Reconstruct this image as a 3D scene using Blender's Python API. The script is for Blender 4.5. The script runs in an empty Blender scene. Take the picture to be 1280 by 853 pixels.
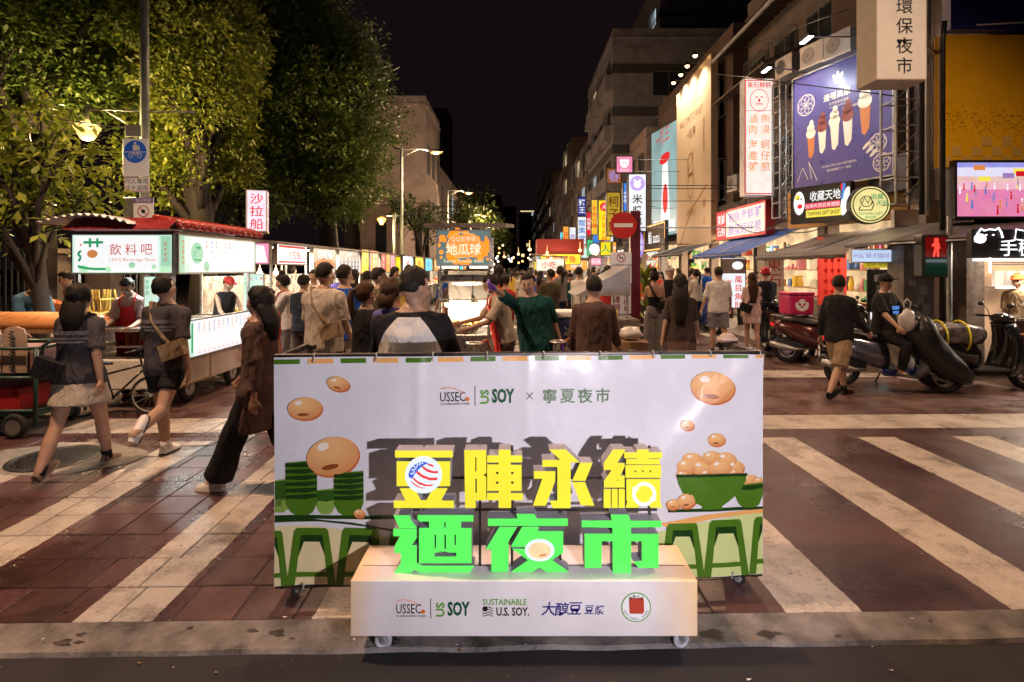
import bpy, bmesh, math, random
from mathutils import Vector, Matrix, Euler, noise
random.seed(7)
S = bpy.context.scene
COL = S.collection
PI = math.pi
def R(a): return math.radians(a)
# ------------------------------------------------------------------ camera
cam_d = bpy.data.cameras.new('camera'); cam = bpy.data.objects.new('camera', cam_d); COL.objects.link(cam)
cam.location = (0, 0, 1.75); cam.rotation_euler = (R(90), 0, 0)
cam_d.sensor_width = 36; cam_d.lens = 36 * 688 / 1280
cam_d.shift_x = -5 / 1280; cam_d.shift_y = -91.5 / 1280
cam_d.clip_start = .05; cam_d.clip_end = 2000
S.camera = cam
# ------------------------------------------------------------------ world: night sky
w = bpy.data.worlds.new('World'); S.world = w; w.use_nodes = True
nt = w.node_tree; bg = nt.nodes['Background']
sky = nt.nodes.new('ShaderNodeTexSky'); sky.sky_type = 'NISHITA'; sky.sun_disc = False
sky.sun_elevation = R(-6); sky.sun_rotation = R(200); sky.dust_density = 3
mx = nt.nodes.new('ShaderNodeMixRGB'); mx.blend_type = 'ADD'; mx.inputs[0].default_value = 1
mx.inputs[2].default_value = (.08, .048, .06, 1)
nt.links.new(sky.outputs[0], mx.inputs[1]); nt.links.new(mx.outputs[0], bg.inputs[0])
bg.inputs[1].default_value = .08
# ------------------------------------------------------------------ colour management / render
S.view_settings.view_transform = 'Standard'; S.view_settings.look = 'None'
S.view_settings.exposure = 0; S.view_settings.gamma = 1
S.cycles.use_denoising = True
S.cycles.max_bounces = 5; S.cycles.diffuse_bounces = 2; S.cycles.glossy_bounces = 3
S.cycles.transmission_bounces = 5; S.cycles.transparent_max_bounces = 6
S.cycles.sample_clamp_indirect = 3; S.cycles.sample_clamp_direct = 0
S.cycles.caustics_reflective = False; S.cycles.caustics_refractive = False
# ------------------------------------------------------------------ lamp helper, assumed lamps out of view, one added soft fill
def lamp(kind, loc, power, color, size=.1, aim=None, spot=None, blend=.5):
    l = bpy.data.lights.new('lamp_light', kind); l.energy = power; l.color = color
    if kind == 'AREA': l.shape = 'DISK'; l.size = size
    else: l.shadow_soft_size = size
    if kind == 'SPOT': l.spot_size = R(spot); l.spot_blend = blend
    o = bpy.data.objects.new('lamp_light', l); COL.objects.link(o); o.location = loc
    if aim is not None:
        o.rotation_euler = (Vector(aim) - Vector(loc)).to_track_quat('-Z', 'Y').to_euler()
    return o
SODIUM = (1, .62, .38); WARM = (1, .78, .55); COOL = (.82, .92, 1)
# assumed unseen street lamps lighting the ground
lamp('SPOT', (-4.8, 3.3, 8.6), 3300, SODIUM, .18, (-3.6, 4.4, 0), 115, .8)
lamp('SPOT', (5.8, 4.3, 8.6), 1500, SODIUM, .18, (4.2, 5.0, 0), 120, .8)
lamp('SPOT', (-2.5, 13, 8.8), 2300, SODIUM, .2, (-1.5, 12, 0), 140, .8); lamp('SPOT', (4.5, 14, 8.8), 1800, SODIUM, .2, (4.5, 13, 0), 130, .8)
# assumed floodlight in front of the counter, no stand built (its shadow of the letters lies on the banner)
lamp('SPOT', (.85, .55, 1.26), 215, (.98, .9, .97), .025, (.05, 2.9, 1.0), 104, .45)
lamp('AREA', (-1.3, -2.2, 3.4), 12, (1, .86, .86), 1.2, (0, 3, .8))  # added soft fill from behind the camera, no fitting of the street
# ================================================================== helpers
F_, CX_, HY_, H_ = 688., 645., 335., 1.75
def P(px, py, d): return Vector(((px - CX_) * d / F_, d, H_ - (py - HY_) * d / F_))
def X(px, d): return (px - CX_) * d / F_
def Z(py, d): return H_ - (py - HY_) * d / F_
def srgb(r, g, b):
    f = lambda c: (c / 255 / 12.92) if c / 255 <= .04045 else ((c / 255 + .055) / 1.055) ** 2.4
    return (f(r), f(g), f(b))
MATS = {}
def mat(name, col=(.5, .5, .5), rough=.6, metal=0, var=.15, vs=6, bump=0, bs=40, em=None, es=1, trans=0, spec=.5, coat=0, alpha=1):
    """principled material with noise variation of colour and roughness and fine relief"""
    if name in MATS: return MATS[name]
    m = bpy.data.materials.new(name); m.use_nodes = True; MATS[name] = m
    t = m.node_tree; b = t.nodes['Principled BSDF']
    b.inputs['Base Color'].default_value = (*col, 1); b.inputs['Roughness'].default_value = rough
    b.inputs['Metallic'].default_value = metal; b.inputs['Specular IOR Level'].default_value = spec
    if coat: b.inputs['Coat Weight'].default_value = coat; b.inputs['Coat Roughness'].default_value = .08
    if trans: b.inputs['Transmission Weight'].default_value = trans; b.inputs['IOR'].default_value = 1.33
    if alpha < 1: b.inputs['Alpha'].default_value = alpha
    if em is not None:
        b.inputs['Emission Color'].default_value = (*em, 1); b.inputs['Emission Strength'].default_value = es
        m.cycles.emission_sampling = 'AUTO'
    if var:
        tc = t.nodes.new('ShaderNodeTexCoord'); n = t.nodes.new('ShaderNodeTexNoise')
        n.inputs['Scale'].default_value = vs; n.inputs['Detail'].default_value = 5; n.inputs['Roughness'].default_value = .65
        t.links.new(tc.outputs['Object'], n.inputs['Vector'])
        r = t.nodes.new('ShaderNodeMapRange'); r.inputs[1].default_value = .3; r.inputs[2].default_value = .7
        r.inputs[3].default_value = 1 - var; r.inputs[4].default_value = 1 + var * .6
        t.links.new(n.outputs['Fac'], r.inputs[0])
        mm = t.nodes.new('ShaderNodeMix'); mm.data_type = 'RGBA'; mm.blend_type = 'MULTIPLY'; mm.inputs[0].default_value = 1
        mm.inputs[6].default_value = (*col, 1); t.links.new(r.outputs[0], mm.inputs[7])
        t.links.new(mm.outputs[2], b.inputs['Base Color'])
        r2 = t.nodes.new('ShaderNodeMapRange'); r2.inputs[1].default_value = .3; r2.inputs[2].default_value = .7
        r2.inputs[3].default_value = max(0, rough - .12); r2.inputs[4].default_value = min(1, rough + .12)
        t.links.new(n.outputs['Fac'], r2.inputs[0]); t.links.new(r2.outputs[0], b.inputs['Roughness'])
    if bump:
        tc2 = t.nodes.new('ShaderNodeTexCoord'); n2 = t.nodes.new('ShaderNodeTexNoise'); n2.inputs['Scale'].default_value = bs
        n2.inputs['Detail'].default_value = 4; t.links.new(tc2.outputs['Object'], n2.inputs['Vector'])
        bp = t.nodes.new('ShaderNodeBump'); bp.inputs['Strength'].default_value = bump; bp.inputs['Distance'].default_value = .01
        t.links.new(n2.outputs['Fac'], bp.inputs['Height']); t.links.new(bp.outputs[0], b.inputs['Normal'])
    return m
def glow(name, col, s=1.0):
    """something that gives off light: lit acrylic, tube, bulb, screen"""
    if name in MATS: return MATS[name]
    return mat(name, tuple(min(c, 1) * .1 for c in col), .35, var=0, em=col, es=s)
def lit(name, col, s=1.0, var=.12, vs=3.):
    """lit sign acrylic with tubes behind it, also the glowing shop walls: brightness drifts over the face"""
    if name in MATS: return MATS[name]
    m = mat(name, tuple(min(c, 1) * .1 for c in col), .3, var=0, em=col, es=s)
    t = m.node_tree; b = t.nodes['Principled BSDF']
    tc = t.nodes.new('ShaderNodeTexCoord'); n = t.nodes.new('ShaderNodeTexNoise'); n.inputs['Scale'].default_value = vs; n.inputs['Detail'].default_value = 1
    t.links.new(tc.outputs['Object'], n.inputs['Vector'])
    r = t.nodes.new('ShaderNodeMapRange'); r.inputs[1].default_value = .3; r.inputs[2].default_value = .7
    r.inputs[3].default_value = s * (1 - var); r.inputs[4].default_value = s * (1 + var)
    t.links.new(n.outputs['Fac'], r.inputs[0]); t.links.new(r.outputs[0], b.inputs['Emission Strength'])
    return m
# ---- glyph cache: text -> triangles (uses the font built into Blender)
_G = {}
SCR = bpy.data.scenes.new('scratch')      # a small scene in which single objects are evaluated
def evaluated_mesh(o):
    SCR.collection.objects.link(o)
    with bpy.context.temp_override(scene=SCR, view_layer=SCR.view_layers[0]):
        dg = bpy.context.evaluated_depsgraph_get(); dg.update(); m = bpy.data.meshes.new_from_object(o.evaluated_get(dg))
    SCR.collection.objects.unlink(o); return m
def glyphs(s, bold=0, res=2):
    k = (s, bold, res)
    if k not in _G:
        c = bpy.data.curves.new('g', 'FONT'); c.body = s; c.size = 1; c.offset = bold; c.resolution_u = res
        o = bpy.data.objects.new('g', c)
        m = evaluated_mesh(o)
        vs = [(v.co.x, v.co.y) for v in m.vertices]; fs = [tuple(p.vertices) for p in m.polygons]
        # keep every face looking the same way
        out = []
        for f in fs:
            a = sum(vs[f[i]][0] * vs[f[(i + 1) % len(f)]][1] - vs[f[(i + 1) % len(f)]][0] * vs[f[i]][1] for i in range(len(f)))
            out.append(f if a > 0 else f[::-1])
        bpy.data.objects.remove(o); bpy.data.meshes.remove(m); bpy.data.curves.remove(c)
        xs = [v[0] for v in vs] or [0]; ys = [v[1] for v in vs] or [0]
        _G[k] = (vs, out, min(xs), max(xs), min(ys), max(ys))
    return _G[k]
def pip(f, vs): return None
class MB:
    """collects shapes; build() links them as ONE mesh object"""
    def __init__(s): s.v = []; s.f = []; s.mi = []; s.cur = 0; s.M = None
    def add(s, vs, fs):
        b = len(s.v)
        s.v += [tuple(s.M @ Vector(p)) if s.M else tuple(p) for p in vs]
        s.f += [tuple(b + i for i in f) for f in fs]; s.mi += [s.cur] * len(fs); return s
    def slot(s, i): s.cur = i; return s
    def box(s, x0, y0, z0, x1, y1, z1):
        return s.add([(x0,y0,z0),(x1,y0,z0),(x1,y1,z0),(x0,y1,z0),(x0,y0,z1),(x1,y0,z1),(x1,y1,z1),(x0,y1,z1)],
                     [(0,3,2,1),(4,5,6,7),(0,1,5,4),(1,2,6,5),(2,3,7,6),(3,0,4,7)])
    def cbox(s, c, sz, rot=None):
        vs = [Vector((x*sz[0]/2, y*sz[1]/2, z*sz[2]/2)) for z in (-1,1) for x, y in ((-1,-1),(1,-1),(1,1),(-1,1))]
        if rot is not None: vs = [rot @ v for v in vs]
        return s.add([v + Vector(c) for v in vs], [(0,3,2,1),(4,5,6,7),(0,1,5,4),(1,2,6,5),(2,3,7,6),(3,0,4,7)])
    def quad(s, a, b, c, d): return s.add([a, b, c, d], [(0,1,2,3)])
    def tube(s, pts, r, n=8, cap=True, closed=False):
        pts = [Vector(p) for p in pts]; m = len(pts); rs = r if isinstance(r, (list, tuple)) else [r] * m
        rings = []; up = None
        for i, p in enumerate(pts):
            if closed: t = pts[(i+1) % m] - pts[i-1]
            else: t = (pts[min(i+1, m-1)] - pts[max(i-1, 0)])
            if t.length < 1e-9: t = Vector((0,0,1))
            t.normalize()
            if up is None: up = Vector((0,0,1)) if abs(t.z) < .9 else Vector((1,0,0))
            u = t.cross(up)
            if u.length < 1e-4: u = t.cross(Vector((0,1,0)))
            u.normalize(); q = u.cross(t); up = q
            rings.append([p + (u*math.cos(2*PI*k/n) + q*math.sin(2*PI*k/n)) * rs[i] for k in range(n)])
        vs = [v for g in rings for v in g]; fs = []
        for i in range(m if closed else m-1):
            j = (i+1) % m
            for k in range(n): fs.append((i*n+k, i*n+(k+1)%n, j*n+(k+1)%n, j*n+k))
        if cap and not closed: fs.append(tuple(range(n))[::-1]); fs.append(tuple((m-1)*n+k for k in range(n)))
        return s.add(vs, fs)
    def loft(s, rings, n=16, cap=True):
        """rings: (centre, rx, ry) or (centre, rx, ry, rotation matrix); superellipse-free"""
        vs = []; fs = []
        for g in rings:
            c = Vector(g[0]); rm = g[3] if len(g) > 3 else None
            for k in range(n):
                v = Vector((g[1]*math.cos(2*PI*k/n), g[2]*math.sin(2*PI*k/n), 0))
                if rm is not None: v = rm @ v
                vs.append(c + v)
        for i in range(len(rings)-1):
            for k in range(n): fs.append((i*n+k, i*n+(k+1)%n, (i+1)*n+(k+1)%n, (i+1)*n+k))
        if cap: fs.append(tuple(range(n))[::-1]); fs.append(tuple((len(rings)-1)*n+k for k in range(n)))
        return s.add(vs, fs)
    def lathe(s, prof, c=(0,0,0), n=16, rot=None):
        """prof: (radius, z) list"""
        vs = []; fs = []; c = Vector(c)
        for r, z in prof:
            for k in range(n):
                v = Vector((r*math.cos(2*PI*k/n), r*math.sin(2*PI*k/n), z))
                vs.append(c + (rot @ v if rot is not None else v))
        m = len(prof)
        for i in range(m-1):
            for k in range(n): fs.append((i*n+k, i*n+(k+1)%n, (i+1)*n+(k+1)%n, (i+1)*n+k))
        if prof[0][0] > 1e-5: fs.append(tuple(range(n))[::-1])
        if prof[-1][0] > 1e-5: fs.append(tuple((m-1)*n+k for k in range(n)))
        return s.add(vs, fs)
    def ball(s, c, rx, ry=None, rz=None, n=12, m=8, rot=None):
        ry = ry or rx; rz = rz or rx
        vs = [(0,0,-rz)]; c = Vector(c)
        for i in range(1, m):
            a = -PI/2 + PI*i/m
            for k in range(n): vs.append((rx*math.cos(a)*math.cos(2*PI*k/n), ry*math.cos(a)*math.sin(2*PI*k/n), rz*math.sin(a)))
        vs.append((0,0,rz)); fs = []
        for k in range(n): fs.append((0, 1+(k+1)%n, 1+k))
        for i in range(m-2):
            for k in range(n): fs.append((1+i*n+k, 1+i*n+(k+1)%n, 1+(i+1)*n+(k+1)%n, 1+(i+1)*n+k))
        L = len(vs)-1
        for k in range(n): fs.append((L, 1+(m-2)*n+k, 1+(m-2)*n+(k+1)%n))
        vs = [Vector(v) for v in vs]
        if rot is not None: vs = [rot @ v for v in vs]
        return s.add([v + c for v in vs], fs)
    def cyl(s, c, r, h, axis='z', n=16, r2=None):
        rot = {'z': Matrix.Identity(3), 'x': Matrix.Rotation(PI/2, 3, 'Y'), 'y': Matrix.Rotation(-PI/2, 3, 'X')}[axis]
        return s.lathe([(r, -h/2), (r if r2 is None else r2, h/2)], c, n, rot)
    def torus(s, c, R0, r, axis='z', n=24, k=8, sx=1):
        rot = {'z': Matrix.Identity(3), 'x': Matrix.Rotation(PI/2, 3, 'Y'), 'y': Matrix.Rotation(-PI/2, 3, 'X')}[axis]
        c = Vector(c); vs = []; fs = []
        for i in range(n):
            a = 2*PI*i/n
            for j in range(k):
                b = 2*PI*j/k; q = R0 + r*math.cos(b)
                vs.append(c + rot @ Vector((q*math.cos(a), q*math.sin(a), r*math.sin(b)*sx)))
        for i in range(n):
            for j in range(k): fs.append((i*k+j, ((i+1)%n)*k+j, ((i+1)%n)*k+(j+1)%k, i*k+(j+1)%k))
        return s.add(vs, fs)
    def prism(s, poly, y0, y1):
        """outline in the x,z plane, front at y0, back at y1"""
        a = sum(poly[i][0]*poly[(i+1)%len(poly)][1]-poly[(i+1)%len(poly)][0]*poly[i][1] for i in range(len(poly)))
        if a < 0: poly = poly[::-1]
        n = len(poly)
        vs = [(p[0], y0, p[1]) for p in poly] + [(p[0], y1, p[1]) for p in poly]
        fs = [tuple(range(n)), tuple(range(2*n-1, n-1, -1))] + [(i+n, (i+1)%n+n, (i+1)%n, i) for i in range(n)]
        return s.add(vs, fs)
    def poly(s, pts, y=0):
        a = sum(pts[i][0]*pts[(i+1)%len(pts)][1]-pts[(i+1)%len(pts)][0]*pts[i][1] for i in range(len(pts)))
        if a < 0: pts = pts[::-1]
        return s.add([(p[0], y, p[1]) for p in pts], [tuple(range(len(pts)))])
    def disc(s, cx, cz, rx, rz=None, y=0, n=28, a0=0, a1=360, tilt=0):
        rz = rz or rx; q = []
        for i in range(n):
            a = R(a0 + (a1-a0)*i/(n if abs(a1-a0) >= 360 else n-1)); x, z = rx*math.cos(a), rz*math.sin(a)
            q.append((cx + x*math.cos(R(tilt)) - z*math.sin(R(tilt)), cz + x*math.sin(R(tilt)) + z*math.cos(R(tilt))))
        return s.poly(q, y)
    def ring(s, cx, cz, r0, r1, y=0, n=32, a0=0, a1=360, k=1):
        for i in range(n):
            a, b = R(a0+(a1-a0)*i/n), R(a0+(a1-a0)*(i+1)/n)
            s.poly([(cx+r0*math.cos(a), cz+k*r0*math.sin(a)), (cx+r1*math.cos(a), cz+k*r1*math.sin(a)),
                    (cx+r1*math.cos(b), cz+k*r1*math.sin(b)), (cx+r0*math.cos(b), cz+k*r0*math.sin(b))], y)
        return s
    def line(s, pts, wd, y=0):
        for (a, b), (c, d) in zip(pts[:-1], pts[1:]):
            dx, dz = c-a, d-b; L = math.hypot(dx, dz) or 1; nx, nz = -dz/L*wd/2, dx/L*wd/2
            s.poly([(a+nx, b+nz), (a-nx, b-nz), (c-nx, d-nz), (c+nx, d+nz)], y)
        return s
    def text(s, t, x, z, h, y=0, bold=0, align='C', sx=1, valign='M', w=None, rot=0):
        """writing in the x,z plane facing -y; h = height of a CJK square / line; w = forced width"""
        vs, fs, a, b, c, d = glyphs(t, bold)
        if not vs: return s
        if w is not None: sx = w / ((b-a) * h)
        ox = {'C': -(a+b)/2, 'L': -a, 'R': -b}[align]; oz = {'M': -(c+d)/2, 'B': 0}[valign]
        cr, sr = math.cos(rot), math.sin(rot); out = []
        for p in vs:
            u, v = (p[0]+ox)*h*sx, (p[1]+oz)*h
            out.append((x + u*cr - v*sr, y, z + u*sr + v*cr))
        return s.add(out, fs)
    def vtext(s, t, x, z, h, y=0, bold=0, sx=1, pitch=1.12):
        """stacked characters, z = top of the stack"""
        for i, ch in enumerate(t):
            if ch != ' ': s.text(ch, x, z - (i+.5)*h*pitch, h, y, bold, sx=sx)
        return s
    def warp(s, fn): s.v = [tuple(fn(Vector(v))) for v in s.v]; return s
    def build(s, name, m, parent=None, smooth=False, bevel=0, loc=None, seg=1):
        me = bpy.data.meshes.new(name); me.from_pydata(s.v, [], s.f)
        ms = m if isinstance(m, (list, tuple)) else [m]
        for q in ms: me.materials.append(q)
        if len(ms) > 1: me.polygons.foreach_set('material_index', s.mi)
        if smooth: me.polygons.foreach_set('use_smooth', [True]*len(me.polygons))
        me.update()
        o = bpy.data.objects.new(name, me); COL.objects.link(o)
        if parent is not None: o.parent = parent
        if loc is not None: o.location = loc
        if bevel:
            b = o.modifiers.new('b', 'BEVEL'); b.width = bevel; b.segments = seg; b.limit_method = 'ANGLE'; b.angle_limit = R(40)
        return o
def tag(o, label=None, cat=None, group=None, kind=None):
    if label: o['label'] = label
    if cat: o['category'] = cat
    if group: o['group'] = group
    if kind: o['kind'] = kind
    return o
def thing(name, label, cat, loc=(0,0,0), rz=0, group=None):
    o = bpy.data.objects.new(name, None); COL.objects.link(o); o.location = loc; o.rotation_euler = (0, 0, rz)
    o.empty_display_size = .1
    return tag(o, label, cat, group)
def struct(name, mb, m, smooth=False): o = mb.build(name, m, smooth=smooth); o['kind'] = 'structure'; return o
def copy_tree(o, parent=None, label=None, loc=None, rz=None, remat=None, sc=None):
    c = o.copy(); COL.objects.link(c); c.parent = parent
    if label: c['label'] = label
    if loc is not None: c.location = loc
    if rz is not None: c.rotation_euler = (0, 0, rz)
    if sc: c.scale = (sc, sc, sc)
    if remat and c.type == 'MESH':
        for i, sl in enumerate(c.material_slots):
            if sl.material and sl.material.name in remat:
                mm = remat[sl.material.name]; sl.link = 'OBJECT'; sl.material = mm
    for ch in o.children: copy_tree(ch, c, remat=remat)
    return c
def bake(o, keep_parent=True):
    """apply modifiers into plain mesh data"""
    COL.objects.unlink(o); pa = o.parent; o.parent = None; me = evaluated_mesh(o); COL.objects.link(o); o.parent = pa; o.modifiers.clear(); old = o.data; o.data = me
    bpy.data.meshes.remove(old); return o
# common materials
white = mat('white_paint', (.72, .71, .69), .45, var=.1); steel = mat('brushed_steel', (.62, .6, .57), .28, 1, var=.12, vs=14)
galv = mat('galvanised_metal', (.42, .42, .41), .45, .8, var=.25); blackm = mat('black_metal', (.02, .02, .022), .4, .3, var=.3)
blackp = mat('black_plastic', (.018, .018, .02), .45, var=.3); darkp = mat('dark_grey_plastic', (.06, .06, .065), .5, var=.3)
rubber = mat('rubber', (.02, .02, .02), .8, var=.3, vs=30, bump=.3); chrome = mat('chrome', (.8, .8, .82), .12, 1, var=0)
glassm = mat('clear_glass', (.95, .97, .97), .03, var=0, trans=1); wood = mat('worn_wood', (.3, .17, .08), .6, var=.35, vs=9)
ink = mat('black_print', (.015, .015, .015), .5, var=0); whitei = mat('white_print', (.85, .85, .85), .5, var=0)
redp = mat('red_paint', (.42, .02, .02), .4, var=.2); alu = mat('painted_aluminium', (.5, .5, .5), .4, .5, var=.15)
bulb = glow('warm_bulb', (1, .62, .3), 14); tubel = glow('cool_tube', (.85, .95, 1), 7); sodb = glow('sodium_bulb', (1, .55, .2), 22)
# ================================================================== ground
from mathutils.geometry import tessellate_polygon
def holes_prism(mb, loops, y0, y1, back=True):
    """outline with holes in x,z; loops[0] outer"""
    def area(l): return sum(l[i][0]*l[(i+1)%len(l)][1]-l[(i+1)%len(l)][0]*l[i][1] for i in range(len(l)))
    loops = [(l if (area(l) > 0) == (k == 0) else l[::-1]) for k, l in enumerate(loops)]
    tri = tessellate_polygon([[Vector((p[0], p[1], 0)) for p in l] for l in loops])
    flat = [p for l in loops for p in l]; n = len(flat)
    def up(t):
        a, b, c = [flat[i] for i in t]
        return t if (b[0]-a[0])*(c[1]-a[1])-(c[0]-a[0])*(b[1]-a[1]) > 0 else t[::-1]
    fs = [tuple(up(t)) for t in tri]
    vs = [(p[0], y0, p[1]) for p in flat]
    if back:
        vs += [(p[0], y1, p[1]) for p in flat]
        fs += [tuple(i+n for i in t[::-1]) for t in fs[:]]
        b = 0
        for l in loops:
            m = len(l)
            for i in range(m): fs.append((b+i+n, b+(i+1)%m+n, b+(i+1)%m, b+i))
            b += m
    mb.add(vs, fs)
SL = R(1.25)                                    # the paving lies a little askew to the street
# asphalt of the cross street and of the whole town floor
def asphalt_mat():
    m = mat('asphalt', (.016, .013, .015), .85, var=.45, vs=1.2)
    t = m.node_tree; b = t.nodes['Principled BSDF']
    tc = t.nodes.new('ShaderNodeTexCoord')
    n = t.nodes.new('ShaderNodeTexNoise'); n.inputs['Scale'].default_value = 170; n.inputs['Detail'].default_value = 3
    v = t.nodes.new('ShaderNodeTexVoronoi'); v.inputs['Scale'].default_value = 150
    for q in (n, v): t.links.new(tc.outputs['Object'], q.inputs['Vector'])
    ad = t.nodes.new('ShaderNodeMath'); ad.operation = 'ADD'; t.links.new(n.outputs['Fac'], ad.inputs[0]); t.links.new(v.outputs['Distance'], ad.inputs[1])
    bp = t.nodes.new('ShaderNodeBump'); bp.inputs['Strength'].default_value = .5; bp.inputs['Distance'].default_value = .004
    t.links.new(ad.outputs[0], bp.inputs['Height']); t.links.new(bp.outputs[0], b.inputs['Normal'])
    # pale grit specks
    sp = t.nodes.new('ShaderNodeTexVoronoi'); sp.inputs['Scale'].default_value = 34; t.links.new(tc.outputs['Object'], sp.inputs['Vector'])
    lt = t.nodes.new('ShaderNodeMath'); lt.operation = 'LESS_THAN'; lt.inputs[1].default_value = .075; t.links.new(sp.outputs['Distance'], lt.inputs[0])
    gn = t.nodes.new('ShaderNodeTexNoise'); gn.inputs['Scale'].default_value = 9; t.links.new(tc.outputs['Object'], gn.inputs['Vector'])
    g2 = t.nodes.new('ShaderNodeMath'); g2.operation = 'GREATER_THAN'; g2.inputs[1].default_value = .58; t.links.new(gn.outputs['Fac'], g2.inputs[0])
    ml = t.nodes.new('ShaderNodeMath'); ml.operation = 'MULTIPLY'; t.links.new(lt.outputs[0], ml.inputs[0]); t.links.new(g2.outputs[0], ml.inputs[1])
    old = b.inputs['Base Color'].links[0].from_socket
    mm = t.nodes.new('ShaderNodeMix'); mm.data_type = 'RGBA'; t.links.new(ml.outputs[0], mm.inputs[0]); t.links.new(old, mm.inputs[6]); mm.inputs[7].default_value = (.3, .24, .2, 1)
    t.links.new(mm.outputs[2], b.inputs['Base Color'])
    return m
asph = asphalt_mat()
mb = MB(); mb.add([(-600,-600,-.034),(600,-600,-.034),(600,900,-.034),(-600,900,-.034)], [(0,1,2,3)]); struct('ground', mb, asph)
# paving with worn crossing paint: paint is a worn mask laid in the frame of the paving
def paving_mat(name, base, base2, rough, joints=False):
    m = bpy.data.materials.new(name); m.use_nodes = True; t = m.node_tree; b = t.nodes['Principled BSDF']; L = t.links.new
    geo = t.nodes.new('ShaderNodeNewGeometry'); mp = t.nodes.new('ShaderNodeMapping'); mp.inputs['Rotation'].default_value = (0, 0, -SL)
    L(geo.outputs['Position'], mp.inputs['Vector']); sx = t.nodes.new('ShaderNodeSeparateXYZ'); L(mp.outputs[0], sx.inputs[0])
    def N(k, **kw):
        n = t.nodes.new(k)
        for a, v in kw.items():
            if a in n.inputs: n.inputs[a].default_value = v
            else: setattr(n, a, v)
        return n
    def M(op, a, c, clamp=False):
        n = t.nodes.new('ShaderNodeMath'); n.operation = op; n.use_clamp = clamp
        for i, q in enumerate((a, c)):
            if q is None: continue
            if isinstance(q, (int, float)): n.inputs[i].default_value = q
            else: L(q, n.inputs[i])
        return n.outputs[0]
    wob = N('ShaderNodeTexNoise', Scale=14., Detail=4.); L(mp.outputs[0], wob.inputs['Vector'])
    wx = M('ADD', sx.outputs[0], M('MULTIPLY', M('SUBTRACT', wob.outputs['Fac'], .5), .022))
    wy = M('ADD', sx.outputs[1], M('MULTIPLY', M('SUBTRACT', wob.outputs['Fac'], .5), .03))
    def band(v, c, h): return M('LESS_THAN', M('ABSOLUTE', M('SUBTRACT', v, c), None), h)
    s = None
    for c in (-4.28, -3.14, -1.94, -.76, .44, 1.63, 2.80, 3.85, 4.85, 5.9, 7.0):
        q = band(wx, c, .195); s = q if s is None else M('MAXIMUM', s, q)
    s = M('MULTIPLY', s, M('LESS_THAN', wy, 5.62))
    s = M('MULTIPLY', s, M('GREATER_THAN', wy, 2.765))
    s = M('MAXIMUM', s, band(wy, 6.2, .28))
    far = M('MULTIPLY', band(wy, 9.0, .3), M('MULTIPLY', M('GREATER_THAN', wx, 1.0), M('LESS_THAN', wx, 6.3))); s = M('MAXIMUM', s, far)
    # wear
    w1 = N('ShaderNodeTexNoise', Scale=3.2, Detail=8., Roughness=.7); L(geo.outputs['Position'], w1.inputs['Vector'])
    w2 = N('ShaderNodeTexNoise', Scale=38., Detail=5., Roughness=.75); L(geo.outputs['Position'], w2.inputs['Vector'])
    wear = M('ADD', M('MULTIPLY', w1.outputs['Fac'], .6), M('MULTIPLY', w2.outputs['Fac'], .4))
    rr = t.nodes.new('ShaderNodeMapRange'); rr.inputs[1].default_value = .36; rr.inputs[2].default_value = .5; rr.inputs[3].default_value = .35; rr.inputs[4].default_value = 1; L(wear, rr.inputs[0])
    s = M('MULTIPLY', s, rr.outputs[0])
    # base colour: dark/light patches and grime
    n1 = N('ShaderNodeTexNoise', Scale=1.3, Detail=7., Roughness=.65); L(geo.outputs['Position'], n1.inputs['Vector'])
    cr = t.nodes.new('ShaderNodeValToRGB'); cr.color_ramp.elements[0].position = .33; cr.color_ramp.elements[1].position = .68
    cr.color_ramp.elements[0].color = (*base, 1); cr.color_ramp.elements[1].color = (*base2, 1); L(n1.outputs['Fac'], cr.inputs[0])
    oi = t.nodes.new('ShaderNodeObjectInfo'); tv = t.nodes.new('ShaderNodeMapRange'); tv.inputs[3].default_value = .72; tv.inputs[4].default_value = 1.25; L(oi.outputs['Random'], tv.inputs[0])
    fr = t.nodes.new('ShaderNodeMapRange'); fr.inputs[1].default_value = .25; fr.inputs[2].default_value = .75; fr.inputs[3].default_value = .6; fr.inputs[4].default_value = 1.3; L(w2.outputs['Fac'], fr.inputs[0])
    mu = M('MULTIPLY', tv.outputs[0] if joints else 1., fr.outputs[0])
    mm = t.nodes.new('ShaderNodeMix'); mm.data_type = 'RGBA'; mm.blend_type = 'MULTIPLY'; mm.inputs[0].default_value = 1; L(cr.outputs[0], mm.inputs[6]); L(mu, mm.inputs[7])
    pc = t.nodes.new('ShaderNodeMix'); pc.data_type = 'RGBA'; pc.inputs[6].default_value = (.26, .22, .19, 1); pc.inputs[7].default_value = (.66, .6, .54, 1); L(wear, pc.inputs[0])
    fm = t.nodes.new('ShaderNodeMix'); fm.data_type = 'RGBA'; L(s, fm.inputs[0]); L(mm.outputs[2], fm.inputs[6]); L(pc.outputs[2], fm.inputs[7])
    st = N('ShaderNodeTexNoise', Scale=2.3, Detail=6., Roughness=.6); L(mp.outputs[0], st.inputs['Vector'])
    sr = t.nodes.new('ShaderNodeMapRange'); sr.inputs[1].default_value = .56; sr.inputs[2].default_value = .64; sr.inputs[3].default_value = 1; sr.inputs[4].default_value = .62; L(st.outputs['Fac'], sr.inputs[0])
    gv = N('ShaderNodeTexVoronoi', Scale=5.5); L(mp.outputs[0], gv.inputs['Vector']); gm = t.nodes.new('ShaderNodeMapRange'); gm.inputs[1].default_value = .05; gm.inputs[2].default_value = .09; gm.inputs[3].default_value = .45; gm.inputs[4].default_value = 1; L(gv.outputs['Distance'], gm.inputs[0])
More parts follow.
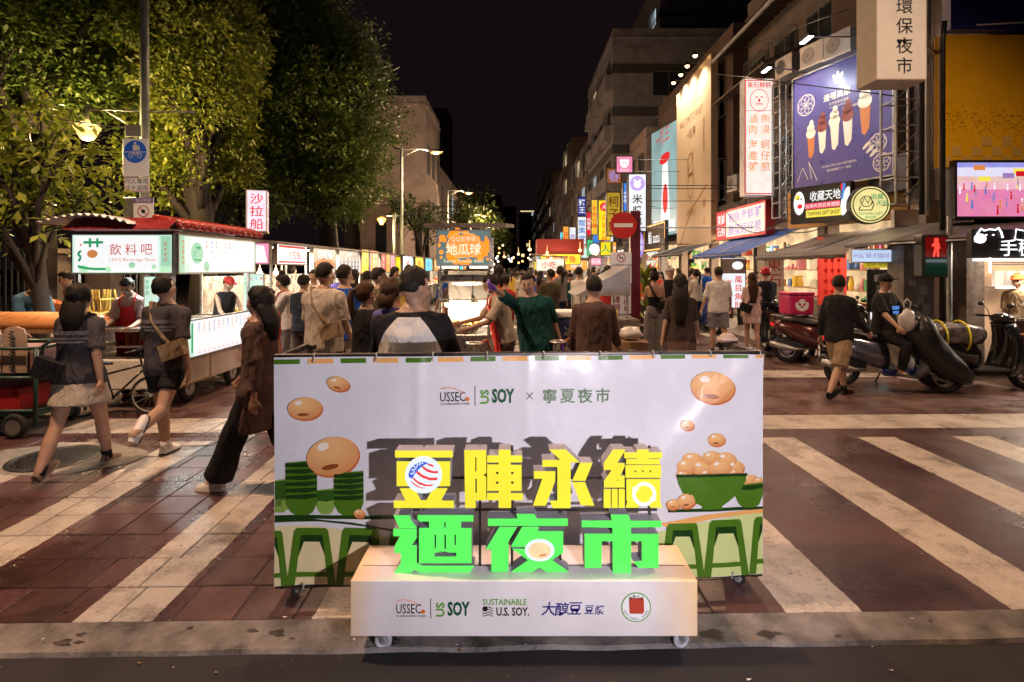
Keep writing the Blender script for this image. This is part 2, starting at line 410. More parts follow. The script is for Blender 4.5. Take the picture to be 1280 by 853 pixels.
    fs = t.nodes.new('ShaderNodeMix'); fs.data_type = 'RGBA'; fs.blend_type = 'MULTIPLY'; fs.inputs[0].default_value = 1; L(fm.outputs[2], fs.inputs[6]); L(M('MULTIPLY', sr.outputs[0], gm.outputs[0]), fs.inputs[7])
    L(fs.outputs[2], b.inputs['Base Color'])
    ro = t.nodes.new('ShaderNodeMapRange'); ro.inputs[1].default_value = .35; ro.inputs[2].default_value = .65; ro.inputs[3].default_value = rough-.2; ro.inputs[4].default_value = rough+.15; L(n1.outputs['Fac'], ro.inputs[0]); L(ro.outputs[0], b.inputs['Roughness'])
    bp = t.nodes.new('ShaderNodeBump'); bp.inputs['Strength'].default_value = .35; bp.inputs['Distance'].default_value = .006
    L(M('ADD', w2.outputs['Fac'], M('MULTIPLY', s, .35)), bp.inputs['Height']); L(bp.outputs[0], b.inputs['Normal'])
    return m
tile_m = paving_mat('red_paver', (.052, .022, .022), (.115, .055, .053), .34, True)
far_m = paving_mat('grey_red_paver', (.08, .045, .042), (.17, .105, .095), .36)
red_m = paving_mat('red_brown_coating', (.04, .017, .017), (.085, .038, .036), .38)
conc = mat('kerb_concrete', (.16, .14, .13), .6, var=.85, vs=4.5, bump=.6, bs=60)
grout = mat('dark_joint', (.02, .013, .012), .8, var=.3)
# paving root (structure): bedding with dark joints, every near slab a part
Yk = 2.765
pav = MB(); 
def rotp(x, y, z=0): return Vector((x*math.cos(SL) - y*math.sin(SL), x*math.sin(SL) + y*math.cos(SL), z))
def slab(mb, x0, y0, x1, y1, z0, z1): mb.add([rotp(x, y, z) for z in (z0, z1) for x, y in ((x0,y0),(x1,y0),(x1,y1),(x0,y1))], [(0,3,2,1),(4,5,6,7),(0,1,5,4),(1,2,6,5),(2,3,7,6),(3,0,4,7)])
slab(pav, -8, Yk, 1.30, 6.5, -.035, -.006)
paving = struct('pavement', pav, grout)
tv = bpy.data.meshes.new('paver')
def paver_mesh(wd, dp):
    m = MB(); b = .004; z1 = 0
    m.add([(0,0,-.02),(wd,0,-.02),(wd,dp,-.02),(0,dp,-.02),(0,0,-b),(wd,0,-b),(wd,dp,-b),(0,dp,-b),(b,b,0),(wd-b,b,0),(wd-b,dp-b,0),(b,dp-b,0)],
          [(4,5,9,8),(5,6,10,9),(6,7,11,10),(7,4,8,11),(8,9,10,11),(0,1,5,4),(1,2,6,5),(2,3,7,6),(3,0,4,7)])
    me = bpy.data.meshes.new('paver'); me.from_pydata(m.v, [], m.f); me.materials.append(tile_m); return me
pm = paver_mesh(.294, .294)
rng = random.Random(3); rows = 0; cnt = 0
y = Yk + .004
while y < 6.4:
    off = rng.choice((0, .02, -.03, .01)); x = -5.9 + off
    while x < 1.29:
        px0 = 645 + 688*(x+.15)/(y+.15)
        if px0 > -30 and cnt < 299 and not (abs(px0-640) < 230 and 3.5 < y < 5):
            o = bpy.data.objects.new('paver', pm); COL.objects.link(o); o.parent = paving
            o.location = rotp(x, y, rng.uniform(-.003, .0015)); o.rotation_euler = (rng.gauss(0, .004), rng.gauss(0, .004), SL + rng.gauss(0, .003)); cnt += 1
        x += .302
    y += .302
# red-brown coated strip right of the slabs, and the older paving beyond the crossing
mb = MB(); slab(mb, 1.30, Yk, 14, 6.5, -.03, -.0015); struct('crosswalk', mb, red_m)
mb = MB(); rng = random.Random(5)
y = 6.505
while y < 13:
    x = -9 + rng.uniform(0, .3)
    while x < 9:
        slab(mb, x, y, x+.594, y+.294, -.03, rng.uniform(-.004, .0)); x += .6
    y += .3
o = mb.build('plaza_paving', far_m); o['kind'] = 'stuff'
mb = MB(); slab(mb, -9.2, 6.5, 9.2, 13.1, -.034, -.012); struct('paving_bed', mb, grout)
road_m = mat('street_asphalt', (.07, .05, .045), .55, var=.35, vs=1.5, bump=.3, bs=90)
mb = MB(); mb.box(-14, 13.1, -.03, 5.4, 320, -.004); struct('street', mb, road_m)
mb = MB(); mb.box(5.4, 9.2, -.03, 16, 320, .12); mb.box(-30, 9.0, -.03, -6.6, 320, .1); struct('sidewalk', mb, mat('sidewalk_slabs', (.16, .12, .1), .6, var=.4, vs=3, bump=.3))
# concrete gutter strip, uneven front edge
mb = MB(); xs = [-9 + .12*i for i in range(int(20/.12))]; vs = []; fs = []
for i, x in enumerate(xs):
    e = .012*noise.noise(Vector((x*3, 0, 0))) + .006*noise.noise(Vector((x*13, 4, 0)))
    for (yy, zz) in ((Yk, -.002), (Yk-.03, -.004), (Yk-.19+e, -.018+e*.2), (Yk-.205+e, -.036)):
        vs.append(rotp(x, yy, zz + .002*noise.noise(Vector((x*5, yy*9, 1)))))
for i in range(len(xs)-1):
    for k in range(3): fs.append((i*4+k+1, (i+1)*4+k+1, (i+1)*4+k, i*4+k))
mb.add(vs, fs); struct('kerb', mb, conc)
rng = random.Random(19); mb = MB()
for i in range(18):      # gum, oil and grime spots on the gutter strip
    cx = rng.uniform(-2.6, 2.7); cy = Yk - rng.uniform(.04, .17); r0 = rng.uniform(.006, .03) * (2 if i % 9 == 0 else 1); n = 11; ph = rng.uniform(0, 9)
    zf = lambda yy: -.004 - .0875*(Yk-.03-yy) + .0035
    mb.add([rotp(cx + r0*1.7*math.cos(2*PI*k/n)*(1+.5*math.sin(k*2.3+ph)), cy + r0*.8*math.sin(2*PI*k/n)*(1+.5*math.sin(k*1.7+ph)), zf(cy + r0*.8*math.sin(2*PI*k/n))) for k in range(n)], [tuple(range(n))])
o = mb.build('grime_spots', mat('dark_grime', (.035, .025, .022), .5, var=.4, vs=30)); o['kind'] = 'stuff'
# street markings further on
mk = mat('road_paint', (.5, .46, .4), .6, var=.4, vs=7)
mb = MB()
for (x, y, L, a, wd) in ((5.0, 14, 26, 0, .12), (.4, 13.4, 5, -28, .14), (1.6, 13.2, 4, -28, .14), (2.9, 9.6, 1.9, 24, .13), (-2.6, 14, 30, 0, .1)):
    c, s_ = math.cos(R(a)), math.sin(R(a)); zz = .001 if y > 13 else .004
    mb.add([(x-wd*c, y+wd*s_, zz), (x+wd*c, y-wd*s_, zz), (x+wd*c+L*s_, y-wd*s_+L*c, zz), (x-wd*c+L*s_, y+wd*s_+L*c, zz)], [(0,1,2,3)])
struct('road_marking', mb, mk)
# manhole set in rough cement
t = thing('manhole', 'round cast manhole cover in a rough cement patch near the food cart', 'manhole', (-4.22, 5.05, 0))
mb = MB(); vs = [(0,0,.006)]; n = 30
for i in range(n):
    a = 2*PI*i/n; r = 1 + .12*noise.noise(Vector((math.cos(a)*2, math.sin(a)*2, 3))); vs.append((.78*r*math.cos(a), .42*r*math.sin(a), .004))
mb.add(vs, [(0, 1+i, 1+(i+1)%n) for i in range(n)]); mb.build('cement_patch', mat('rough_cement', (.26, .23, .2), .8, var=.5, vs=8, bump=.8, bs=45), t)
mb = MB(); mb.lathe([(.36, .004), (.36, .012), (.33, .013), (.325, .009), (.0, .009)], (0,0,0), 36)
for i in range(-7, 8):
    for j in range(-7, 8):
        if math.hypot(i, j)*.042 < .3: mb.cbox((i*.042, j*.042, .011), (.022, .022, .006), Matrix.Rotation(R(45*((i+j) % 2)), 3, 'Z'))
mb.build('iron_cover', mat('cast_iron', (.05, .045, .04), .5, .7, var=.3, vs=20), t)
# litter
lm = [mat('dry_leaf', (.3, .14, .03), .6), mat('paper_scrap', (.6, .55, .5), .7)]
rng = random.Random(11)
mb = MB()
for i in range(70):
    px = rng.uniform(0, 1280); d = rng.uniform(2.2, 2.75) if i < 40 else rng.uniform(2.8, 5.5); s_ = rng.uniform(.003, .012)
    x = X(px, d); z = -.028 if d < 2.5 else .004; a = rng.uniform(0, PI); mb.slot(i % 2)
    mb.add([(x + s_*r*math.cos(a+k*2.1), d + s_*r*math.sin(a+k*2.1)*.7, z + rng.uniform(0, .004)) for k, r in ((0, 1.6), (1, .7), (2, 1.1))], [(0,1,2)])
o = mb.build('litter', lm); o['kind'] = 'stuff'
# ================================================================== banner counter
CW, CH0, CH1 = 2.59, .10, 1.285
bx, by = (-1.255+1.334)/2, 2.915
BR = math.atan2(2.965-2.85, 2.59)
counter = thing('vending_counter', 'long wheeled counter wrapped in a white vinyl banner printed with soybeans and green bowls', 'counter', (bx, by, 0), BR)
def rip(v):
    x, z = v.x, v.z
    k = .5*math.sin(x*7.5 + 1.3*math.sin(z*3)) + .8*noise.noise(Vector((x*2.2, z*2.2, 3))) + .3*noise.noise(Vector((x*7, z*5, 9)))
    # drawn folds under the ties, diagonal pulls at the right
    k += 1.1*math.exp(-((x-.95) - .9*(z-.95))**2/.006)*max(0, min(1, (z-.5)*2))
    k += .8*math.exp(-((x-.45) + .55*(z-1.25)*1.0)**2/.004)*max(0, (z-.85)*2)
    k += .7*math.exp(-((x+.55) + .0*(z))**2/.0008) + .5*math.exp(-(x-.02)**2/.001)
    s_ = 1.15 - .45*(z-CH0)/(CH1-CH0)
    return Vector((x, v.y - .015*k*s_ - .01*(1-(z-CH0)/(CH1-CH0))**2, z))
vinyl = mat('white_vinyl', (.8, .78, .83), .24, var=.05, vs=3, bump=.45, bs=3.2)
mb = MB(); nx, nz = 150, 64; vs = []; fs = []
for j in range(nz+1):
    for i in range(nx+1):
        vs.append(rip(Vector((-CW/2 + CW*i/nx, 0, CH0 + (CH1-CH0)*j/nz))))
for j in range(nz):
    for i in range(nx): a = j*(nx+1)+i; fs.append((a, a+1, a+nx+2, a+nx+1))
mb.add(vs, fs)
banner = mb.build('banner', vinyl, counter, smooth=True)
# side returns of the vinyl
for sx in (-1, 1): mb = MB(); mb.box(sx*CW/2-.001, .002, CH0+.005, sx*CW/2+.001, .5, CH1-.002); mb.build('banner_side', vinyl, counter)
# local print coordinates from the photograph: px -> x, py -> z on the front
def bxz(px, py):
    u = (px - 343) / (953.5 - 343); tt = .5 + (u-.5)
    top = 443 + 4*u; bot = 729 - 8*u
    return (-CW/2 + CW*tt, CH1 - (CH1-CH0)*(py-top)/(bot-top))
def cut(mb, step=.05):
    """divide prints so that they follow the ripples"""
    me = bpy.data.meshes.new('c'); me.from_pydata(mb.v, [], mb.f); bm = bmesh.new(); bm.from_mesh(me); bpy.data.meshes.remove(me)
    x = -1.3
    xs = [v.co.x for v in bm.verts]; zs = [v.co.z for v in bm.verts]
    x0, x1, z0, z1 = min(xs), max(xs), min(zs), max(zs)
    x = math.ceil(x0/step)*step
    while x < x1: bmesh.ops.bisect_plane(bm, geom=bm.verts[:]+bm.edges[:]+bm.faces[:], plane_co=(x,0,0), plane_no=(1,0,0)); x += step
    z = math.ceil(z0/step)*step
    while z < z1: bmesh.ops.bisect_plane(bm, geom=bm.verts[:]+bm.edges[:]+bm.faces[:], plane_co=(0,0,z), plane_no=(0,0,1)); z += step
    for co, no in (((-CW/2+.002,0,0),(-1,0,0)), ((CW/2-.002,0,0),(1,0,0)), ((0,0,CH0+.003),(0,0,-1)), ((0,0,CH1-.002),(0,0,1))):
        bmesh.ops.bisect_plane(bm, geom=bm.verts[:]+bm.edges[:]+bm.faces[:], plane_co=co, plane_no=no, clear_outer=True)
    bm.verts.index_update(); mb.v = [tuple(v.co) for v in bm.verts]; mb.f = [tuple(v.index for v in f.verts) for f in bm.faces]; mb.mi = [0]*len(mb.f); bm.free(); return mb
LAY = [0]
def pr(name, mb, m, layer=1, step=.03):
    cut(mb, step); mb.v = [tuple(rip(Vector(v)) - Vector((0, .0022*layer, 0))) for v in mb.v]
    mb.f = [f[::1] for f in mb.f]
    return mb.build(name, m, banner, smooth=False)
def PP(mb, pts): mb.poly([bxz(*p) for p in pts]); return mb
GR = mat('banner_leaf_green', srgb(78, 122, 28), .35, var=.05); DG = mat('banner_dark_green', srgb(28, 62, 18), .35, var=.05); MG = mat('banner_mid_green', srgb(55, 95, 25), .35, var=.05)
LG = mat('banner_pale_green', srgb(140, 175, 80), .35, var=.05); CR = mat('banner_cream', srgb(238, 222, 170), .35, var=.05); YG = mat('banner_yellow_green', srgb(215, 225, 150), .35, var=.05)
OR = mat('banner_orange', srgb(245, 180, 105), .35, var=.05)
def bean_mat(name, c0, c1):
    m = mat(name, c0, .3, var=0); t = m.node_tree; b = t.nodes['Principled BSDF']
    tc = t.nodes.new('ShaderNodeTexCoord'); mp = t.nodes.new('ShaderNodeMapping'); mp.inputs['Location'].default_value = (-.4, 0, -.72)
    g = t.nodes.new('ShaderNodeTexGradient'); g.gradient_type = 'SPHERICAL'; cr = t.nodes.new('ShaderNodeValToRGB')
    cr.color_ramp.elements[0].color = (*c1, 1); cr.color_ramp.elements[0].position = .12; cr.color_ramp.elements[1].color = (*c0, 1); cr.color_ramp.elements[1].position = .8
    mp.inputs['Scale'].default_value = (1, 0, 1)
    t.links.new(tc.outputs['Generated'], mp.inputs[0]); t.links.new(mp.outputs[0], g.inputs[0]); t.links.new(g.outputs['Fac'], cr.inputs[0]); t.links.new(cr.outputs[0], b.inputs['Base Color'])
    return m
BE = bean_mat('bean_print', srgb(244, 190, 128), srgb(214, 132, 78)); BR_ = mat('bean_rim_print', srgb(205, 110, 60), .35, var=0); BH = mat('bean_highlight_print', srgb(253, 240, 225), .35, var=0)
def bean(px, py, rx, ry, tilt, layer=3, eye=True):
    def at(dx, dy): return bxz(px+dx, py+dy)
    k = CW/610.5
    x, z = at(1, 2); o = pr('bean', MB().disc(x, z, rx*k, ry*k, tilt=-tilt, n=26), BR_, layer, .08)
    x, z = at(0, 0); pr('bean', MB().disc(x, z, rx*k*.98, ry*k*.97, tilt=-tilt, n=26), BE, layer+1, .08)
    x, z = at(-rx*.35, -ry*.5); pr('bean', MB().disc(x, z, rx*k*.22, ry*k*.2, tilt=-tilt+8, n=14), BH, layer+2, .08)
    if eye:
        x, z = at(rx*.02-(rx*.1), ry*.55); pr('bean', MB().disc(x, z, rx*k*.33, ry*k*.13, tilt=-tilt, n=14), mat('bean_scar_print', srgb(150, 75, 35), .35, var=0), layer+2, .08)
# lower band: cream left, yellow green right, with stools
PPm = lambda pts, name, m, l, st=.05: pr(name, PP(MB(), pts), m, l, st)
PPm([(340,655),(380,654),(440,660),(500,672),(560,672),(560,735),(340,735)], 'table_print', CR, 1)
PPm([(810,668),(870,655),(957,643),(957,724),(810,724)], 'table_print', YG, 1)
PPm([(343,650),(400,649),(460,655),(520,668),(560,676),(560,671),(500,660),(440,650),(380,645),(343,646)], 'stripe_print', DG, 2)
PPm([(343,641),(490,641),(560,641),(560,645),(343,646)], 'stripe_print', DG, 2)
PPm([(830,638),(953,637),(953,641),(830,642)], 'stripe_print', DG, 2)
PPm([(820,655),(880,645),(953,640),(953,645),(890,650),(830,662)], 'stripe_print', OR, 2)
def stool(px, py, w_, h_):
    o = MB()
    PP(o, [(px-w_*.30,py),(px+w_*.30,py),(px+w_*.34,py+h_*.04),(px+w_*.5,py+h_),(px+w_*.34,py+h_),(px+w_*.22,py+h_*.12),(px-w_*.22,py+h_*.12),(px-w_*.34,py+h_),(px-w_*.5,py+h_),(px-w_*.36,py+h_*.06)])
    pr('stool_print', o, GR, 3)
    o = MB(); PP(o, [(px-w_*.22,py+h_*.12),(px+w_*.22,py+h_*.12),(px+w_*.26,py+h_*.3),(px+w_*.3,py+h_*.55),(px+w_*.16,py+h_*.24),(px-w_*.16,py+h_*.24),(px-w_*.3,py+h_*.55),(px-w_*.26,py+h_*.3)]); pr('stool_print', o, DG, 2)
    o = MB(); PP(o, [(px-w_*.4,py+h_*.74),(px+w_*.4,py+h_*.74),(px+w_*.43,py+h_*.82),(px-w_*.43,py+h_*.82)]); pr('stool_print', o, GR, 4)
for a in ((335,660,52,70),(388,657,60,74),(448,656,62,74),(506,660,60,70)): stool(*a)
for a in ((848,655,56,68),(904,652,60,70),(962,650,56,70)): stool(*a)
# printed bowls stacked at left
def bowls(px, py, w_, h_, n, front=True):
    c1, c2 = (GR, DG) if front else (LG, MG)
    o = MB(); PP(o, [(px-w_/2,py),(px+w_/2,py-3),(px+w_/2,py+h_-16),(px+w_*.36,py+h_-4),(px+w_*.2,py+h_),(px-w_*.2,py+h_),(px-w_*.36,py+h_-4),(px-w_/2,py+h_-14)]); pr('bowl_print', o, c1, 3 if front else 1)
    for i in range(n):
        yy = py + 1 + (h_-18)*i/n; o = MB(); PP(o, [(px-w_/2,yy),(px+w_/2,yy-2),(px+w_*.5,yy+2),(px+w_*.1,yy+5),(px-w_/2,yy+4)]); pr('bowl_print', o, c2, 4 if front else 2)
for a in ((348,600,30,38,4),(405,610,26,30,3),(350,598,20,40,4)): bowls(*a, front=False)
for a in ((376,575,38,66,6),(434,588,36,53,5)): bowls(*a)
# bowl of beans at right
bowls(935, 610, 36, 28, 1)
for a in ((935,604,14,7,0),(950,606,9,5,0),(862,577,14,9,10),(886,575,13,9,-5),(905,578,14,10,8),(854,586,13,10,0),(874,588,16,10,12),(898,588,16,11,-8),(917,588,12,9,0),(882,596,15,7,0),(850,596,10,6,0),(918,596,10,6,0)): bean(*a, layer=1, eye=False)
o = MB(); PP(o, [(841,596),(931,596),(930,604),(922,618),(908,629),(899,634),(899,638),(873,638),(873,634),(862,629),(849,618),(843,606)]); pr('bowl_print', o, GR, 6)
o = MB(); PP(o, [(840,594.5),(932,594.5),(931,598),(841,598)]); pr('bowl_print', o, DG, 7)
bean(853, 627, 12, 9, -8, 5); bean(836, 631, 9, 6, -10, 5)
for a in ((380,507,21,14,0),(420,477,14,9,12),(414,567,33,24,-12),(887,487,28,20,6),(854,533,8.5,6,0),(892,552,11.5,8,0)): bean(*a)
bean(447, 637, 7, 5, 0, 6)
# dashed border along the top
i = 0; px = 343
while px < 953:
    o = MB(); PP(o, [(px,445.5),(min(px+31,953.4),445.5),(min(px+31,953.4),451.5),(px,451.5)]); pr('border_print', o, GR if i % 2 == 0 else OR, 1); px += 39.9; i += 1
# logos and lettering
TG = mat('print_forest_green', srgb(16, 84, 52), .4, var=0); TL = mat('print_fresh_green', srgb(98, 160, 60), .4, var=0); TO = mat('print_orange', srgb(226, 120, 50), .4, var=0)
TK = mat('print_near_black', srgb(40, 34, 34), .4, var=0); TB = mat('print_navy', srgb(30, 30, 120), .4, var=0); TM = mat('print_moss_green', srgb(88, 124, 82), .4, var=0)
def logos(put, mapf, k, cx, cy, s_):
    """USSEC | US SOY, drawn around cx,cy (photo pixels), s_ = scale"""
    x = lambda a: cx + a*s_; y = lambda b: cy + b*s_
    def T(st, a, b, h, m, bold=0, align='L', w=None, rot=0):
        q = MB(); X0, Z0 = mapf(x(a), y(b)); q.text(st, X0, Z0, h*s_*k, bold=bold, align=align, w=(w*s_*k if w else None), rot=rot); put('lettering', q, m)
    T('USSEC', -47, 0, 17, TK, .004, w=31)
    q = MB(); pts = [mapf(x(-46 + i*1.9), y(-8.5 - 4.2*math.sin(PI*(.12+.88*i/15)) + .28*i)) for i in range(16)]; q.line(pts, .9*s_*k); put('lettering', q, TO)
    q = MB(); q.disc(*mapf(x(-13.5), y(3.5)), 2.8*s_*k, n=14); put('lettering', q, TO)
    T('U.S. SOYBEAN EXPORT COUNCIL', -47, 9, 3.4, TK, w=37)
    q = MB(); q.line([mapf(x(-4), y(-13)), mapf(x(-4), y(12))], .8*s_*k); put('lettering', q, TK)
    T('US', 8, 1, 14, TL, .035, 'C', 18, PI/2)
    T('SOY', 17, 0, 23, TG, .04, 'L', 28)
put_b = lambda n, q, m: pr(n, q, m, 2, .08)
logos(put_b, bxz, CW/610.5, 592, 495, 1.0)
q = MB(); q.line([bxz(652, 491), bxz(660, 499)], .004); q.line([bxz(660, 491), bxz(652, 499)], .004); put_b('lettering', q, TK)
for i, ch in enumerate('寧夏夜市'):
    q = MB(); X0, Z0 = bxz(681 + i*22.2, 495.5); q.text(ch, X0, Z0, .082, bold=.012); put_b('lettering', q, TM)
# ties, frame, casters
frame_m = mat('dark_steel_tube', (.08, .07, .065), .35, .8, var=.3)
mb = MB(); D = .5
mb.box(-CW/2-.004, .004, CH1-.001, CW/2+.004, .034, CH1+.016); [mb.box(sx*(CW/2-.03)-.03, D-.03, CH1-.03, sx*(CW/2-.03)+.03, D, CH1) for sx in (-1, 1)]
for sx in (-1, 1):
    mb.box(sx*(CW/2-.012)-.014, .034, CH1-.018, sx*(CW/2-.012)+.014, D-.03, CH1+.01)
    for yy in (.03, D-.03): mb.box(sx*(CW/2-.03)-.014, yy-.014, CH0-.03, sx*(CW/2-.03)+.014, yy+.014, CH1-.03)
mb.box(-CW/2, .004, CH0-.02, CW/2, .032, CH0-.003); mb.box(-CW/2, D-.03, CH0-.02, CW/2, D, CH0-.003)
for sx in (-1, 1): mb.box(sx*(CW/2-.015)-.014, .032, CH0-.02, sx*(CW/2-.015)+.014, D-.03, CH0-.005)
mb.build('frame', frame_m, counter, bevel=.003)
mb = MB(); mb.box(-CW/2+.03, .036, 1.02, CW/2-.03, D-.032, 1.04); mb.build('counter_top', mat('black_worktop', (.03, .025, .025), .3, var=.3), counter)
for px in (392, 467, 536, 603, 674, 745, 812, 885, 949):
    x, z = bxz(px, 447); q = MB(); q.tube([(x, .012, CH1+.02), (x, -.012, CH1+.018), (x, -.016, z), (x, -.012, z-.004)], .0035, 6); q.ball((x, -.017, z-.004), .007, n=8, m=6); q.build('tie', mat('tie_plastic', (.35, .35, .36), .3, var=0), counter, smooth=True)
for px, py in ((380, 725), (912, 717)):
    x, z = bxz(px, py); q = MB(); q.ball((x, -.024, z), .008, n=8, m=6); q.tube([(x, -.024, z), (x-.004, -.022, z-.03), (x-.004, 0, z-.045)], .004, 6); q.build('tie', MATS['tie_plastic'], counter, smooth=True)
def caster(parent, x, y, zt, r, g=0, wheelm=None, rz=0):
    c = thing('caster', None, None, (x, y, 0), rz); c.parent = parent
    q = MB(); q.box(-r*.6, -r*.6, zt-.006, r*.6, r*.6, zt); q.cyl((0,0,zt-.016), r*.35, .02, n=10)
    for s_ in (-1, 1): q.prism([(-r*.35, zt-.02), (r*.35, zt-.02), (r*.75, g+r), (r*.45, g+r*.8)], s_*r*.42-.0015, s_*r*.42+.0015)
    q.build('fork', galv, c, bevel=.001)
    q = MB(); q.torus((r*.5, 0, g+r), r*.72, r*.28, 'y', 22, 8); q.build('tyre', wheelm or rubber, c, smooth=True)
    q = MB(); q.cyl((r*.5, 0, g+r), r*.62, r*.34, 'y', 18); q.cyl((r*.5, 0, g+r), r*.2, r*.9, 'y', 10); q.build('hub', alu, c, bevel=.001)
    return c
greyw = mat('grey_rubber', (.3, .3, .33), .4, var=.2)
for x, y, rz in ((-CW/2+.08, .06, 1.2), (CW/2-.12, .08, -.5), (-CW/2+.1, .44, 2.5), (CW/2-.12, .44, .4)): caster(counter, x, y, CH0-.021, .038, 0, rubber, rz)
# things on top of the counter edge
o = MB().box(-.05,-.035,0,.05,.035,.03); o.ball((0,0,.03),.05,.035,.03, n=9, m=6); q = o.build('paper_bag', mat('crumpled_paper', (.55,.4,.32), .7, var=.3, vs=20, bump=1, bs=30), smooth=True); q.location = (X(914,3.3), 3.36, CH1+.01)
tag(q, 'small crumpled brown paper bag on the back corner of the counter', 'paper bag')
# ================================================================== letter plinth
PX0, PX1, PY0, PY1, PZ0, PZ1 = -.752, .825, 2.5, 2.822, .075, .329
plinth = thing('letter_plinth', 'low white wheeled plinth carrying glowing yellow and green characters in front of the counter', 'display', (0, PY0, 0))
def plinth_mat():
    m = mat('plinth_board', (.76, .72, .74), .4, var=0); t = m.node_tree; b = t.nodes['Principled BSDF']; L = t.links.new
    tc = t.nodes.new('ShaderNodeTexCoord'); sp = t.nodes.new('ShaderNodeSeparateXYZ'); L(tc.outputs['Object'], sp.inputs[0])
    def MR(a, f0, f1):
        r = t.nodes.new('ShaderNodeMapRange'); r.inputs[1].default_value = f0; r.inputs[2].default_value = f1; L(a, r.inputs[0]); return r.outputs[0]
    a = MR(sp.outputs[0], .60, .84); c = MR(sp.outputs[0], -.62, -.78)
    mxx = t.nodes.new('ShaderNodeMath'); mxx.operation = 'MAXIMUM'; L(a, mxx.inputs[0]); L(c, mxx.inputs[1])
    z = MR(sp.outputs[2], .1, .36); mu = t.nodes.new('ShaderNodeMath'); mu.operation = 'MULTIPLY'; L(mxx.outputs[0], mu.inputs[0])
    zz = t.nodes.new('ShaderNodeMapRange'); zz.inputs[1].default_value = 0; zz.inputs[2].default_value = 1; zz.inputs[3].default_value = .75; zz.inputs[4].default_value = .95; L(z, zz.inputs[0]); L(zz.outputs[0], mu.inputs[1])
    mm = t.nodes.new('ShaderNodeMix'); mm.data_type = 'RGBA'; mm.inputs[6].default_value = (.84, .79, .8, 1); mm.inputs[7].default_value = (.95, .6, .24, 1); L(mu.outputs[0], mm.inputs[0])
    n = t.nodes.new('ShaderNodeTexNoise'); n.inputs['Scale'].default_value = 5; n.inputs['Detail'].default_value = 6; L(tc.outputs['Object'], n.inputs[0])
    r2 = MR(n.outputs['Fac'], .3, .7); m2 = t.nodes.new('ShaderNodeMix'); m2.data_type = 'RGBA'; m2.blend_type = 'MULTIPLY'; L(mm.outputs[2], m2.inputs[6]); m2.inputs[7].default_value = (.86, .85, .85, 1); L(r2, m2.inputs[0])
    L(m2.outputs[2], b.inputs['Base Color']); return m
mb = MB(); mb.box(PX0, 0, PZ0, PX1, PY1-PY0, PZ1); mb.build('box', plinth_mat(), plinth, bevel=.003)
mb = MB(); mb.box(PX0+.02, .125, PZ1, PX1-.02, .128, PZ1+.0012); mb.build('panel_joint', grout, plinth)
for x, rz in ((PX0+.11, .1), (PX1-.07, .3), (PX0+.11, 2.8), (PX1-.1, 2.0)): caster(plinth, x, .075 if abs(rz) < 1 else .17, PZ0, .042, -.034, mat('pale_grey_tyre', (.42, .42, .48), .35, var=.2), rz)
def lx(px, py): d = PY0; return ((px-CX_)*d/F_, H_-(py-HY_)*d/F_)
kk = PY0/F_
def put_p(n, q, m): q.v = [(v[0], v[1]-.0016, v[2]) for v in q.v]; q.build(n, m, plinth)
logos(put_p, lx, kk, 542.5, 761, 1.0)
q = MB(); q.text('SUSTAINABLE', *lx(631, 752.5), 10.8*kk, bold=.016, w=55*kk); put_p('lettering', q, TL)
q = MB(); q.text('U.S. SOY.', *lx(641, 764.5), 14.5*kk, bold=.026, w=41*kk); put_p('lettering', q, TK)
q = MB()
for i in range(4): q.line([lx(603.5 + j*1.6, 759.5 + i*3.2 + 1.1*math.sin(j*1.05)) for j in range(9)], 1.1*kk)
q.disc(*lx(606.5, 761), 3.3*kk, n=12); put_p('lettering', q, TK)
def brush(txt, px, py, h, dx):
    for i, ch in enumerate(txt):
        g = MB(); X0, Z0 = lx(px+i*dx, py + .6*math.sin(i*2)); g.text(ch, X0, Z0, h*kk, bold=.012); g.v = [(v[0]+.12*(v[2]-Z0), v[1], v[2]) for v in g.v]; put_p('lettering', g, TB)
brush('大醇豆', 686, 761, 18, 16.5); brush('豆漿', 736.5, 762, 12.5, 13)
# round company badge: emblem in plain form
q = MB(); q.disc(*lx(795, 759), 18.6*kk, n=36); put_p('badge', q, TL)
q = MB(); q.disc(*lx(795, 759), 17.2*kk, n=36); q.v = [(v[0], v[1]-.001, v[2]) for v in q.v]; put_p('badge', q, whitei)
q = MB(); r_ = 9.6*kk; cx0, cz0 = lx(795.5, 757)
q.poly([(cx0-r_*.9, cz0-r_), (cx0+r_*.8, cz0-r_*1.05), (cx0+r_, cz0-r_*.7), (cx0+r_*.95, cz0+r_*.9), (cx0+r_*.7, cz0+r_*1.05), (cx0-r_*.8, cz0+r_), (cx0-r_, cz0+r_*.7)]); q.v = [(v[0], v[1]-.002, v[2]) for v in q.v]; put_p('badge', q, mat('badge_brick_red', srgb(190, 70, 50), .4, var=.1))
q = MB()
for i, ch in enumerate('華國食品'):
    a = R(122 - i*21.5); q.text(ch, lx(795,759)[0] + 13.4*kk*math.cos(a), lx(795,759)[1] + 13.4*kk*math.sin(a), 4.6*kk, rot=a-PI/2, bold=.01)
for i, ch in enumerate('NATIONAL FOOD'):
    a = R(200 + i*11.7); q.text(ch, lx(795,759)[0] + 14.4*kk*math.cos(a), lx(795,759)[1] + 14.4*kk*math.sin(a), 3.8*kk, rot=a+PI/2) if ch != ' ' else None
q.v = [(v[0], v[1]-.002, v[2]) for v in q.v]; put_p('badge', q, TK)
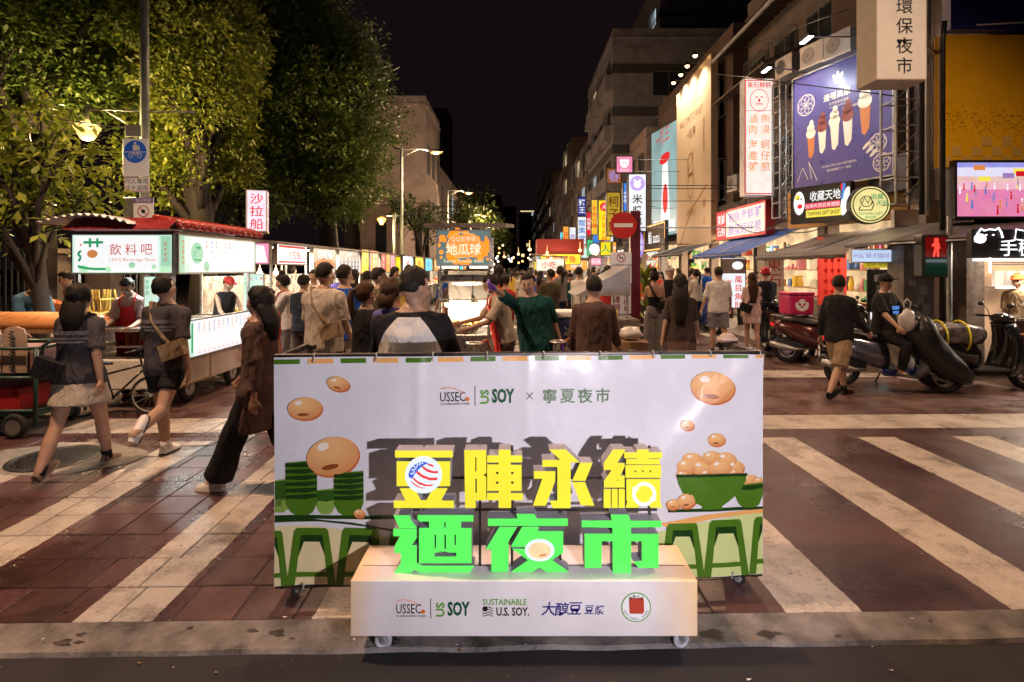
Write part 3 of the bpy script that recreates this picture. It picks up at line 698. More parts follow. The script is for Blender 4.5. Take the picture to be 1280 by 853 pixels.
# ---- the seven characters
LD0, LD1 = 2.564, 2.65
def lp(ox, oy):
    return lambda pts: [((ox + a*.1172 - CX_)*LD0/F_, H_-(oy + b*.1172 - HY_)*LD0/F_) for a, b in pts]
def rc(a, b, c, d): return [(a,b),(c,b),(c,d),(a,d)]
yel = lit('lit_yellow_acrylic', (.97, .84, .045), .98, .06, 4); grn = lit('lit_green_acrylic', (.12, .98, .13), .98, .05, 4)
yside = mat('grey_letter_side', (.36, .35, .40), .5, var=.25, vs=8)
LET = [
 ('豆', yel, 485, 545, [[rc(75,160,690,232)], [rc(92,275,662,538)], [[(125,562),(282,562),(350,690),(408,690),(478,562),(636,562),(566,694),(702,694),(702,770),(62,770),(62,694),(188,694)]]]),
 ('陣', yel, 570, 545, [[[(88,155),(322,155),(322,400),(285,420),(322,440),(322,688),(210,688),(210,770),(97,770)], rc(205,228,218,384), rc(206,458,222,612)],
                        [[(332,212),(455,212),(455,150),(583,150),(583,212),(706,212),(706,284),(583,284),(583,312),(700,312),(700,588),(583,588),(583,614),(714,614),(714,688),(588,688),(588,770),(455,770),(455,688),(330,688),(330,612),(455,612),(455,588),(332,588),(332,308),(455,308),(455,286),(332,286)], rc(426,385,452,412), rc(588,385,614,412), rc(426,488,452,515), rc(588,488,614,515)]]),
 ('永', yel, 655, 545, [[[(268,148),(448,148),(592,285),(498,285),(498,772),(308,772),(276,695),(356,695),(356,332),(197,332),(197,260),(390,260)]],
                        [[(105,380),(334,380),(334,480),(232,746),(96,746),(196,458),(105,458)]], [[(600,290),(732,290),(655,480),(515,480)]], [[(515,497),(652,497),(750,748),(606,740)]]]),
 ('續', yel, 740, 545, [[[(225,148),(360,148),(270,292),(348,292),(348,330),(305,426),(348,426),(348,552),(128,552),(128,485),(212,366),(126,366),(126,295)], [(272,460),(285,480),(268,488)]],
                        [rc(126,570,200,770)], [rc(212,570,274,770)], [rc(286,570,350,770)],
                        [[(345,178),(480,178),(480,148),(608,148),(608,178),(748,178),(748,240),(604,240),(604,250),(724,250),(724,304),(366,304),(366,250),(484,250),(484,240),(345,240)]],
                        [rc(358,314,738,448), rc(453,370,471,392), rc(534,370,552,392), rc(614,370,632,392)],
                        [[(368,464),(728,464),(728,700),(746,768),(626,768),(600,735),(510,735),(484,768),(362,768),(380,700),(368,690)]]]),
 ('迺', grn, 485, 630, [[[(58,126),(232,126),(240,170),(305,255),(305,262),(125,262)]],
                        [[(56,270),(304,270),(304,372),(250,446),(304,446),(304,636),(370,664),(920,664),(872,732),(345,732),(280,705),(250,735),(66,735),(136,632),(136,524),(70,524),(70,452),(130,346),(56,346)]],
                        [[(315,124),(910,124),(910,190),(778,190),(778,262),(890,262),(890,634),(330,634),(330,262),(438,262),(438,190),(345,190),(315,170)], rc(598,196,614,258), [(494,330),(512,330),(512,470),(496,486)], [(600,330),(618,330),(618,480),(606,492),(586,500),(560,520),(494,524),(494,566),(728,566),(728,522),(640,520),(606,506),(600,480)], rc(708,330,724,446)]]),
 ('夜', grn, 600, 630, [[[(84,162),(400,162),(388,112),(580,112),(606,160),(936,160),(936,236),(84,236)]],
                        [[(206,252),(394,252),(310,392),(310,400),(290,426),(306,430),(302,726),(120,726),(122,486),(62,486)]],
                        [[(448,250),(630,250),(612,296),(888,296),(888,520),(765,602),(950,728),(712,728),(634,682),(562,728),(332,728),(515,604),(345,484),(480,484),(480,462),(330,458)]]]),
 ('市', grn, 715, 630, [[[(412,118),(604,118),(624,184),(950,184),(958,250),(630,254),(630,324),(924,324),(924,686),(712,686),(652,618),(746,614),(746,400),(632,400),(630,736),(436,736),(434,400),(318,400),(314,686),(136,686),(134,322),(432,322),(432,256),(104,250),(104,182),(426,182)]]])]
for ch, fm, ox, oy, comps in LET:
    L = thing('letter', None, None, (0,0,0)); L.parent = plinth; L['label'] = ('glowing yellow' if fm is yel else 'glowing green') + ' three-dimensional character ' + ch
    body = MB(); face = MB(); f = lp(ox, oy)
    for loops in comps:
        loops = [f(l) for l in loops]
        holes_prism(body, loops, LD0-PY0+.004, LD1-PY0); holes_prism(face, loops, LD0-PY0, 0, back=False)
    # acrylic is a thin sheet proud of the side return
    body.build('side_return', yside, L); o = face.build('lit_face', fm, L)
    q = MB(); 
    for loops in comps:
        for l in loops:
            l = f(l); n = len(l)
            for i in range(n): a, b = l[i], l[(i+1)%n]; q.add([(a[0], LD0-PY0, a[1]), (b[0], LD0-PY0, b[1]), (b[0], LD0-PY0+.004, b[1]), (a[0], LD0-PY0+.004, a[1])], [(0,1,2,3)])
    q.build('face_rim', fm, L)
# steel posts that hold the yellow row above the green row
mb = MB()
for px in (530, 600, 640, 700, 770, 812): x = (px-CX_)*2.63/F_; mb.box(x-.006, 2.625-PY0, PZ1, x+.006, 2.637-PY0, .9)
for py in (640, 600): z = H_-(py-HY_)*2.63/F_; mb.box((497-CX_)*2.63/F_, 2.637-PY0+.001, z, (822-CX_)*2.63/F_, 2.643-PY0, z+.012)
mb.build('support', frame_m, plinth)
fy = LD0-PY0
def fpt(px, py): return ((px-CX_)*LD0/F_, H_-(py-HY_)*LD0/F_)
k2 = LD0/F_
# striped flag ball badge on the first character
bd = thing('badge', None, None); bd.parent = plinth
c0 = fpt(529.5, 593.3); q = MB(); q.lathe([(23*k2, 0), (23*k2, .006)], (c0[0], fy-.007, c0[1]), 40, Matrix.Rotation(-PI/2, 3, 'X')); q.build('disc', lit('lit_white_acrylic', (.86, .95, 1), .95, .04), bd)
flr = lit('lit_red_print', (.95, .06, .07), .9, .03); flb = lit('lit_blue_print', (.07, .14, .85), .8, .03); flw = MATS['lit_white_acrylic']
def cb(a, b): return fpt(485 + a*.1172, 545 + b*.1172)
q = MB()
for pts in ([(362,322),(380,318),(430,350),(500,372),(530,362),(538,392),(490,394),(430,380),(385,352)], [(300,372),(318,366),(370,408),(450,440),(536,438),(524,466),(450,468),(370,440),(312,398)],
            [(262,440),(276,438),(330,482),(420,515),(500,508),(460,530),(400,530),(330,508),(280,466)], [(236,462),(290,505),(350,540),(408,550),(370,554),(320,540),(270,508)], [(418,300),(440,290),(478,302),(498,324),(470,322)]):
    q.poly([cb(*p) for p in pts], fy-.0085)
q.build('stripes', flr, bd)
q = MB(); q.poly([cb(*p) for p in [(440,290),(400,272),(350,272),(290,300),(240,350),(222,400),(226,435),(262,450),(290,400),(340,340),(400,298)]], fy-.0085); q.build('canton', flb, bd)
q = MB()
for a, b in ((252,395),(262,358),(280,355),(288,325),(312,320),(318,300),(342,300),(345,285),(370,285),(270,395),(300,345),(282,378)): q.disc(*cb(a, b), 1.1*k2, y=fy-.0095, n=6)
q.build('stars', flw, bd)
# recycling arrows on the fourth character
bd = thing('badge', None, None); bd.parent = plinth
c0 = fpt(805, 617.5); q = MB(); q.ring(c0[0], c0[1], 10.5*k2, 15*k2, fy-.003, 20, -25, 125); q.ring(c0[0], c0[1], 10.5*k2, 15*k2, fy-.003, 20, 155, 305)
for a in (-25, 155):
    ar = R(a); t0 = R(a-32)
    q.poly([(c0[0]+8*k2*math.cos(ar), c0[1]+8*k2*math.sin(ar)), (c0[0]+17.8*k2*math.cos(ar), c0[1]+17.8*k2*math.sin(ar)), (c0[0]+13*k2*math.cos(t0), c0[1]+13*k2*math.sin(t0))], fy-.003)
q.build('arrows', lit('lit_pale_arrow', (.97, 1, .97), 1.0, .03), bd)
# bean badge on the green character
bd = thing('badge', None, None); bd.parent = plinth
c0 = fpt(674.5, 687.5); q = MB(); q.loft([((c0[0], fy-.006, c0[1]), 18.4*k2, 13.6*k2, Matrix.Rotation(PI/2, 3, 'X')), ((c0[0], fy, c0[1]), 18.4*k2, 13.6*k2, Matrix.Rotation(PI/2, 3, 'X'))], 36); q.build('disc', flw, bd)
q = MB(); q.disc(c0[0], c0[1], 14.2*k2, 10.5*k2, fy-.008, 30); q.build('bean', lit('lit_bean_print', (1, .74, .42), .98, .15, 9), bd)
q = MB(); q.disc(c0[0]+4*k2, c0[1]-5.5*k2, 5*k2, 1.4*k2, fy-.009, 16, tilt=10); q.build('bean_scar', lit('lit_bean_scar', (.95, .3, .1), .8, 0), bd)
# ================================================================== people
import numpy as np
def skin_mat(i):
    c = [(.42, .25, .17), (.36, .2, .13), (.48, .3, .22)][i % 3]
    m = mat('skin_%s' % 'abc'[i % 3], c, .5, var=.12, vs=12); m.node_tree.nodes['Principled BSDF'].inputs['Subsurface Weight'].default_value = .0; return m
def cloth(name, col, rough=.85):
    """woven cloth with soft folds"""
    if name in MATS: return MATS[name]
    m = mat(name, col, rough, var=.14, vs=5, spec=.2); t = m.node_tree; b = t.nodes['Principled BSDF']
    tc = t.nodes.new('ShaderNodeTexCoord'); n = t.nodes.new('ShaderNodeTexNoise'); n.inputs['Scale'].default_value = 7; n.inputs['Detail'].default_value = 2.5; n.inputs['Distortion'].default_value = 1.2
    mp = t.nodes.new('ShaderNodeMapping'); mp.inputs['Scale'].default_value = (1.3, 1.3, .55)
    t.links.new(tc.outputs['Object'], mp.inputs[0]); t.links.new(mp.outputs[0], n.inputs[0])
    bp = t.nodes.new('ShaderNodeBump'); bp.inputs['Strength'].default_value = .9; bp.inputs['Distance'].default_value = .045
    t.links.new(n.outputs['Fac'], bp.inputs['Height']); t.links.new(bp.outputs[0], b.inputs['Normal']); return m
def hair_mat(name, col):
    if name in MATS: return MATS[name]
    m = mat(name, col, .62, var=.3, vs=30, spec=.22); t = m.node_tree; b = t.nodes['Principled BSDF']
    tc = t.nodes.new('ShaderNodeTexCoord'); n = t.nodes.new('ShaderNodeTexNoise'); n.inputs['Scale'].default_value = 26; mp = t.nodes.new('ShaderNodeMapping'); mp.inputs['Scale'].default_value = (3, 3, .35)
    t.links.new(tc.outputs['Object'], mp.inputs[0]); t.links.new(mp.outputs[0], n.inputs[0])
    bp = t.nodes.new('ShaderNodeBump'); bp.inputs['Strength'].default_value = .35; bp.inputs['Distance'].default_value = .008
    t.links.new(n.outputs['Fac'], bp.inputs['Height']); t.links.new(bp.outputs[0], b.inputs['Normal']); return m
black_hair = hair_mat('black_hair', (.016, .012, .01)); brown_hair = hair_mat('brown_hair', (.06, .028, .014))
def fuse(mb, name, m, parent, vox, dec=.5, smooth=4):
    """melt overlapping closed shapes into one continuous surface"""
    o = mb.build(name, m, parent)
    r = o.modifiers.new('r', 'REMESH'); r.mode = 'VOXEL'; r.voxel_size = vox; r.use_smooth_shade = True
    s = o.modifiers.new('s', 'SMOOTH'); s.factor = .5; s.iterations = smooth
    if dec < 1: d = o.modifiers.new('d', 'DECIMATE'); d.ratio = dec
    bake(o)
    if name in ('shirt', 'trousers', 'shorts', 'skirt') and vox <= .0131:      # folds in the cloth
        n_ = len(o.data.vertices); c = np.empty(n_*3, 'f'); nn_ = np.empty(n_*3, 'f'); o.data.vertices.foreach_get('co', c); o.data.vertex_normals.foreach_get('vector', nn_)
        c = c.reshape(-1,3); x_, y_, z_ = c.T; w1 = np.sin(x_*13+2*np.sin(z_*7+y_*5)); w2 = np.sin(z_*21+9*x_+2.5*np.sin(y_*11+x_*8)); w3 = np.sin(x_*31-z_*17+y_*23)
        f = .005*w1*w2 + .009*np.maximum(0, 1-np.abs(np.sin(x_*7+z_*4.5+1.7*np.sin(z_*6-y_*9)))*1.8)*(.5+.5*w1) + .002*w3
        c = c + nn_.reshape(-1,3)*f[:,None]; o.data.vertices.foreach_set('co', c.astype('f').ravel()); o.data.update()
    for p in o.data.polygons: p.use_smooth = True
    return o
def limb(mb, p0, r0, p1, r1, n=12, flat=1.0):
    """tapered limb segment with rounded ends"""
    p0, p1 = Vector(p0), Vector(p1); t = (p1-p0); L = t.length; q = t.to_track_quat('Z', 'X').to_matrix()
    pr_ = [(0, -r0)] + [(r0*math.sin(a), -r0*math.cos(a)) for a in (.5, 1.0)] + [(r0, 0)]
    for i in range(1, 4): u = i/4; pr_.append((r0+(r1-r0)*u, L*u))
    pr_ += [(r1, L)] + [(r1*math.cos(a), L+r1*math.sin(a)) for a in (.55, 1.1)] + [(0, L+r1)]
    mb.lathe([(max(a, 0), b) for a, b in pr_], p0, n, q)
def raglan_mat(a, b_, k):
    m = b_.copy(); m.name = 'raglan_jersey'; t = m.node_tree; b = t.nodes['Principled BSDF']; L = t.links.new
    tc = t.nodes.new('ShaderNodeTexCoord'); sp = t.nodes.new('ShaderNodeSeparateXYZ'); L(tc.outputs['Object'], sp.inputs[0])
    def M(op, x, y=None):
        n = t.nodes.new('ShaderNodeMath'); n.operation = op
        for i, q in enumerate((x, y)):
            if q is None: continue
            if isinstance(q, (int, float)): n.inputs[i].default_value = q
            else: L(q, n.inputs[i])
        return n.outputs[0]
    z = M('DIVIDE', sp.outputs[2], k); x = M('ABSOLUTE', M('DIVIDE', sp.outputs[0], k)); u = M('MAXIMUM', M('SUBTRACT', z, 1.2), 0.)
    lim = M('SUBTRACT', .195, M('ADD', M('MULTIPLY', u, .1), M('MULTIPLY', M('MULTIPLY', u, u), 1.9)))
    f = M('MULTIPLY', M('LESS_THAN', x, lim), M('LESS_THAN', z, 1.435))
    old = b.inputs['Base Color'].links[0].from_socket; mm = t.nodes.new('ShaderNodeMix'); mm.data_type = 'RGBA'; L(f, mm.inputs[0]); mm.inputs[6].default_value = (.012,.012,.014,1); L(old, mm.inputs[7]); L(mm.outputs[2], b.inputs['Base Color']); return m
def person(name_label, loc, face_deg=0, h=1.68, lean=0, side=0, twist=0, nod=0, turn=0, roll=0,
           aL=(8, 6, 10), aR=(8, 6, 10), lL=(0, 0), lR=(0, 0), spread=.0, hip=None,
           top=None, sleeve=.5, hem=0, bottom=None, blen=1.0, bwide=0, skirt=None, hair='short', hairm=None, sk=0,
           shoe=None, sole=None, fem=False, vox=.012, group=None, heavy=1.0, faced=True, cap=None, helmet=None, gloves=None,
           bag=None, mask=None, apron=None, raglan=None, bareback=False, sock=None, print_=None, legs=True, rest=None, beltline=None):
    """arm = (forward, outward, elbow bend); leg = (forward, knee bend), degrees; looks towards -y before turning"""
    k = h/1.70; t = thing('person', name_label, 'person', loc, R(face_deg), group)
    pel = Vector((0, 0, (.90*k if hip is None else hip)))
    ML = Matrix.Rotation(R(lean), 3, 'X') @ Matrix.Rotation(R(side), 3, 'Y') @ Matrix.Rotation(R(twist), 3, 'Z')   # lean: towards -y
    def T(x, y, z): return pel + ML @ Vector((x*k, y*k, (z-.90)*k))
    sw = (.165 if fem else .19)*heavy**.6; cw = (.135 if fem else .158)*heavy; ww = (.115 if fem else .138)*heavy; hw = (.165 if fem else .155)*heavy
    def torso(mb, e=0, z0=.80, z1=1.49, loose=0):
        rg = [(.78, hw*.90, .10*heavy), (.86, hw, .118*heavy), (.93, hw*.97, .112*heavy), (1.03, ww*1.04, .098*heavy), (1.12, ww, .095*heavy), (1.22, cw, .108*heavy), (1.32, cw*1.08, .112*heavy), (1.39, cw*1.05, .1), (1.425, cw*.9, .088), (1.445, cw*.66, .075), (1.465, .075, .066), (1.49, .056, .058)]
        # sample profile between z0 and z1
        def at(z):
            for a, b in zip(rg[:-1], rg[1:]):
                if a[0] <= z <= b[0]: u = (z-a[0])/(b[0]-a[0]); return (a[1]+(b[1]-a[1])*u, a[2]+(b[2]-a[2])*u)
            return rg[0][1:] if z < rg[0][0] else rg[-1][1:]
        zs = sorted({z0, z1} | {g[0] for g in rg if z0 < g[0] < z1}); out = []
        for z in zs:
            a, b = at(z); ee = e + loose*max(0, min(1, (1.3-z)/.35))
            if loose: a = max(a, cw*.98 if z < 1.2 else a)
            out.append((T(0, .012*math.sin((z-.9)*5), z), (a+ee)*k, (b+ee)*k, ML))
        mb.loft(out, 20)
    # --- skeleton points
    sh = {}; 
    for s_, ang in (('L', aL), ('R', aR)):
        sx = 1 if s_ == 'L' else -1            # L is at +x before turning (person looks to -y: its own left hand)
        fwd, out_, bend = ang[:3]; bin_ = ang[3] if len(ang) > 3 else 0
        S0 = T(sx*(sw-.03), 0, 1.375)
        d = Matrix.Rotation(R(sx*-out_), 3, 'Y') @ Matrix.Rotation(R(-fwd), 3, 'X') @ Vector((0, 0, -1)) if False else Vector((0, 0, -1))
        d = Vector((0, -math.sin(R(fwd)), -math.cos(R(fwd)))); d = Matrix.Rotation(R(-sx*out_), 3, 'Y') @ d
        d = ML @ d; E = S0 + d*.285*k
        ax = Vector((1, 0, 0)); d2 = Vector((0, -math.sin(R(fwd+bend)), -math.cos(R(fwd+bend)))); d2 = Matrix.Rotation(R(-sx*(out_-bin_)), 3, 'Y') @ d2; d2 = ML @ d2
        Wp = E + d2*.245*k; sh[s_] = (S0, E, Wp, d2)
    lg = {}
    for s_, ang in (('L', lL), ('R', lR)):
        sx = 1 if s_ == 'L' else -1; f, kn = ang[:2]
        H0 = pel + Vector((sx*.085*k*heavy, 0, -.04*k)); u = Vector((sx*math.sin(R(spread)), -math.sin(R(f)), -math.cos(R(f)))).normalized()
        K = H0 + u*.40*k; v = Vector((sx*math.sin(R(spread))*.5, -math.sin(R(f-kn)), -math.cos(R(f-kn)))).normalized(); A = K + v*.395*k
        lg[s_] = (H0, K, A, v, f-kn)
    if hip is None:     # stand on the ground: lower the body until the lowest sole touches
        low = min(lg[s_][2].z - .075*k for s_ in 'LR')
        dz = -low; t.location.z += 0
        pel.z += dz
        sh = {q: tuple(x + Vector((0,0,dz)) if i < 3 else x for i, x in enumerate(v)) for q, v in sh.items()}
        lg = {q: (v[0]+Vector((0,0,dz)), v[1]+Vector((0,0,dz)), v[2]+Vector((0,0,dz)), v[3], v[4]) for q, v in lg.items()}
    # --- body
    b = MB(); torso(b)
    MH = ML @ Matrix.Rotation(R(turn), 3, 'Z') @ Matrix.Rotation(R(nod), 3, 'X') @ Matrix.Rotation(R(roll), 3, 'Y')
    nb = T(0, 0, 1.46); 
    def Hd(x, y, z): return nb + MH @ Vector((x*k, y*k, (z-1.46)*k))
    limb(b, T(0, .01, 1.42), .056*k, Hd(0, -.005, 1.53), .052*k)
    b.ball(Hd(0, .005, 1.615), .076*k, .094*k, .100*k, 16, 12, MH)
    b.ball(Hd(0, -.028, 1.555), .055*k, .062*k, .062*k, 14, 10, MH)      # jaw
    b.ball(Hd(0, -.065, 1.520), .026*k, .022*k, .020*k, 10, 8, MH)       # chin
    b.ball(Hd(0, -.096, 1.583), .014*k, .020*k, .018*k, 8, 6, MH); b.ball(Hd(0, -.088, 1.603), .010*k, .016*k, .024*k, 8, 6, MH)  # nose
    b.ball(Hd(0, -.086, 1.552), .024*k, .012*k, .009*k, 8, 6, MH)        # lips
    for s_ in (-1, 1): b.ball(Hd(s_*.077, .008, 1.592), .010*k, .020*k, .031*k, 8, 6, MH); b.ball(Hd(s_*.04, -.068, 1.575), .024*k, .022*k, .024*k, 8, 6, MH)
    for s_ in 'LR':
        sx = 1 if s_ == 'L' else -1; S0, E, Wp, d2 = sh[s_]
        limb(b, S0, .045*k*heavy**.5, E, .037*k); limb(b, E, .039*k, Wp, .026*k)
        if not (gloves): hand(b, Wp, d2, sx, k, ML)
        if legs:
            H0, K, A, v, fa = lg[s_]
            limb(b, H0, .088*k*heavy**.5, K, .054*k); limb(b, K, .053*k, K+(A-K)*.38, .055*k*heavy**.4); limb(b, K+(A-K)*.38, .055*k*heavy**.4, A, .036*k)
            limb(b, A, .036*k, A + Vector((0, -.08*k, -.03*k)), .03*k)
    fuse(b, 'body', skin_mat(sk), t, vox, .45)
    if gloves:
        for s_ in 'LR':
            g = MB(); S0, E, Wp, d2 = sh[s_]; hand(g, Wp, d2, 1 if s_ == 'L' else -1, k*1.12, ML); limb(g, Wp-d2*.06*k, .031*k, Wp, .03*k); fuse(g, 'glove', gloves, t, min(vox, .009), .5, 2)
    # --- trousers / shorts / skirt
    if bottom is not None and legs:
        c = MB()
        if skirt:
            z0 = skirt; rg = []
            for z, e in ((1.02, .012), (.92, .018), (.80, .03), (z0, .05)):
                a = (hw if z < .95 else ww*1.04); 
                c0 = pel + Vector((0, 0, (z-.90)*k)); mid = (lg['L'][1]+lg['R'][1])/2; u = max(0, (.9-z)/.45); c0.y += (mid.y-pel.y)*u; 
                ext = abs(lg['L'][1].y-lg['R'][1].y)*.5*u
                rg.append((c0, (a+e)*k, (.115+e)*k + ext))
            c.loft(rg[::-1], 22)
        else:
            rg = [(pel + Vector((0,0,(z-.90)*k)), (a+.014)*k, (bb+.014)*k) for z, a, bb in ((.80, hw*.93, .105*heavy), (.88, hw, .12*heavy), (.95, hw*.97, .112*heavy), (1.03, ww*1.04, .1*heavy))]
            c.loft(rg, 20)
            for s_ in 'LR':
                H0, K, A, v, fa = lg[s_]; e = .014 + bwide
                if blen <= .55:
                    u = blen/.5; limb(c, H0, .1*k*heavy**.5, H0+(K-H0)*(.55*u), (.09+bwide)*k); 
                    c.lathe([((.098*heavy**.5)*k, 0), ((.082+bwide)*k, .4*k*u)], H0, 14, (K-H0).to_track_quat('Z','X').to_matrix())
                else:
                    limb(c, H0, .1*k*heavy**.5, K, (.056+e)*k); en = K+(A-K)*(.9*(blen if blen <= 1 else 1))
                    c.lathe([((.056+e)*k, -.01), ((.054+e)*k, .15*k), ((.046+e+bwide*.6)*k, (en-K).length)], K, 14, (A-K).to_track_quat('Z','X').to_matrix())
        fuse(c, 'skirt' if skirt else ('shorts' if blen < .6 else 'trousers'), bottom, t, max(vox, .013), .5, 3)
    # --- top
    if top is not None:
        c = MB(); torso(c, .016, .86-hem, 1.455, .018)
        for s_ in 'LR':
            S0, E, Wp, d2 = sh[s_]
            if sleeve <= 0: continue
            u = min(sleeve*2, 1)
            q = (E-S0); en = S0 + q*u*.9
            limb(c, S0 + q*.02, .060*k*heavy**.5, S0+q*.2, .064*k*heavy**.4); c.lathe([(.058*k*heavy**.5, .02), (.064*k, q.length*u*.9)], S0, 14, q.to_track_quat('Z','X').to_matrix())
            if sleeve > .5:
                limb(c, S0+q*.3, .06*k, E, .052*k); w_ = Wp-E; c.lathe([(.052*k, -.01), (.043*k, w_.length*min(1, (sleeve-.5)*2))], E, 14, w_.to_track_quat('Z','X').to_matrix())
        if bareback:
            c = MB(); torso(c, .01, .93, 1.2)
        o = fuse(c, 'shirt', raglan_mat(top, raglan, k) if raglan else top, t, max(vox, .012), .6, 3)
    # --- shoes
    if legs:
        for s_ in 'LR':
            H0, K, A, v, fa = lg[s_]; pitch = -R(max(-5, min(55, -fa*.8 if fa < 0 else -fa*.3)))
            rot = Matrix.Rotation(pitch, 3, 'X'); sx = 1 if s_ == 'L' else -1
            if hip is not None: rot = Matrix.Identity(3)
            sm = shoe or blackp; g = MB(); base = A + rot @ Vector((0, 0, -.072*k))
            prof = [(.055, .030, .078), (.03, .036, .082), (0, .037, .088), (-.05, .040, .066), (-.10, .045, .050), (-.15, .044, .040), (-.185, .032, .030), (-.198, .012, .016)]
            vs = []; n = 10
            for y_, w_, h_ in prof:
                for j in range(n):
                    a = PI*j/(n-1); vs.append(base + rot @ Vector((w_*k*math.cos(a), y_*k, (.014 + h_*math.sin(a)**.8)*k)))
            fs = [(i*n+j, i*n+j+1, (i+1)*n+j+1, (i+1)*n+j) for i in range(len(prof)-1) for j in range(n-1)]
            fs += [tuple(range(n)), tuple((len(prof)-1)*n+j for j in range(n))[::-1]]
            g.add(vs, fs); so = g.build('shoe', sm, t, smooth=True)
            g = MB(); q = [(.058, .028), (.03, .037), (0, .039), (-.05, .043), (-.1, .048), (-.15, .047), (-.188, .034), (-.203, .012)]
            vs = [base + rot @ Vector((sg*w_*k, y_*k, zz*k)) for zz in (0, .018) for sg, qq in ((1, q), (-1, q[::-1])) for y_, w_ in qq]; m_ = len(q)*2
            g.add(vs, [tuple(range(m_)), tuple(range(2*m_-1, m_-1, -1))] + [(i, (i+1) % m_, (i+1) % m_+m_, i+m_) for i in range(m_)]); g.build('sole', sole or whitei, so)
            if sock: g = MB(); g.lathe([(.042*k, 0), (.043*k, .09*k)], A + Vector((0,0,-.03*k)), 12, (K-A).to_track_quat('Z','X').to_matrix()); g.build('sock', sock, t, smooth=True)
    # --- head details
    hm = hairm or black_hair
    if faced:
        for s_ in (-1, 1):
            g = MB(); g.ball(Hd(s_*.03, -.0845, 1.604), .0125*k, .006*k, .0055*k, 8, 6, MH); g.build('eye', mat('dark_eye', (.02, .012, .01), .2, var=0), t, smooth=True)
            g = MB(); g.cbox(Hd(s_*.031, -.0875, 1.622), (.03*k, .006*k, .005*k), MH); g.build('eyebrow', hm, t)
        if not mask: g = MB(); g.ball(Hd(0, -.096, 1.5515), .02*k, .005*k, .0035*k, 10, 6, MH); g.build('mouth', mat('lips', (.28, .09, .07), .5, var=0), t, smooth=True)
    if mask: g = MB(); g.ball(Hd(0, -.05, 1.558), .062*k, .062*k, .05*k, 16, 10, MH); g.build('mask', mask, t, smooth=True)
    if hair:
        g = MB(); n, m_ = 28, 18; vs = []; rr = random.Random(int(abs(loc[0])*100+abs(loc[1])*37)+1)
        bun = .006 if hair == 'short' else .016
        ox = rr.uniform(0, 50)
        for i in range(m_+1):
            th = PI*i/m_
            for j in range(n):
                a = 2*PI*j/n; x, y, z = math.sin(th)*math.sin(a), math.sin(th)*math.cos(a), math.cos(th)   # y>0: back
                nz = noise.noise(Vector((x*3.2+ox, y*3.2, z*3.2)))*.09 + noise.noise(Vector((x*9+ox, y*9, z*4)))*.09 + noise.noise(Vector((x*19, y*19+ox, z*7)))*.05
                rx, ry, rz = .079+bun, .098+bun, .103+bun
                lowb = -.62 if hair == 'short' else -.8
                lim = .40 + .1*noise.noise(Vector((a*2, ox, 0))) if y < -.35 else (-.05 - .5*max(0, y+.35) - (0 if hair == 'short' else .5))
                if y > .2: lim = lowb
                f = 1 + nz
                if z < lim: f = .80
                vs.append(Hd(x*rx*f, .008 + y*ry*f, 1.622 + z*rz*f))
        fs = [(i*n+j, (i+1)*n+j, (i+1)*n+(j+1) % n, i*n+(j+1) % n) for i in range(m_) for j in range(n)]
        if hair in ('long', 'verylong', 'bob'):
            L_ = {'long': 1.30, 'verylong': 1.08, 'bob': 1.46}[hair]; zs = [1.62, 1.55, 1.47, 1.40, 1.3, 1.2, 1.08]; zs = [z for z in zs if z > L_+.01] + [L_]
            g.add(vs, fs); rg = []
            for i, z in enumerate(zs):
                u = i/(len(zs)-1); c0 = Hd(0, .035 + .06*min(1, u*1.5), z) if z > 1.5 else T(0, .10+.02*u, z)
                rg.append((c0, (.088 + .02*math.sin(u*PI) - .03*u**3)*k, (.068 - .028*u)*k, ML))
            g.loft(rg, 20); 
            g.v = [tuple(Vector(v) + Vector((.008*noise.noise(Vector(v)*18), .006*noise.noise(Vector(v)*16+Vector((5,0,0))), 0))) for v in g.v]
        elif hair == 'ponytail':
            g.add(vs, fs); pts = [Hd(0, .10, 1.66), Hd(0, .15, 1.64), Hd(0, .165, 1.56), Hd(0, .15, 1.46), Hd(0, .135, 1.36), Hd(0, .13, 1.28)]; g.tube(pts, [.022*k, .03*k, .036*k, .034*k, .026*k, .008*k], 12)
        elif hair == 'bun':
            g.add(vs, fs); g.ball(Hd(0, .03, 1.75), .05*k, .05*k, .045*k, 12, 8)
        else: g.add(vs, fs)
        g.build('hair', hm, t, smooth=True)
    if cap is not None:
        g = MB(); g.ball(Hd(0, .005, 1.65), .088*k, .106*k, .078*k, 18, 10, MH); g.loft([(Hd(0, -.10, 1.655), .07*k, .075*k, MH), (Hd(0, -.105, 1.663), .07*k, .075*k, MH)], 16); g.build('cap', cap, t, smooth=True)
    if helmet is not None:
        g = MB(); vs = []; n, m_ = 24, 12
        for i in range(m_+1):
            th = PI*.62*i/m_
            for j in range(n): a = 2*PI*j/n; vs.append(Hd(.106*math.sin(th)*math.sin(a), .008 + .128*math.sin(th)*math.cos(a), 1.64 + .112*math.cos(th)))
        g.add(vs, [(i*n+j, (i+1)*n+j, (i+1)*n+(j+1) % n, i*n+(j+1) % n) for i in range(m_) for j in range(n)]); g.build('helmet', helmet, t, smooth=True)
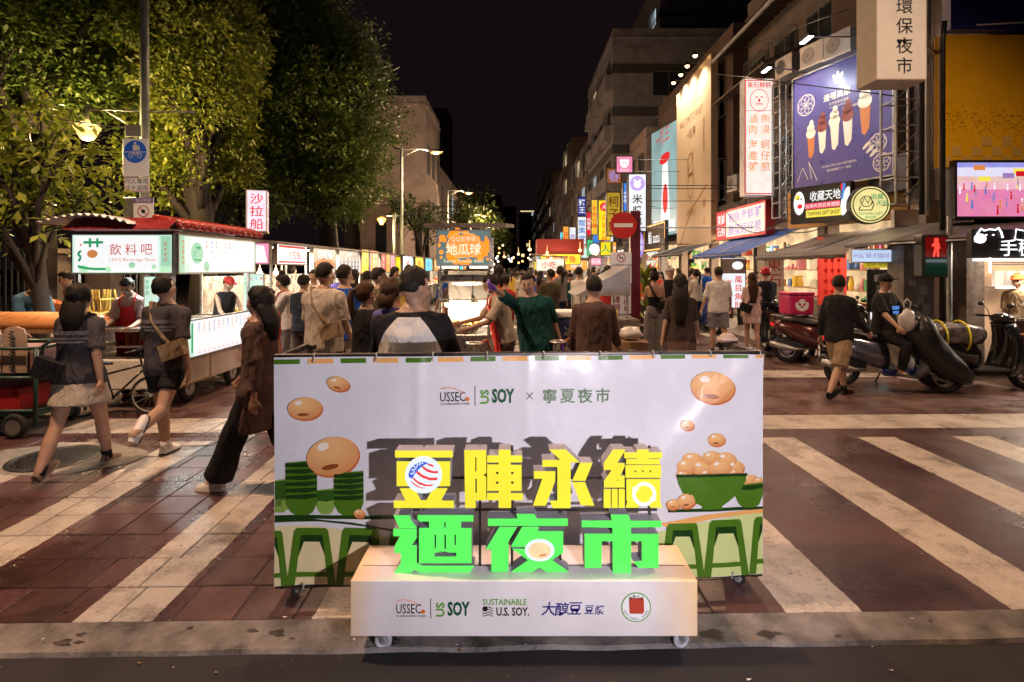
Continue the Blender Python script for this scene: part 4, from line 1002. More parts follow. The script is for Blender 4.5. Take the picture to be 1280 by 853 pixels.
    if apron is not None:
        g = MB(); vs = []
        for i, z in enumerate((.62, .75, .88, .98, 1.08, 1.18, 1.28, 1.34)):
            wd = .17 if z < 1.1 else (.12 if z < 1.2 else .085)
            for j in range(9): u = j/4-1; vs.append(T(u*wd, -(.145 if z < 1.1 else .137)*heavy - .004 + .035*u*u, z))
        g.add(vs, [(i*9+j, i*9+j+1, (i+1)*9+j+1, (i+1)*9+j) for i in range(7) for j in range(8)])
        for s_ in (-1, 1): g.tube([T(s_*.082, -.132*heavy, 1.34), T(s_*.09, -.09, 1.43), T(s_*.075, 0, 1.475), T(s_*.04, .10, 1.38)], .011*k, 6)
        g.build('apron', apron, t, smooth=True)
    if bag is not None:
        kind, bm_ = bag; g = MB()
        if kind == 'cross':    # strap from right shoulder to left hip at the back
            pts = [T(-.10, -.05, 1.44), T(-.11, .05, 1.47), T(-.05, .135, 1.3), T(.06, .14, 1.15), T(.15, .10, 1.0), T(.19, .02, .95)]
            g.tube(pts, .017*k, 8); g.cbox(T(.16, .14, .98), (.24*k, .09*k, .18*k), ML @ Matrix.Rotation(R(-20), 3, 'Y')); g.build('shoulder_bag', bm_, t, smooth=False, bevel=.02, seg=3)
        elif kind == 'crossR':
            pts = [T(.10, -.05, 1.44), T(.11, .05, 1.47), T(.05, .135, 1.3), T(-.06, .14, 1.15), T(-.15, .10, 1.02), T(-.19, .02, .97)]
            g.tube(pts, .02*k, 8); g.cbox(T(-.15, .14, 1.04), (.22*k, .08*k, .15*k), ML @ Matrix.Rotation(R(20), 3, 'Y')); g.build('shoulder_bag', bm_, t, bevel=.02, seg=3)
        else:
            g.cbox(T(0, .17, 1.22), (.28*k, .13*k, .40*k), ML); g.build('backpack', bm_, t, bevel=.04, seg=3)
    if print_:
        g = MB(); 
        for z, wd, hh in ((1.30, .19, .035), (1.25, .22, .02), (1.22, .16, .015)):
            vs = []
            for j in range(9): u = j/4-1; x = u*wd*.8; yy = (.135+.01)*heavy*math.sqrt(max(.1, 1-(x/(cw*1.25+.02))**2))+.004; vs += [T(x, yy, z-hh/2), T(x, yy, z+hh/2)]
            g.add(vs, [(2*j, 2*j+1, 2*j+3, 2*j+2) for j in range(8)])
        g.build('back_print', print_, t)
    t['ws'] = 0; del t['ws']
    return t, sh
def hand(b, Wp, d, sx, k, ML=None):
    """palm, four fingers slightly curled, thumb from the side of the palm"""
    d = d.normalized(); side_ = Vector((1, 0, 0)); nrm = d.cross(side_)
    if nrm.length < .2: nrm = d.cross(Vector((0, 1, 0)))
    nrm.normalize(); wv = nrm.cross(d).normalized()     # wv across the palm
    wv2 = nrm; # palm plane: width along nrm (fore-aft when hanging)
    pc = Wp + d*.045*k; limb(b, Wp, .022*k, Wp + d*.03*k, .024*k)
    q = Matrix((wv, wv2, d)).transposed()
    b.ball(pc + d*.008*k, .016*k, .042*k, .05*k, 10, 8, q)
    for i, (o_, L_) in enumerate(((-.030, .066), (-.010, .076), (.010, .072), (.029, .058))):
        p0 = Wp + d*.078*k + wv2*o_*k; inward = -wv*sx
        p1 = p0 + (d*.9 + inward*.3)*L_*.5*k; p2 = p1 + (d*.6 + inward*.75)*L_*.5*k
        limb(b, p0, .0095*k, p1, .0085*k, 8); limb(b, p1, .0085*k, p2, .007*k, 8)
    p0 = Wp + d*.03*k - wv2*.03*k; p1 = p0 + (d*.6 - wv2*.8)*.035*k; p2 = p1 + (d*.95 - wv2*.2 - wv*sx*.3)*.03*k
    limb(b, p0, .013*k, p1, .0105*k, 8); limb(b, p1, .0105*k, p2, .0085*k, 8)
# ================================================================== scooters, carts
RX = Matrix(((0,0,1),(1,0,0),(0,1,0)))
def xloft(mb, rings, n=14): return mb.loft([((x, y, z), ry, rz, RX) for x, y, z, ry, rz in rings], n)
def scooter(label, loc, rz, body, trim=None, group='scooters parked along the right kerb', box=None, cover=None, plate=None, lean=0, seatc=None):
    """front towards +x"""
    t = thing('scooter', label, 'scooter', loc, rz, group); t.rotation_euler = (R(lean), 0, rz); trim = trim or darkp
    for x in (-.60, .64):
        w_ = thing('wheel', None, None, (x, 0, .235)); w_.parent = t
        q = MB(); q.torus((0,0,0), .185, .052, 'y', 28, 10, 1.05); q.build('tyre', rubber, w_, smooth=True)
        q = MB(); q.torus((0,0,0), .135, .014, 'y', 24, 6, 2.2); q.cyl((0,0,0), .04, .09, 'y', 14); q.cyl((0,.028,0), .085, .006, 'y', 20)
        for i in range(5): a = 2*PI*i/5; q.tube([(.03*math.cos(a), 0, .03*math.sin(a)), (.135*math.cos(a), 0, .135*math.sin(a))], .011, 6)
        q.build('rim', alu, w_, smooth=False)
    q = MB(); 
    for s_ in (-1, 1): q.tube([(.64, s_*.075, .235), (.54, s_*.075, .50), (.47, s_*.04, .66)], .018, 8)
    q.tube([(.50, 0, .58), (.40, 0, .93)], .022, 8); q.build('fork', galv, t, smooth=True)
    # front fender
    q = MB(); vs = []
    for i in range(11):
        a = R(15 + 150*i/10); r = .262
        for j in range(7): u = j/3-1; rr_ = r + .02*(1-u*u); vs.append((.64 + rr_*math.cos(a), u*.062, .235 + rr_*math.sin(a) - .02*u*u))
    q.add(vs, [(i*7+j, i*7+j+1, (i+1)*7+j+1, (i+1)*7+j) for i in range(10) for j in range(6)]); q.build('front_fender', body, t, smooth=True)
    # leg shield: curved panel
    q = MB(); prof = [(.30, .22, .26), (.38, .34, .27), (.42, .50, .25), (.44, .64, .22), (.43, .78, .19), (.39, .90, .13), (.36, .96, .10)]; vs = []
    for x, z, hw in prof:
        for j in range(9): u = j/4-1; vs.append((x + .16*(1-u*u)**.7 - .02, u*hw, z))
    b = len(vs)
    vs += [(v[0]-.035-.10*(1-abs(v[1])*2), v[1]*.94, v[2]) for v in vs[:b]]
    fs = [(i*9+j, i*9+j+1, (i+1)*9+j+1, (i+1)*9+j) for i in range(6) for j in range(8)]
    fs += [tuple(b+k for k in f[::-1]) for f in fs[:]]
    edge = [j for j in range(9)] + [i*9+8 for i in range(1, 7)] + [6*9+j for j in range(7, -1, -1)] + [i*9 for i in range(5, 0, -1)]
    fs += [(edge[i], edge[i-1], edge[i-1]+b, edge[i]+b) for i in range(len(edge))]
    q.add(vs, fs); q.build('leg_shield', body, t, smooth=True)
    # headlight and handlebar cover
    q = MB(); xloft(q, [(.20,0,1.02,.07,.05), (.30,0,1.03,.12,.075), (.40,0,1.01,.11,.075), (.46,0,.985,.06,.045)]); q.build('handlebar_cover', body, t, smooth=True)
    q = MB(); xloft(q, [(.40,0,1.0,.082,.052), (.465,0,.985,.07,.042), (.48,0,.98,.03,.02)]); q.build('headlight', mat('headlight_lens', (.6,.6,.6), .08, var=0, coat=1), t, smooth=True)
    q = MB(); q.tube([(.22, -.34, 1.04), (.29, -.2, 1.04), (.30, 0, 1.03), (.29, .2, 1.04), (.22, .34, 1.04)], .014, 8); q.build('handlebar', blackm, t, smooth=True)
    for s_ in (-1, 1):
        q = MB(); q.tube([(.215, s_*.35, 1.04), (.255, s_*.24, 1.045)], .02, 10); q.build('grip', rubber, t, smooth=True)
        m_ = thing('mirror', None, None, (0,0,0)); m_.parent = t
        q = MB(); q.tube([(.28, s_*.17, 1.05), (.27, s_*.21, 1.15), (.24, s_*.27, 1.20)], .006, 6); q.build('mirror_stem', blackm, m_, smooth=True)
        q = MB(); xloft(q, [(.225, s_*.28, 1.215, .055, .032), (.25, s_*.28, 1.22, .05, .03), (.265, s_*.28, 1.22, .02, .015)], 12); q.build('mirror_shell', blackp, m_, smooth=True)
        q = MB(); q.box(.32, s_*.20-.03, .80, .50-.02, s_*.20+.03, .83); 
        q = MB(); q.ball((.50, s_*.15, .80), .03, .04, .022, n=8, m=6); q.build('indicator', mat('amber_lens', (.5, .2, .02), .2, var=0), t, smooth=True)
    # floor board and rear body
    q = MB(); q.box(-.12, -.17, .26, .36, .17, .31); q.box(-.1, -.13, .2, .3, .13, .26); q.build('floorboard', trim, t, bevel=.02, seg=2)
    q = MB(); xloft(q, [(-.02,0,.45,.12,.16), (-.10,0,.50,.17,.22), (-.28,0,.54,.185,.22), (-.50,0,.60,.17,.18), (-.70,0,.67,.13,.12), (-.84,0,.72,.08,.06)], 18); q.build('rear_body', body, t, smooth=True)
    q = MB(); xloft(q, [(0,0,.73,.10,.03), (-.06,0,.75,.14,.055), (-.28,0,.76,.16,.06), (-.42,0,.79,.145,.065), (-.62,0,.80,.12,.06), (-.72,0,.80,.08,.04)], 16); q.build('seat', seatc or mat('black_vinyl_seat', (.015,.015,.015), .4, var=.2, bump=.2), t, smooth=True)
    q = MB(); q.tube([(-.62,.13,.86),(-.80,.12,.87),(-.86,0,.87),(-.80,-.12,.87),(-.62,-.13,.86)], .013, 8); q.build('grab_rail', galv, t, smooth=True)
    q = MB(); q.cbox((-.50, 0, .33), (.42, .15, .16)); q.cyl((-.60, .10, .26), .09, .06, 'y'); q.build('engine', blackm, t, bevel=.03, seg=2)
    q = MB(); q.tube([(-.30,-.12,.28), (-.45,-.15,.27), (-.60,-.16,.30), (-.88,-.17,.36)], [.02,.03,.055,.05], 12); q.build('exhaust', galv, t, smooth=True)
    q = MB(); q.tube([(-.60,.12,.25), (-.56,.13,.55)], .022, 8); q.build('shock_absorber', chrome, t, smooth=True)
    q = MB(); xloft(q, [(-.80,0,.70,.10,.045), (-.86,0,.70,.08,.035), (-.88,0,.70,.04,.02)], 12); q.build('tail_light', mat('red_lens', (.45,.01,.01), .15, var=0, em=(1,.03,.02), es=.6), t, smooth=True)
    q = MB(); q.box(-.90, -.13, .44, -.893, .13, .57); pl = q.build('number_plate', mat('plate_white', (.7,.7,.68), .4, var=0), t)
    q = MB(); q.text(plate or 'NKD-7285', 0, 0, .062, bold=.006, w=.22); q.v = [(-.903, -v[0], .505+v[2]) for v in q.v]; q.build('plate_text', ink, pl)
    q = MB(); q.tube([(-.86,0,.60),(-.895,0,.5)], .02, 6); q.box(-.89,-.08,.30,-.82,.08,.44); q.build('mud_flap', blackp, t)
    q = MB(); q.tube([(-.1,.12,.2), (-.14,.26,.02), (-.10,.28,.01)], .012, 6); q.build('side_stand', blackm, t, smooth=True)
    if box:
        bt = thing('delivery_box', None, None, (-.62, 0, .88)); bt.parent = t
        q = MB(); q.box(-.23,-.23,0,.20,.23,.36); q.build('box_body', box, bt, bevel=.03, seg=2)
        q = MB(); q.box(-.245,-.245,.361,.215,.245,.42); q.build('lid', box, bt, bevel=.025, seg=2)
        q = MB(); q.disc(0,.18,.125,.11,n=26); q.v = [(-.2325, -v[0], v[2]) for v in q.v]; q.build('emblem', whitei, bt)
        q = MB()
        for s_ in (-1,1): q.disc(s_*.085,.265,.032,n=12); q.disc(s_*.045,.195,.032,.022,n=12,tilt=s_*35)
        q.disc(0,.15,.03,.018,n=12); q.v = [(-.2337, -v[0], v[2]) for v in q.v]; q.build('emblem_mark', box, bt)
    return t
pink = mat('magenta_shell', (.55, .02, .12), .35, var=.08)
tarp = mat('black_rain_cover', (.013, .013, .015), .38, var=.3, vs=5, bump=.8, bs=12)
def draped(parent, pts, m, seed=1, name='rain_cover', n=26, amp=.03):
    """loose cover: closed lofted sack with folds; pts = (x, z_low, z_top, half width)"""
    q = MB(); vs = []
    for i, (x, z0, z1, hw) in enumerate(pts):
        for j in range(n):
            a = 2*PI*j/n; c, s_ = math.cos(a), math.sin(a)
            yy = hw*(abs(c)**.6)*(1 if c > 0 else -1); zz = (z0+z1)/2 + (z1-z0)/2*(abs(s_)**.75)*(1 if s_ > 0 else -1)
            f = amp*noise.noise(Vector((x*7, a*2.2, seed*3))) + amp*.6*noise.noise(Vector((x*16, a*5, seed)))
            vs.append((x + f*.5, yy*(1+f*4), zz + f))
    m_ = len(pts); fs = [(i*n+j, i*n+(j+1) % n, (i+1)*n+(j+1) % n, (i+1)*n+j) for i in range(m_-1) for j in range(n)]
    fs += [tuple(range(n))[::-1], tuple((m_-1)*n+j for j in range(n))]
    q.add(vs, fs); return q.build(name, m, parent, smooth=True)
blue_silver = mat('silver_blue_paint', (.16, .18, .24), .2, .5, var=.1, coat=.6); blackg = mat('gloss_black_paint', (.012, .012, .014), .2, var=.1, coat=.8); creamp = mat('cream_gloss_paint', (.55, .5, .42), .25, var=.1, coat=.6); bluep = mat('blue_gloss_paint', (.03, .06, .3), .25, var=.1, coat=.6)
# scooter that the seated man is on: front to the lower right, under a black rain cover
d1 = 7.95
sc1 = scooter('silver scooter with a man sitting on it and a black rain cover over its front', (X(1112, d1), d1, 0), R(-24), blue_silver, bluep, plate='MFP-2931')
draped(sc1, [(.16,.62,.80,.10), (.22,.55,1.0,.24), (.34,.40,1.12,.34), (.46,.30,1.05,.34), (.58,.22,.80,.25), (.74,.16,.56,.16), (.88,.14,.42,.10), (.95,.16,.30,.05)], tarp, 2)
pbag = mat('white_plastic_bag', (.62, .6, .6), .35, var=.15, bump=.8, bs=9)
q = MB(); q.ball((0,0,0), .11, .08, .15, 18, 12); q.v = [tuple(Vector(v)*(1+.22*noise.noise(Vector(v)*14))) for v in q.v]; q.tube([(-.03,0,.12), (-.05,0,.24), (0,0,.29), (.05,0,.24), (.03,0,.12)], .009, 6)
o = q.build('plastic_bag', pbag, smooth=True); o.location = (X(1134, 7.6), 7.6, 1.03); tag(o, 'white plastic bag hanging from the handlebar of the covered scooter', 'bag')
d2 = 8.0
sc2 = scooter('dark scooter with a grey patterned cover over its seat and yellow straps', (X(1222, d2), d2, 0), R(-6), blackg, plate='EMK-0817')
draped(sc2, [(-.84,.70,.76,.04), (-.70,.64,.88,.13), (-.45,.62,.95,.2), (-.2,.62,.94,.2), (-.02,.64,.9,.16), (.08,.7,.84,.06)], mat('grey_tarpaulin', (.2, .18, .19), .3, .2, var=.8, vs=7, bump=.9, bs=9), 5)
q = MB()
for x in (-.55, -.25): q.torus((x, 0, .74), .24, .014, 'x', 20, 6)
q.build('strap', mat('yellow_strap', (.7, .6, .02), .5, var=.1), sc2)
sc3 = scooter('dark maroon scooter with chrome parts parked before the pillar', (X(1030, 9.9), 9.9, 0), R(-30), mat('maroon_gloss_paint', (.09,.02,.02), .22, .2, var=.1, coat=.6), blackp, plate='NAF-5512')
for i, (px, d, m_, lb) in enumerate(((868, 16.2, blackg, 'black scooter parked outside the lit shop, first of the row'), (878, 15.2, bluep, 'blue scooter parked outside the lit shop, next to the black one'), (1046, 10.2, blackg, 'black scooter half hidden behind the walking man in a dark jacket'))):
    scooter(lb, (X(px, d), d, 0), R(-75 if i < 2 else -10), m_, plate=('PKA-330%d' % i))
# delivery scooter seen from behind
d4 = 11.0
sc5 = scooter('black delivery scooter with a magenta thermal box behind the rider', (X(975, d4), d4, 0), R(90), blackg, box=pink, group='scooters parked along the right kerb', plate='NLE-7806')
# ------------------------------------------------------------------ bicycle in the shade behind the two walkers
def bicycle(label, loc, rz):
    t = thing('bicycle', label, 'bicycle', loc, rz)
    for x in (-.46, .46):
        w_ = thing('wheel', None, None, (x, 0, .29)); w_.parent = t
        q = MB(); q.torus((0,0,0), .27, .019, 'y', 30, 8); q.build('tyre', rubber, w_, smooth=True)
        q = MB(); q.torus((0,0,0), .25, .009, 'y', 30, 6); q.cyl((0,0,0), .02, .08, 'y', 10)
        for i in range(14): a = 2*PI*i/14; q.tube([(.015*math.cos(a), 0, .015*math.sin(a)), (.25*math.cos(a), 0, .25*math.sin(a))], .0018, 4)
        q.build('rim', alu, w_)
    q = MB(); 
    for a, b in (((-.46,0,.29),(-.05,0,.27)), ((-.05,0,.27),(-.16,0,.72)), ((-.05,0,.27),(.34,0,.66)), ((-.14,0,.62),(.33,0,.74)), ((-.46,0,.29),(-.14,0,.62)), ((.46,0,.29),(.32,0,.80)), ((.32,0,.80),(.30,0,.95))): q.tube([a, b], .016, 8)
    q.build('frame', blackg, t, smooth=True)
    q = MB(); q.tube([(.22,-.28,.96),(.30,-.1,.97),(.30,.1,.97),(.22,.28,.96)], .013, 8); q.build('handlebar', blackm, t, smooth=True)
    q = MB(); xloft(q, [(-.30,0,.78,.07,.03), (-.2,0,.79,.07,.035), (-.05,0,.78,.02,.02)], 12); q.build('saddle', blackp, t, smooth=True)
    q = MB(); q.torus((-.05,.04,.27), .09, .008, 'y', 20, 5); q.tube([(-.05,.05,.27),(.05,.08,.17)], .01, 6); q.tube([(-.05,-.05,.27),(-.15,-.08,.37)], .01, 6); q.build('crank', alu, t)
    q = MB(); q.ball((-.62,0,.5), .03, .03, .04, n=8, m=6); q.build('rear_light', MATS['red_lens'], t, smooth=True)
    return t
bicycle('black bicycle leaning in the shade at the end of the drinks stall', (X(146, 6.5), 6.5, 0), R(12)).scale = (.8,)*3
# ================================================================== signs (lit boxes)
BRN = mat('stained_metal', (.18, .13, .1), .5, .5, var=.4)
def sign(name, label, cat, loc, rz, w, h, dep, face, prints=(), frame=None, fr=.02, group=None, back=True, parent=None, face2=None):
    """box whose face looks along local -y; loc = centre of the face"""
    t = thing(name, label, cat, loc, rz, group)
    if parent is not None: t.parent = parent
    q = MB(); q.box(-w/2, .006, -h/2, w/2, dep, h/2); q.build('housing', frame or alu, t)
    q = MB(); q.box(-w/2+fr, 0, -h/2+fr, w/2-fr, .0055, h/2-fr); q.build('face', face, t)
    if fr:
        q = MB(); q.box(-w/2, -.006, -h/2, w/2, .0055, -h/2+fr-.0005); q.box(-w/2, -.006, h/2-fr+.0005, w/2, .0055, h/2); q.box(-w/2, -.006, -h/2+fr-.0005, -w/2+fr-.0005, .0055, h/2-fr+.0005); q.box(w/2-fr+.0005, -.006, -h/2+fr-.0005, w/2, .0055, h/2-fr+.0005); q.build('frame', frame or alu, t)
    for i, (m, fn) in enumerate(prints):
        q = MB(); fn(q); q.v = [(v[0], v[1]-.002-.0012*i, v[2]) for v in q.v]; q.build('print', m, t)
    return t
def tx(s, x, z, h, **k): return lambda q: q.text(s, x, z, h, **k)
def vt(s, x, z, h, **k): return lambda q: q.vtext(s, x, z, h, **k)
LW = lit('lit_white', (.93, .96, 1), .95); LWw = lit('lit_warm_white', (1, .9, .74), .95); LY = lit('lit_yellow', (1, .78, .02), .95); LR = lit('lit_red', (.9, .02, .04), .85); LP = lit('lit_pink', (1, .3, .5), .9)
LGm = lit('lit_mint', (.72, .98, .82), .9); LBl = lit('lit_blue', (.05, .25, .9), .9); LPu = lit('lit_violet', (.62, .45, .98), .9); LO = lit('lit_orange', (1, .42, .06), .95); LCy = lit('lit_cyan', (.2, .85, 1), .9)
LDk = lit('lit_charcoal', (.07, .07, .09), .8); LGr = lit('lit_green', (.1, .8, .3), .8); LNv = lit('lit_navy', (.03, .04, .3), .8)
pr_red = mat('sign_red_print', (.5, .01, .015), .5, var=0, em=(.75, .01, .02), es=.65); pr_grn = mat('sign_green_print', (.02, .3, .12), .5, var=0, em=(.02, .5, .2), es=.5)
pr_blk = mat('sign_black_print', (.02, .015, .02), .5, var=0); pr_wht = glow('sign_white_print', (1, 1, 1), .95); pr_org = mat('sign_orange_print', (.6, .2, .05), .5, var=0, em=(.9, .35, .1), es=.6)
pr_blu = mat('sign_blue_print', (.03, .15, .6), .5, var=0, em=(.05, .3, .9), es=.5); pr_yel = glow('sign_yellow_print', (1, .85, .1), .9); pr_gry = mat('sign_grey_print', (.2, .2, .22), .5, var=0, em=(.3,.3,.33), es=.4); pr_mnt = mat('sign_mint_print', (.3,.6,.4), .5, var=0, em=(.45,.85,.6), es=.7)
pr_vio = mat('sign_violet_print', (.3,.2,.5), .5, var=0, em=(.5,.35,.85), es=.5)
# ================================================================== left row of stalls
stainless = mat('stainless_panel', (.5, .48, .45), .3, .9, var=.2, vs=5); bodyw = mat('cream_cart_panel', (.74, .7, .62), .45, var=.2, vs=4)
def bottle(parent, x, y, z, col, h=.2, cap=redp):
    b = thing('bottle', None, None, (x, y, z)); b.parent = parent
    q = MB(); q.lathe([(.033,0),(.035,.01),(.035,h*.55),(.03,h*.68),(.014,h*.85),(.014,h*.92)], n=12); q.build('bottle_body', col, b, smooth=True)
    q = MB(); q.cyl((0,0,h*.95), .016, .03, n=10); q.build('cap', cap, b); return b
juice = mat('orange_juice', (.45, .12, .02), .1, var=.1, trans=.3); waterb = mat('clear_plastic', (.8, .85, .88), .08, var=0, trans=.9)
def cart_wheel(parent, x, y, r=.2):
    w_ = thing('wheel', None, None, (x, y, r)); w_.parent = parent
    q = MB(); q.torus((0,0,0), r*.76, r*.24, 'x', 26, 10); q.build('tyre', rubber, w_, smooth=True)
    q = MB(); q.cyl((0,0,0), r*.56, r*.3, 'x', 20); q.cyl((0,0,0), r*.2, r*.5, 'x', 12)
    for i in range(6): a = 2*PI*i/6; q.cyl((r*.16, r*.38*math.cos(a), r*.38*math.sin(a)), r*.06, r*.05, 'x', 8)
    q.build('rim', alu, w_)
def post_set(t, xs, ys, z0, z1, m=galv, s_=.02):
    for x in xs:
        for y in ys: q = MB(); q.box(x-s_, y-s_, z0, x+s_, y+s_, z1); q.build('post', m, t, bevel=.003)
# ---- drinks stall (local origin: near street-side corner at ground; x to the street = +, y away)
ds = thing('drinks_stall', 'white drinks cart with mint green lit signs and a red tiled edge on its roof', 'food stall', (-4.2, 6.75, 0))
post_set(ds, (-1.22, -.04), (.06, 1.96), .2, 2.2)
q = MB(); q.box(-1.20, .04, .24, .0, 1.98, .62); q.build('cart_body', bodyw, ds, bevel=.02, seg=2)
q = MB(); q.box(-.001, .12, .28, .012, .78, .56); q.build('door_panel', mat('cream_door', (.55,.5,.4), .4, var=.15), ds)
q = MB()
for a, b, c, d in ((.10,.26,.80,.28), (.10,.56,.80,.58), (.10,.28,.12,.56), (.78,.28,.80,.56)): q.box(.0125, a, b, .02, c, d)
q.build('brass_trim', mat('brass_trim', (.45,.32,.1), .35, .8, var=.2), ds)
q = MB(); q.box(-1.22, .02, .96, .03, .56, 1.0); q.box(-1.22, .56, .96, .03, 2.0, 1.0); q.build('counter_top', stainless, ds)
q = MB(); q.box(-1.16, 1.0, .62, -.03, 1.94, .955); q.build('cupboard', stainless, ds)
for z in (.62, .76): q = MB(); q.box(-1.16, .06, z, -.06, .98, z+.02); q.build('shelf', stainless, ds)
q = MB(); q.box(-1.26, -.02, 2.17, .03, 2.02, 2.21); q.build('roof_frame', BRN, ds)
# corrugated curved sheet at the left part, red fascia, tile caps along the street side
q = MB(); vs = []; nn = 60
for i in range(nn+1):
    x = -1.42 + 1.1*i/nn
    for j, y in enumerate((-.32, 2.1)): vs.append((x, y, 2.28 + .10*math.sin(PI*(i/nn)) + .018*math.sin(i*1.25)))
q.add(vs, [(i*2, i*2+2, i*2+3, i*2+1) for i in range(nn)]); o = q.build('corrugated_sheet', galv, ds, smooth=True); sm_ = o.modifiers.new('s', 'SOLIDIFY'); sm_.thickness = .006
redsh = mat('dark_red_sheet', (.25, .018, .02), .45, var=.3, vs=6)
q = MB(); q.add([(-1.15,-.26,2.215),(.10,-.26,2.215),(.10,-.06,2.36),(-1.15,-.06,2.36)], [(0,1,2,3)]); q.add([(-1.15,-.26,2.215),(.1,-.26,2.215),(.1,.0,2.2),(-1.15,.0,2.2)], [(0,1,2,3)]); o = q.build('red_fascia', redsh, ds); sm_ = o.modifiers.new('s', 'SOLIDIFY'); sm_.thickness = .01
q = MB(); q.add([(-.5,-.06,2.36),(.02,-.06,2.33),(.12,-.1,2.23),(.12,2.1,2.23),(.02,2.1,2.33),(-.5,2.1,2.36)], [(0,1,4,5),(1,2,3,4)]); o = q.build('red_roof_edge', redsh, ds); sm_ = o.modifiers.new('s', 'SOLIDIFY'); sm_.thickness = .01
for i in range(13):
    q = MB(); q.tube([(-.2, 0, .10), (.0, 0, .06), (.13, 0, 0)], .034, 8); q.torus((.135,0,-.002), .026, .012, 'x', 12, 6); o = q.build('roof_tile', mat('red_glazed_tile', (.35,.03,.025), .3, var=.25), ds, smooth=True); o.location = (.0, -.06+i*.175, 2.27)
def mintside(q, w, h, side):
    q.poly([(side*(w/2-.02), -h/2+.02), (side*(w/2-.13), -h/2+.02), (side*(w/2-.13), h/2-.02), (side*(w/2-.02), h/2-.02)])
def dots(q, pts):
    for x, z, r in pts: q.disc(x, z, r, n=18)
def logo(q, x, z, s_):
    q.line([(x-.1*s_, z+.14*s_), (x+.14*s_, z+.14*s_)], .03*s_); q.line([(x-.02*s_, z+.19*s_), (x-.02*s_, z+.08*s_)], .028*s_); q.line([(x+.07*s_, z+.19*s_), (x+.07*s_, z+.08*s_)], .028*s_)
    q.line([(x-.13*s_, z+.04*s_), (x-.17*s_, z), (x-.13*s_, z-.04*s_), (x-.16*s_, z-.09*s_)], .028*s_)
    q.line([(x-.17*s_, z-.15*s_), (x-.1*s_, z-.17*s_), (x+.03*s_, z-.185*s_), (x+.17*s_, z-.185*s_)], .03*s_)
sign('sign_panel', None, None, (-.60, -.04, 1.92), 0, 1.25, .50, .09, LGm, [
    (pr_wht, lambda q: q.poly([(-.58,-.22),(.44,-.22),(.44,.22),(-.58,.22)])), (pr_mnt, lambda q: (dots(q, ((-.47,-.19,.055),(.12,-.14,.04),(-.17,-.19,.035),(.39,-.16,.03))), q.poly([(.47,-.22),(.595,-.22),(.595,.22),(.47,.22)]))),
    (pr_grn, lambda q: logo(q, -.37, .0, 1.0)), (pr_red, lambda q: (q.text('飲', -.08, .055, .15), q.text('料', .11, .055, .15), q.text('吧', .30, .055, .15), q.vtext('百年老店', .53, .15, .05, pitch=1.25))),
    (pr_org, lambda q: (q.text('LIN\'S Beverage Shop', .13, -.075, .055, w=.56), q.disc(-.36, .0, .065, .05, n=16), q.disc(-.5, .11, .014, n=10)))], parent=ds, frame=galv)
def many(q, x0, dx, n, z, h, words, start=0):
    for i in range(n): q.vtext(words[(i+start) % len(words)], x0+i*dx, z, h, pitch=1.1)
wds = ['甘蔗汁','楊桃湯','酸梅汁','冬瓜茶','青草茶','檸檬汁','洛神花','仙草茶','紅茶','綠茶','豆漿','蘆薈汁']
def menu_sign(loc, w, h, ncol, fh, z, parent, rz=PI/2):
    cols = [pr_red, pr_blu, pr_grn, pr_org, pr_gry]; prs = [(pr_wht, lambda q: q.poly([(-w/2+.25,-h/2+.03),(w/2-.12,-h/2+.03),(w/2-.12,h/2-.03),(-w/2+.25,h/2-.03)])), (pr_mnt, lambda q: (q.disc(-w/2+.4, .02, .14, n=24), q.disc(-w/2+.62, -h/2+.1, .07, n=18), mintside(q, w, h, -1)))]
    for c in range(5):
        def fn(q, c=c):
            for i in range(c, ncol, 5): q.vtext(wds[i % 12], -w/2+.62+(w-.82)*i/(ncol-1), h/2-.05, fh, pitch=1.15); q.text('30', -w/2+.62+(w-.82)*i/(ncol-1), -h/2+.07, fh*.8)
        prs.append((cols[c], fn))
    prs.append((pr_grn, lambda q: logo(q, -w/2+.41, .02, .5))); prs.append((pr_red, lambda q: q.vtext('林記飲料吧', -w/2+.09, h/2-.06, .06)))
    sign('menu_sign', None, None, loc, rz, w, h, .07, LGm, prs, parent=parent, frame=galv)
menu_sign((.055, 1.0, 1.92), 2.0, .50, 11, .052, 0, ds)
sign('menu_board', None, None, (.06, .98, .84), PI/2, 1.92, .50, .04, LGm, [(pr_wht, lambda q: q.poly([(-.66,-.23),(.86,-.23),(.86,.23),(-.66,.23)])), (pr_red, lambda q: q.vtext('日式料理吧', -.83, .17, .06, pitch=1.2)), (pr_grn, lambda q: q.line([(-.70,.2),(-.70,-.18)], .035)),
    (pr_blu, lambda q: many(q, -.55, .36, 4, .2, .045, wds)), (pr_org, lambda q: many(q, -.43, .36, 4, .2, .045, wds, 4)), (pr_gry, lambda q: many(q, -.31, .36, 4, .2, .045, wds, 7)), (pr_red, lambda q: [q.text('30', -.55+.12*i, -.19, .045) for i in range(12)])], parent=ds, frame=galv)
for (x, y, hh, s_) in ((-.19, -.02, .62, ['青草茶','甘蔗汁','楊桃甘蔗','甘蔗原汁']), (.02, 2.02, .64, ['檸檬','甘','汁','茶'])):
    sign('menu_board', None, None, (x, y, 1.34), 0, .32, hh, .04, LGm, [(pr_grn, lambda q: q.vtext(s_[0], -.12, .27, .06)), (pr_red, lambda q: (q.vtext(s_[1], -.04, .27, .06), q.vtext(s_[3], .12, .27, .06))), (pr_blu, lambda q: q.vtext(s_[2], .04, .27, .06))], parent=ds, frame=white, fr=.01)
for y in (1.55, .45): cart_wheel(ds, -.09, y, .19)
q = MB(); 
for i in range(6): q.tube([(-1.0+.02*i, .3+.1*i, 1.6), (-1.0+.02*i, .3+.1*i, 1.75)], .03, 8)
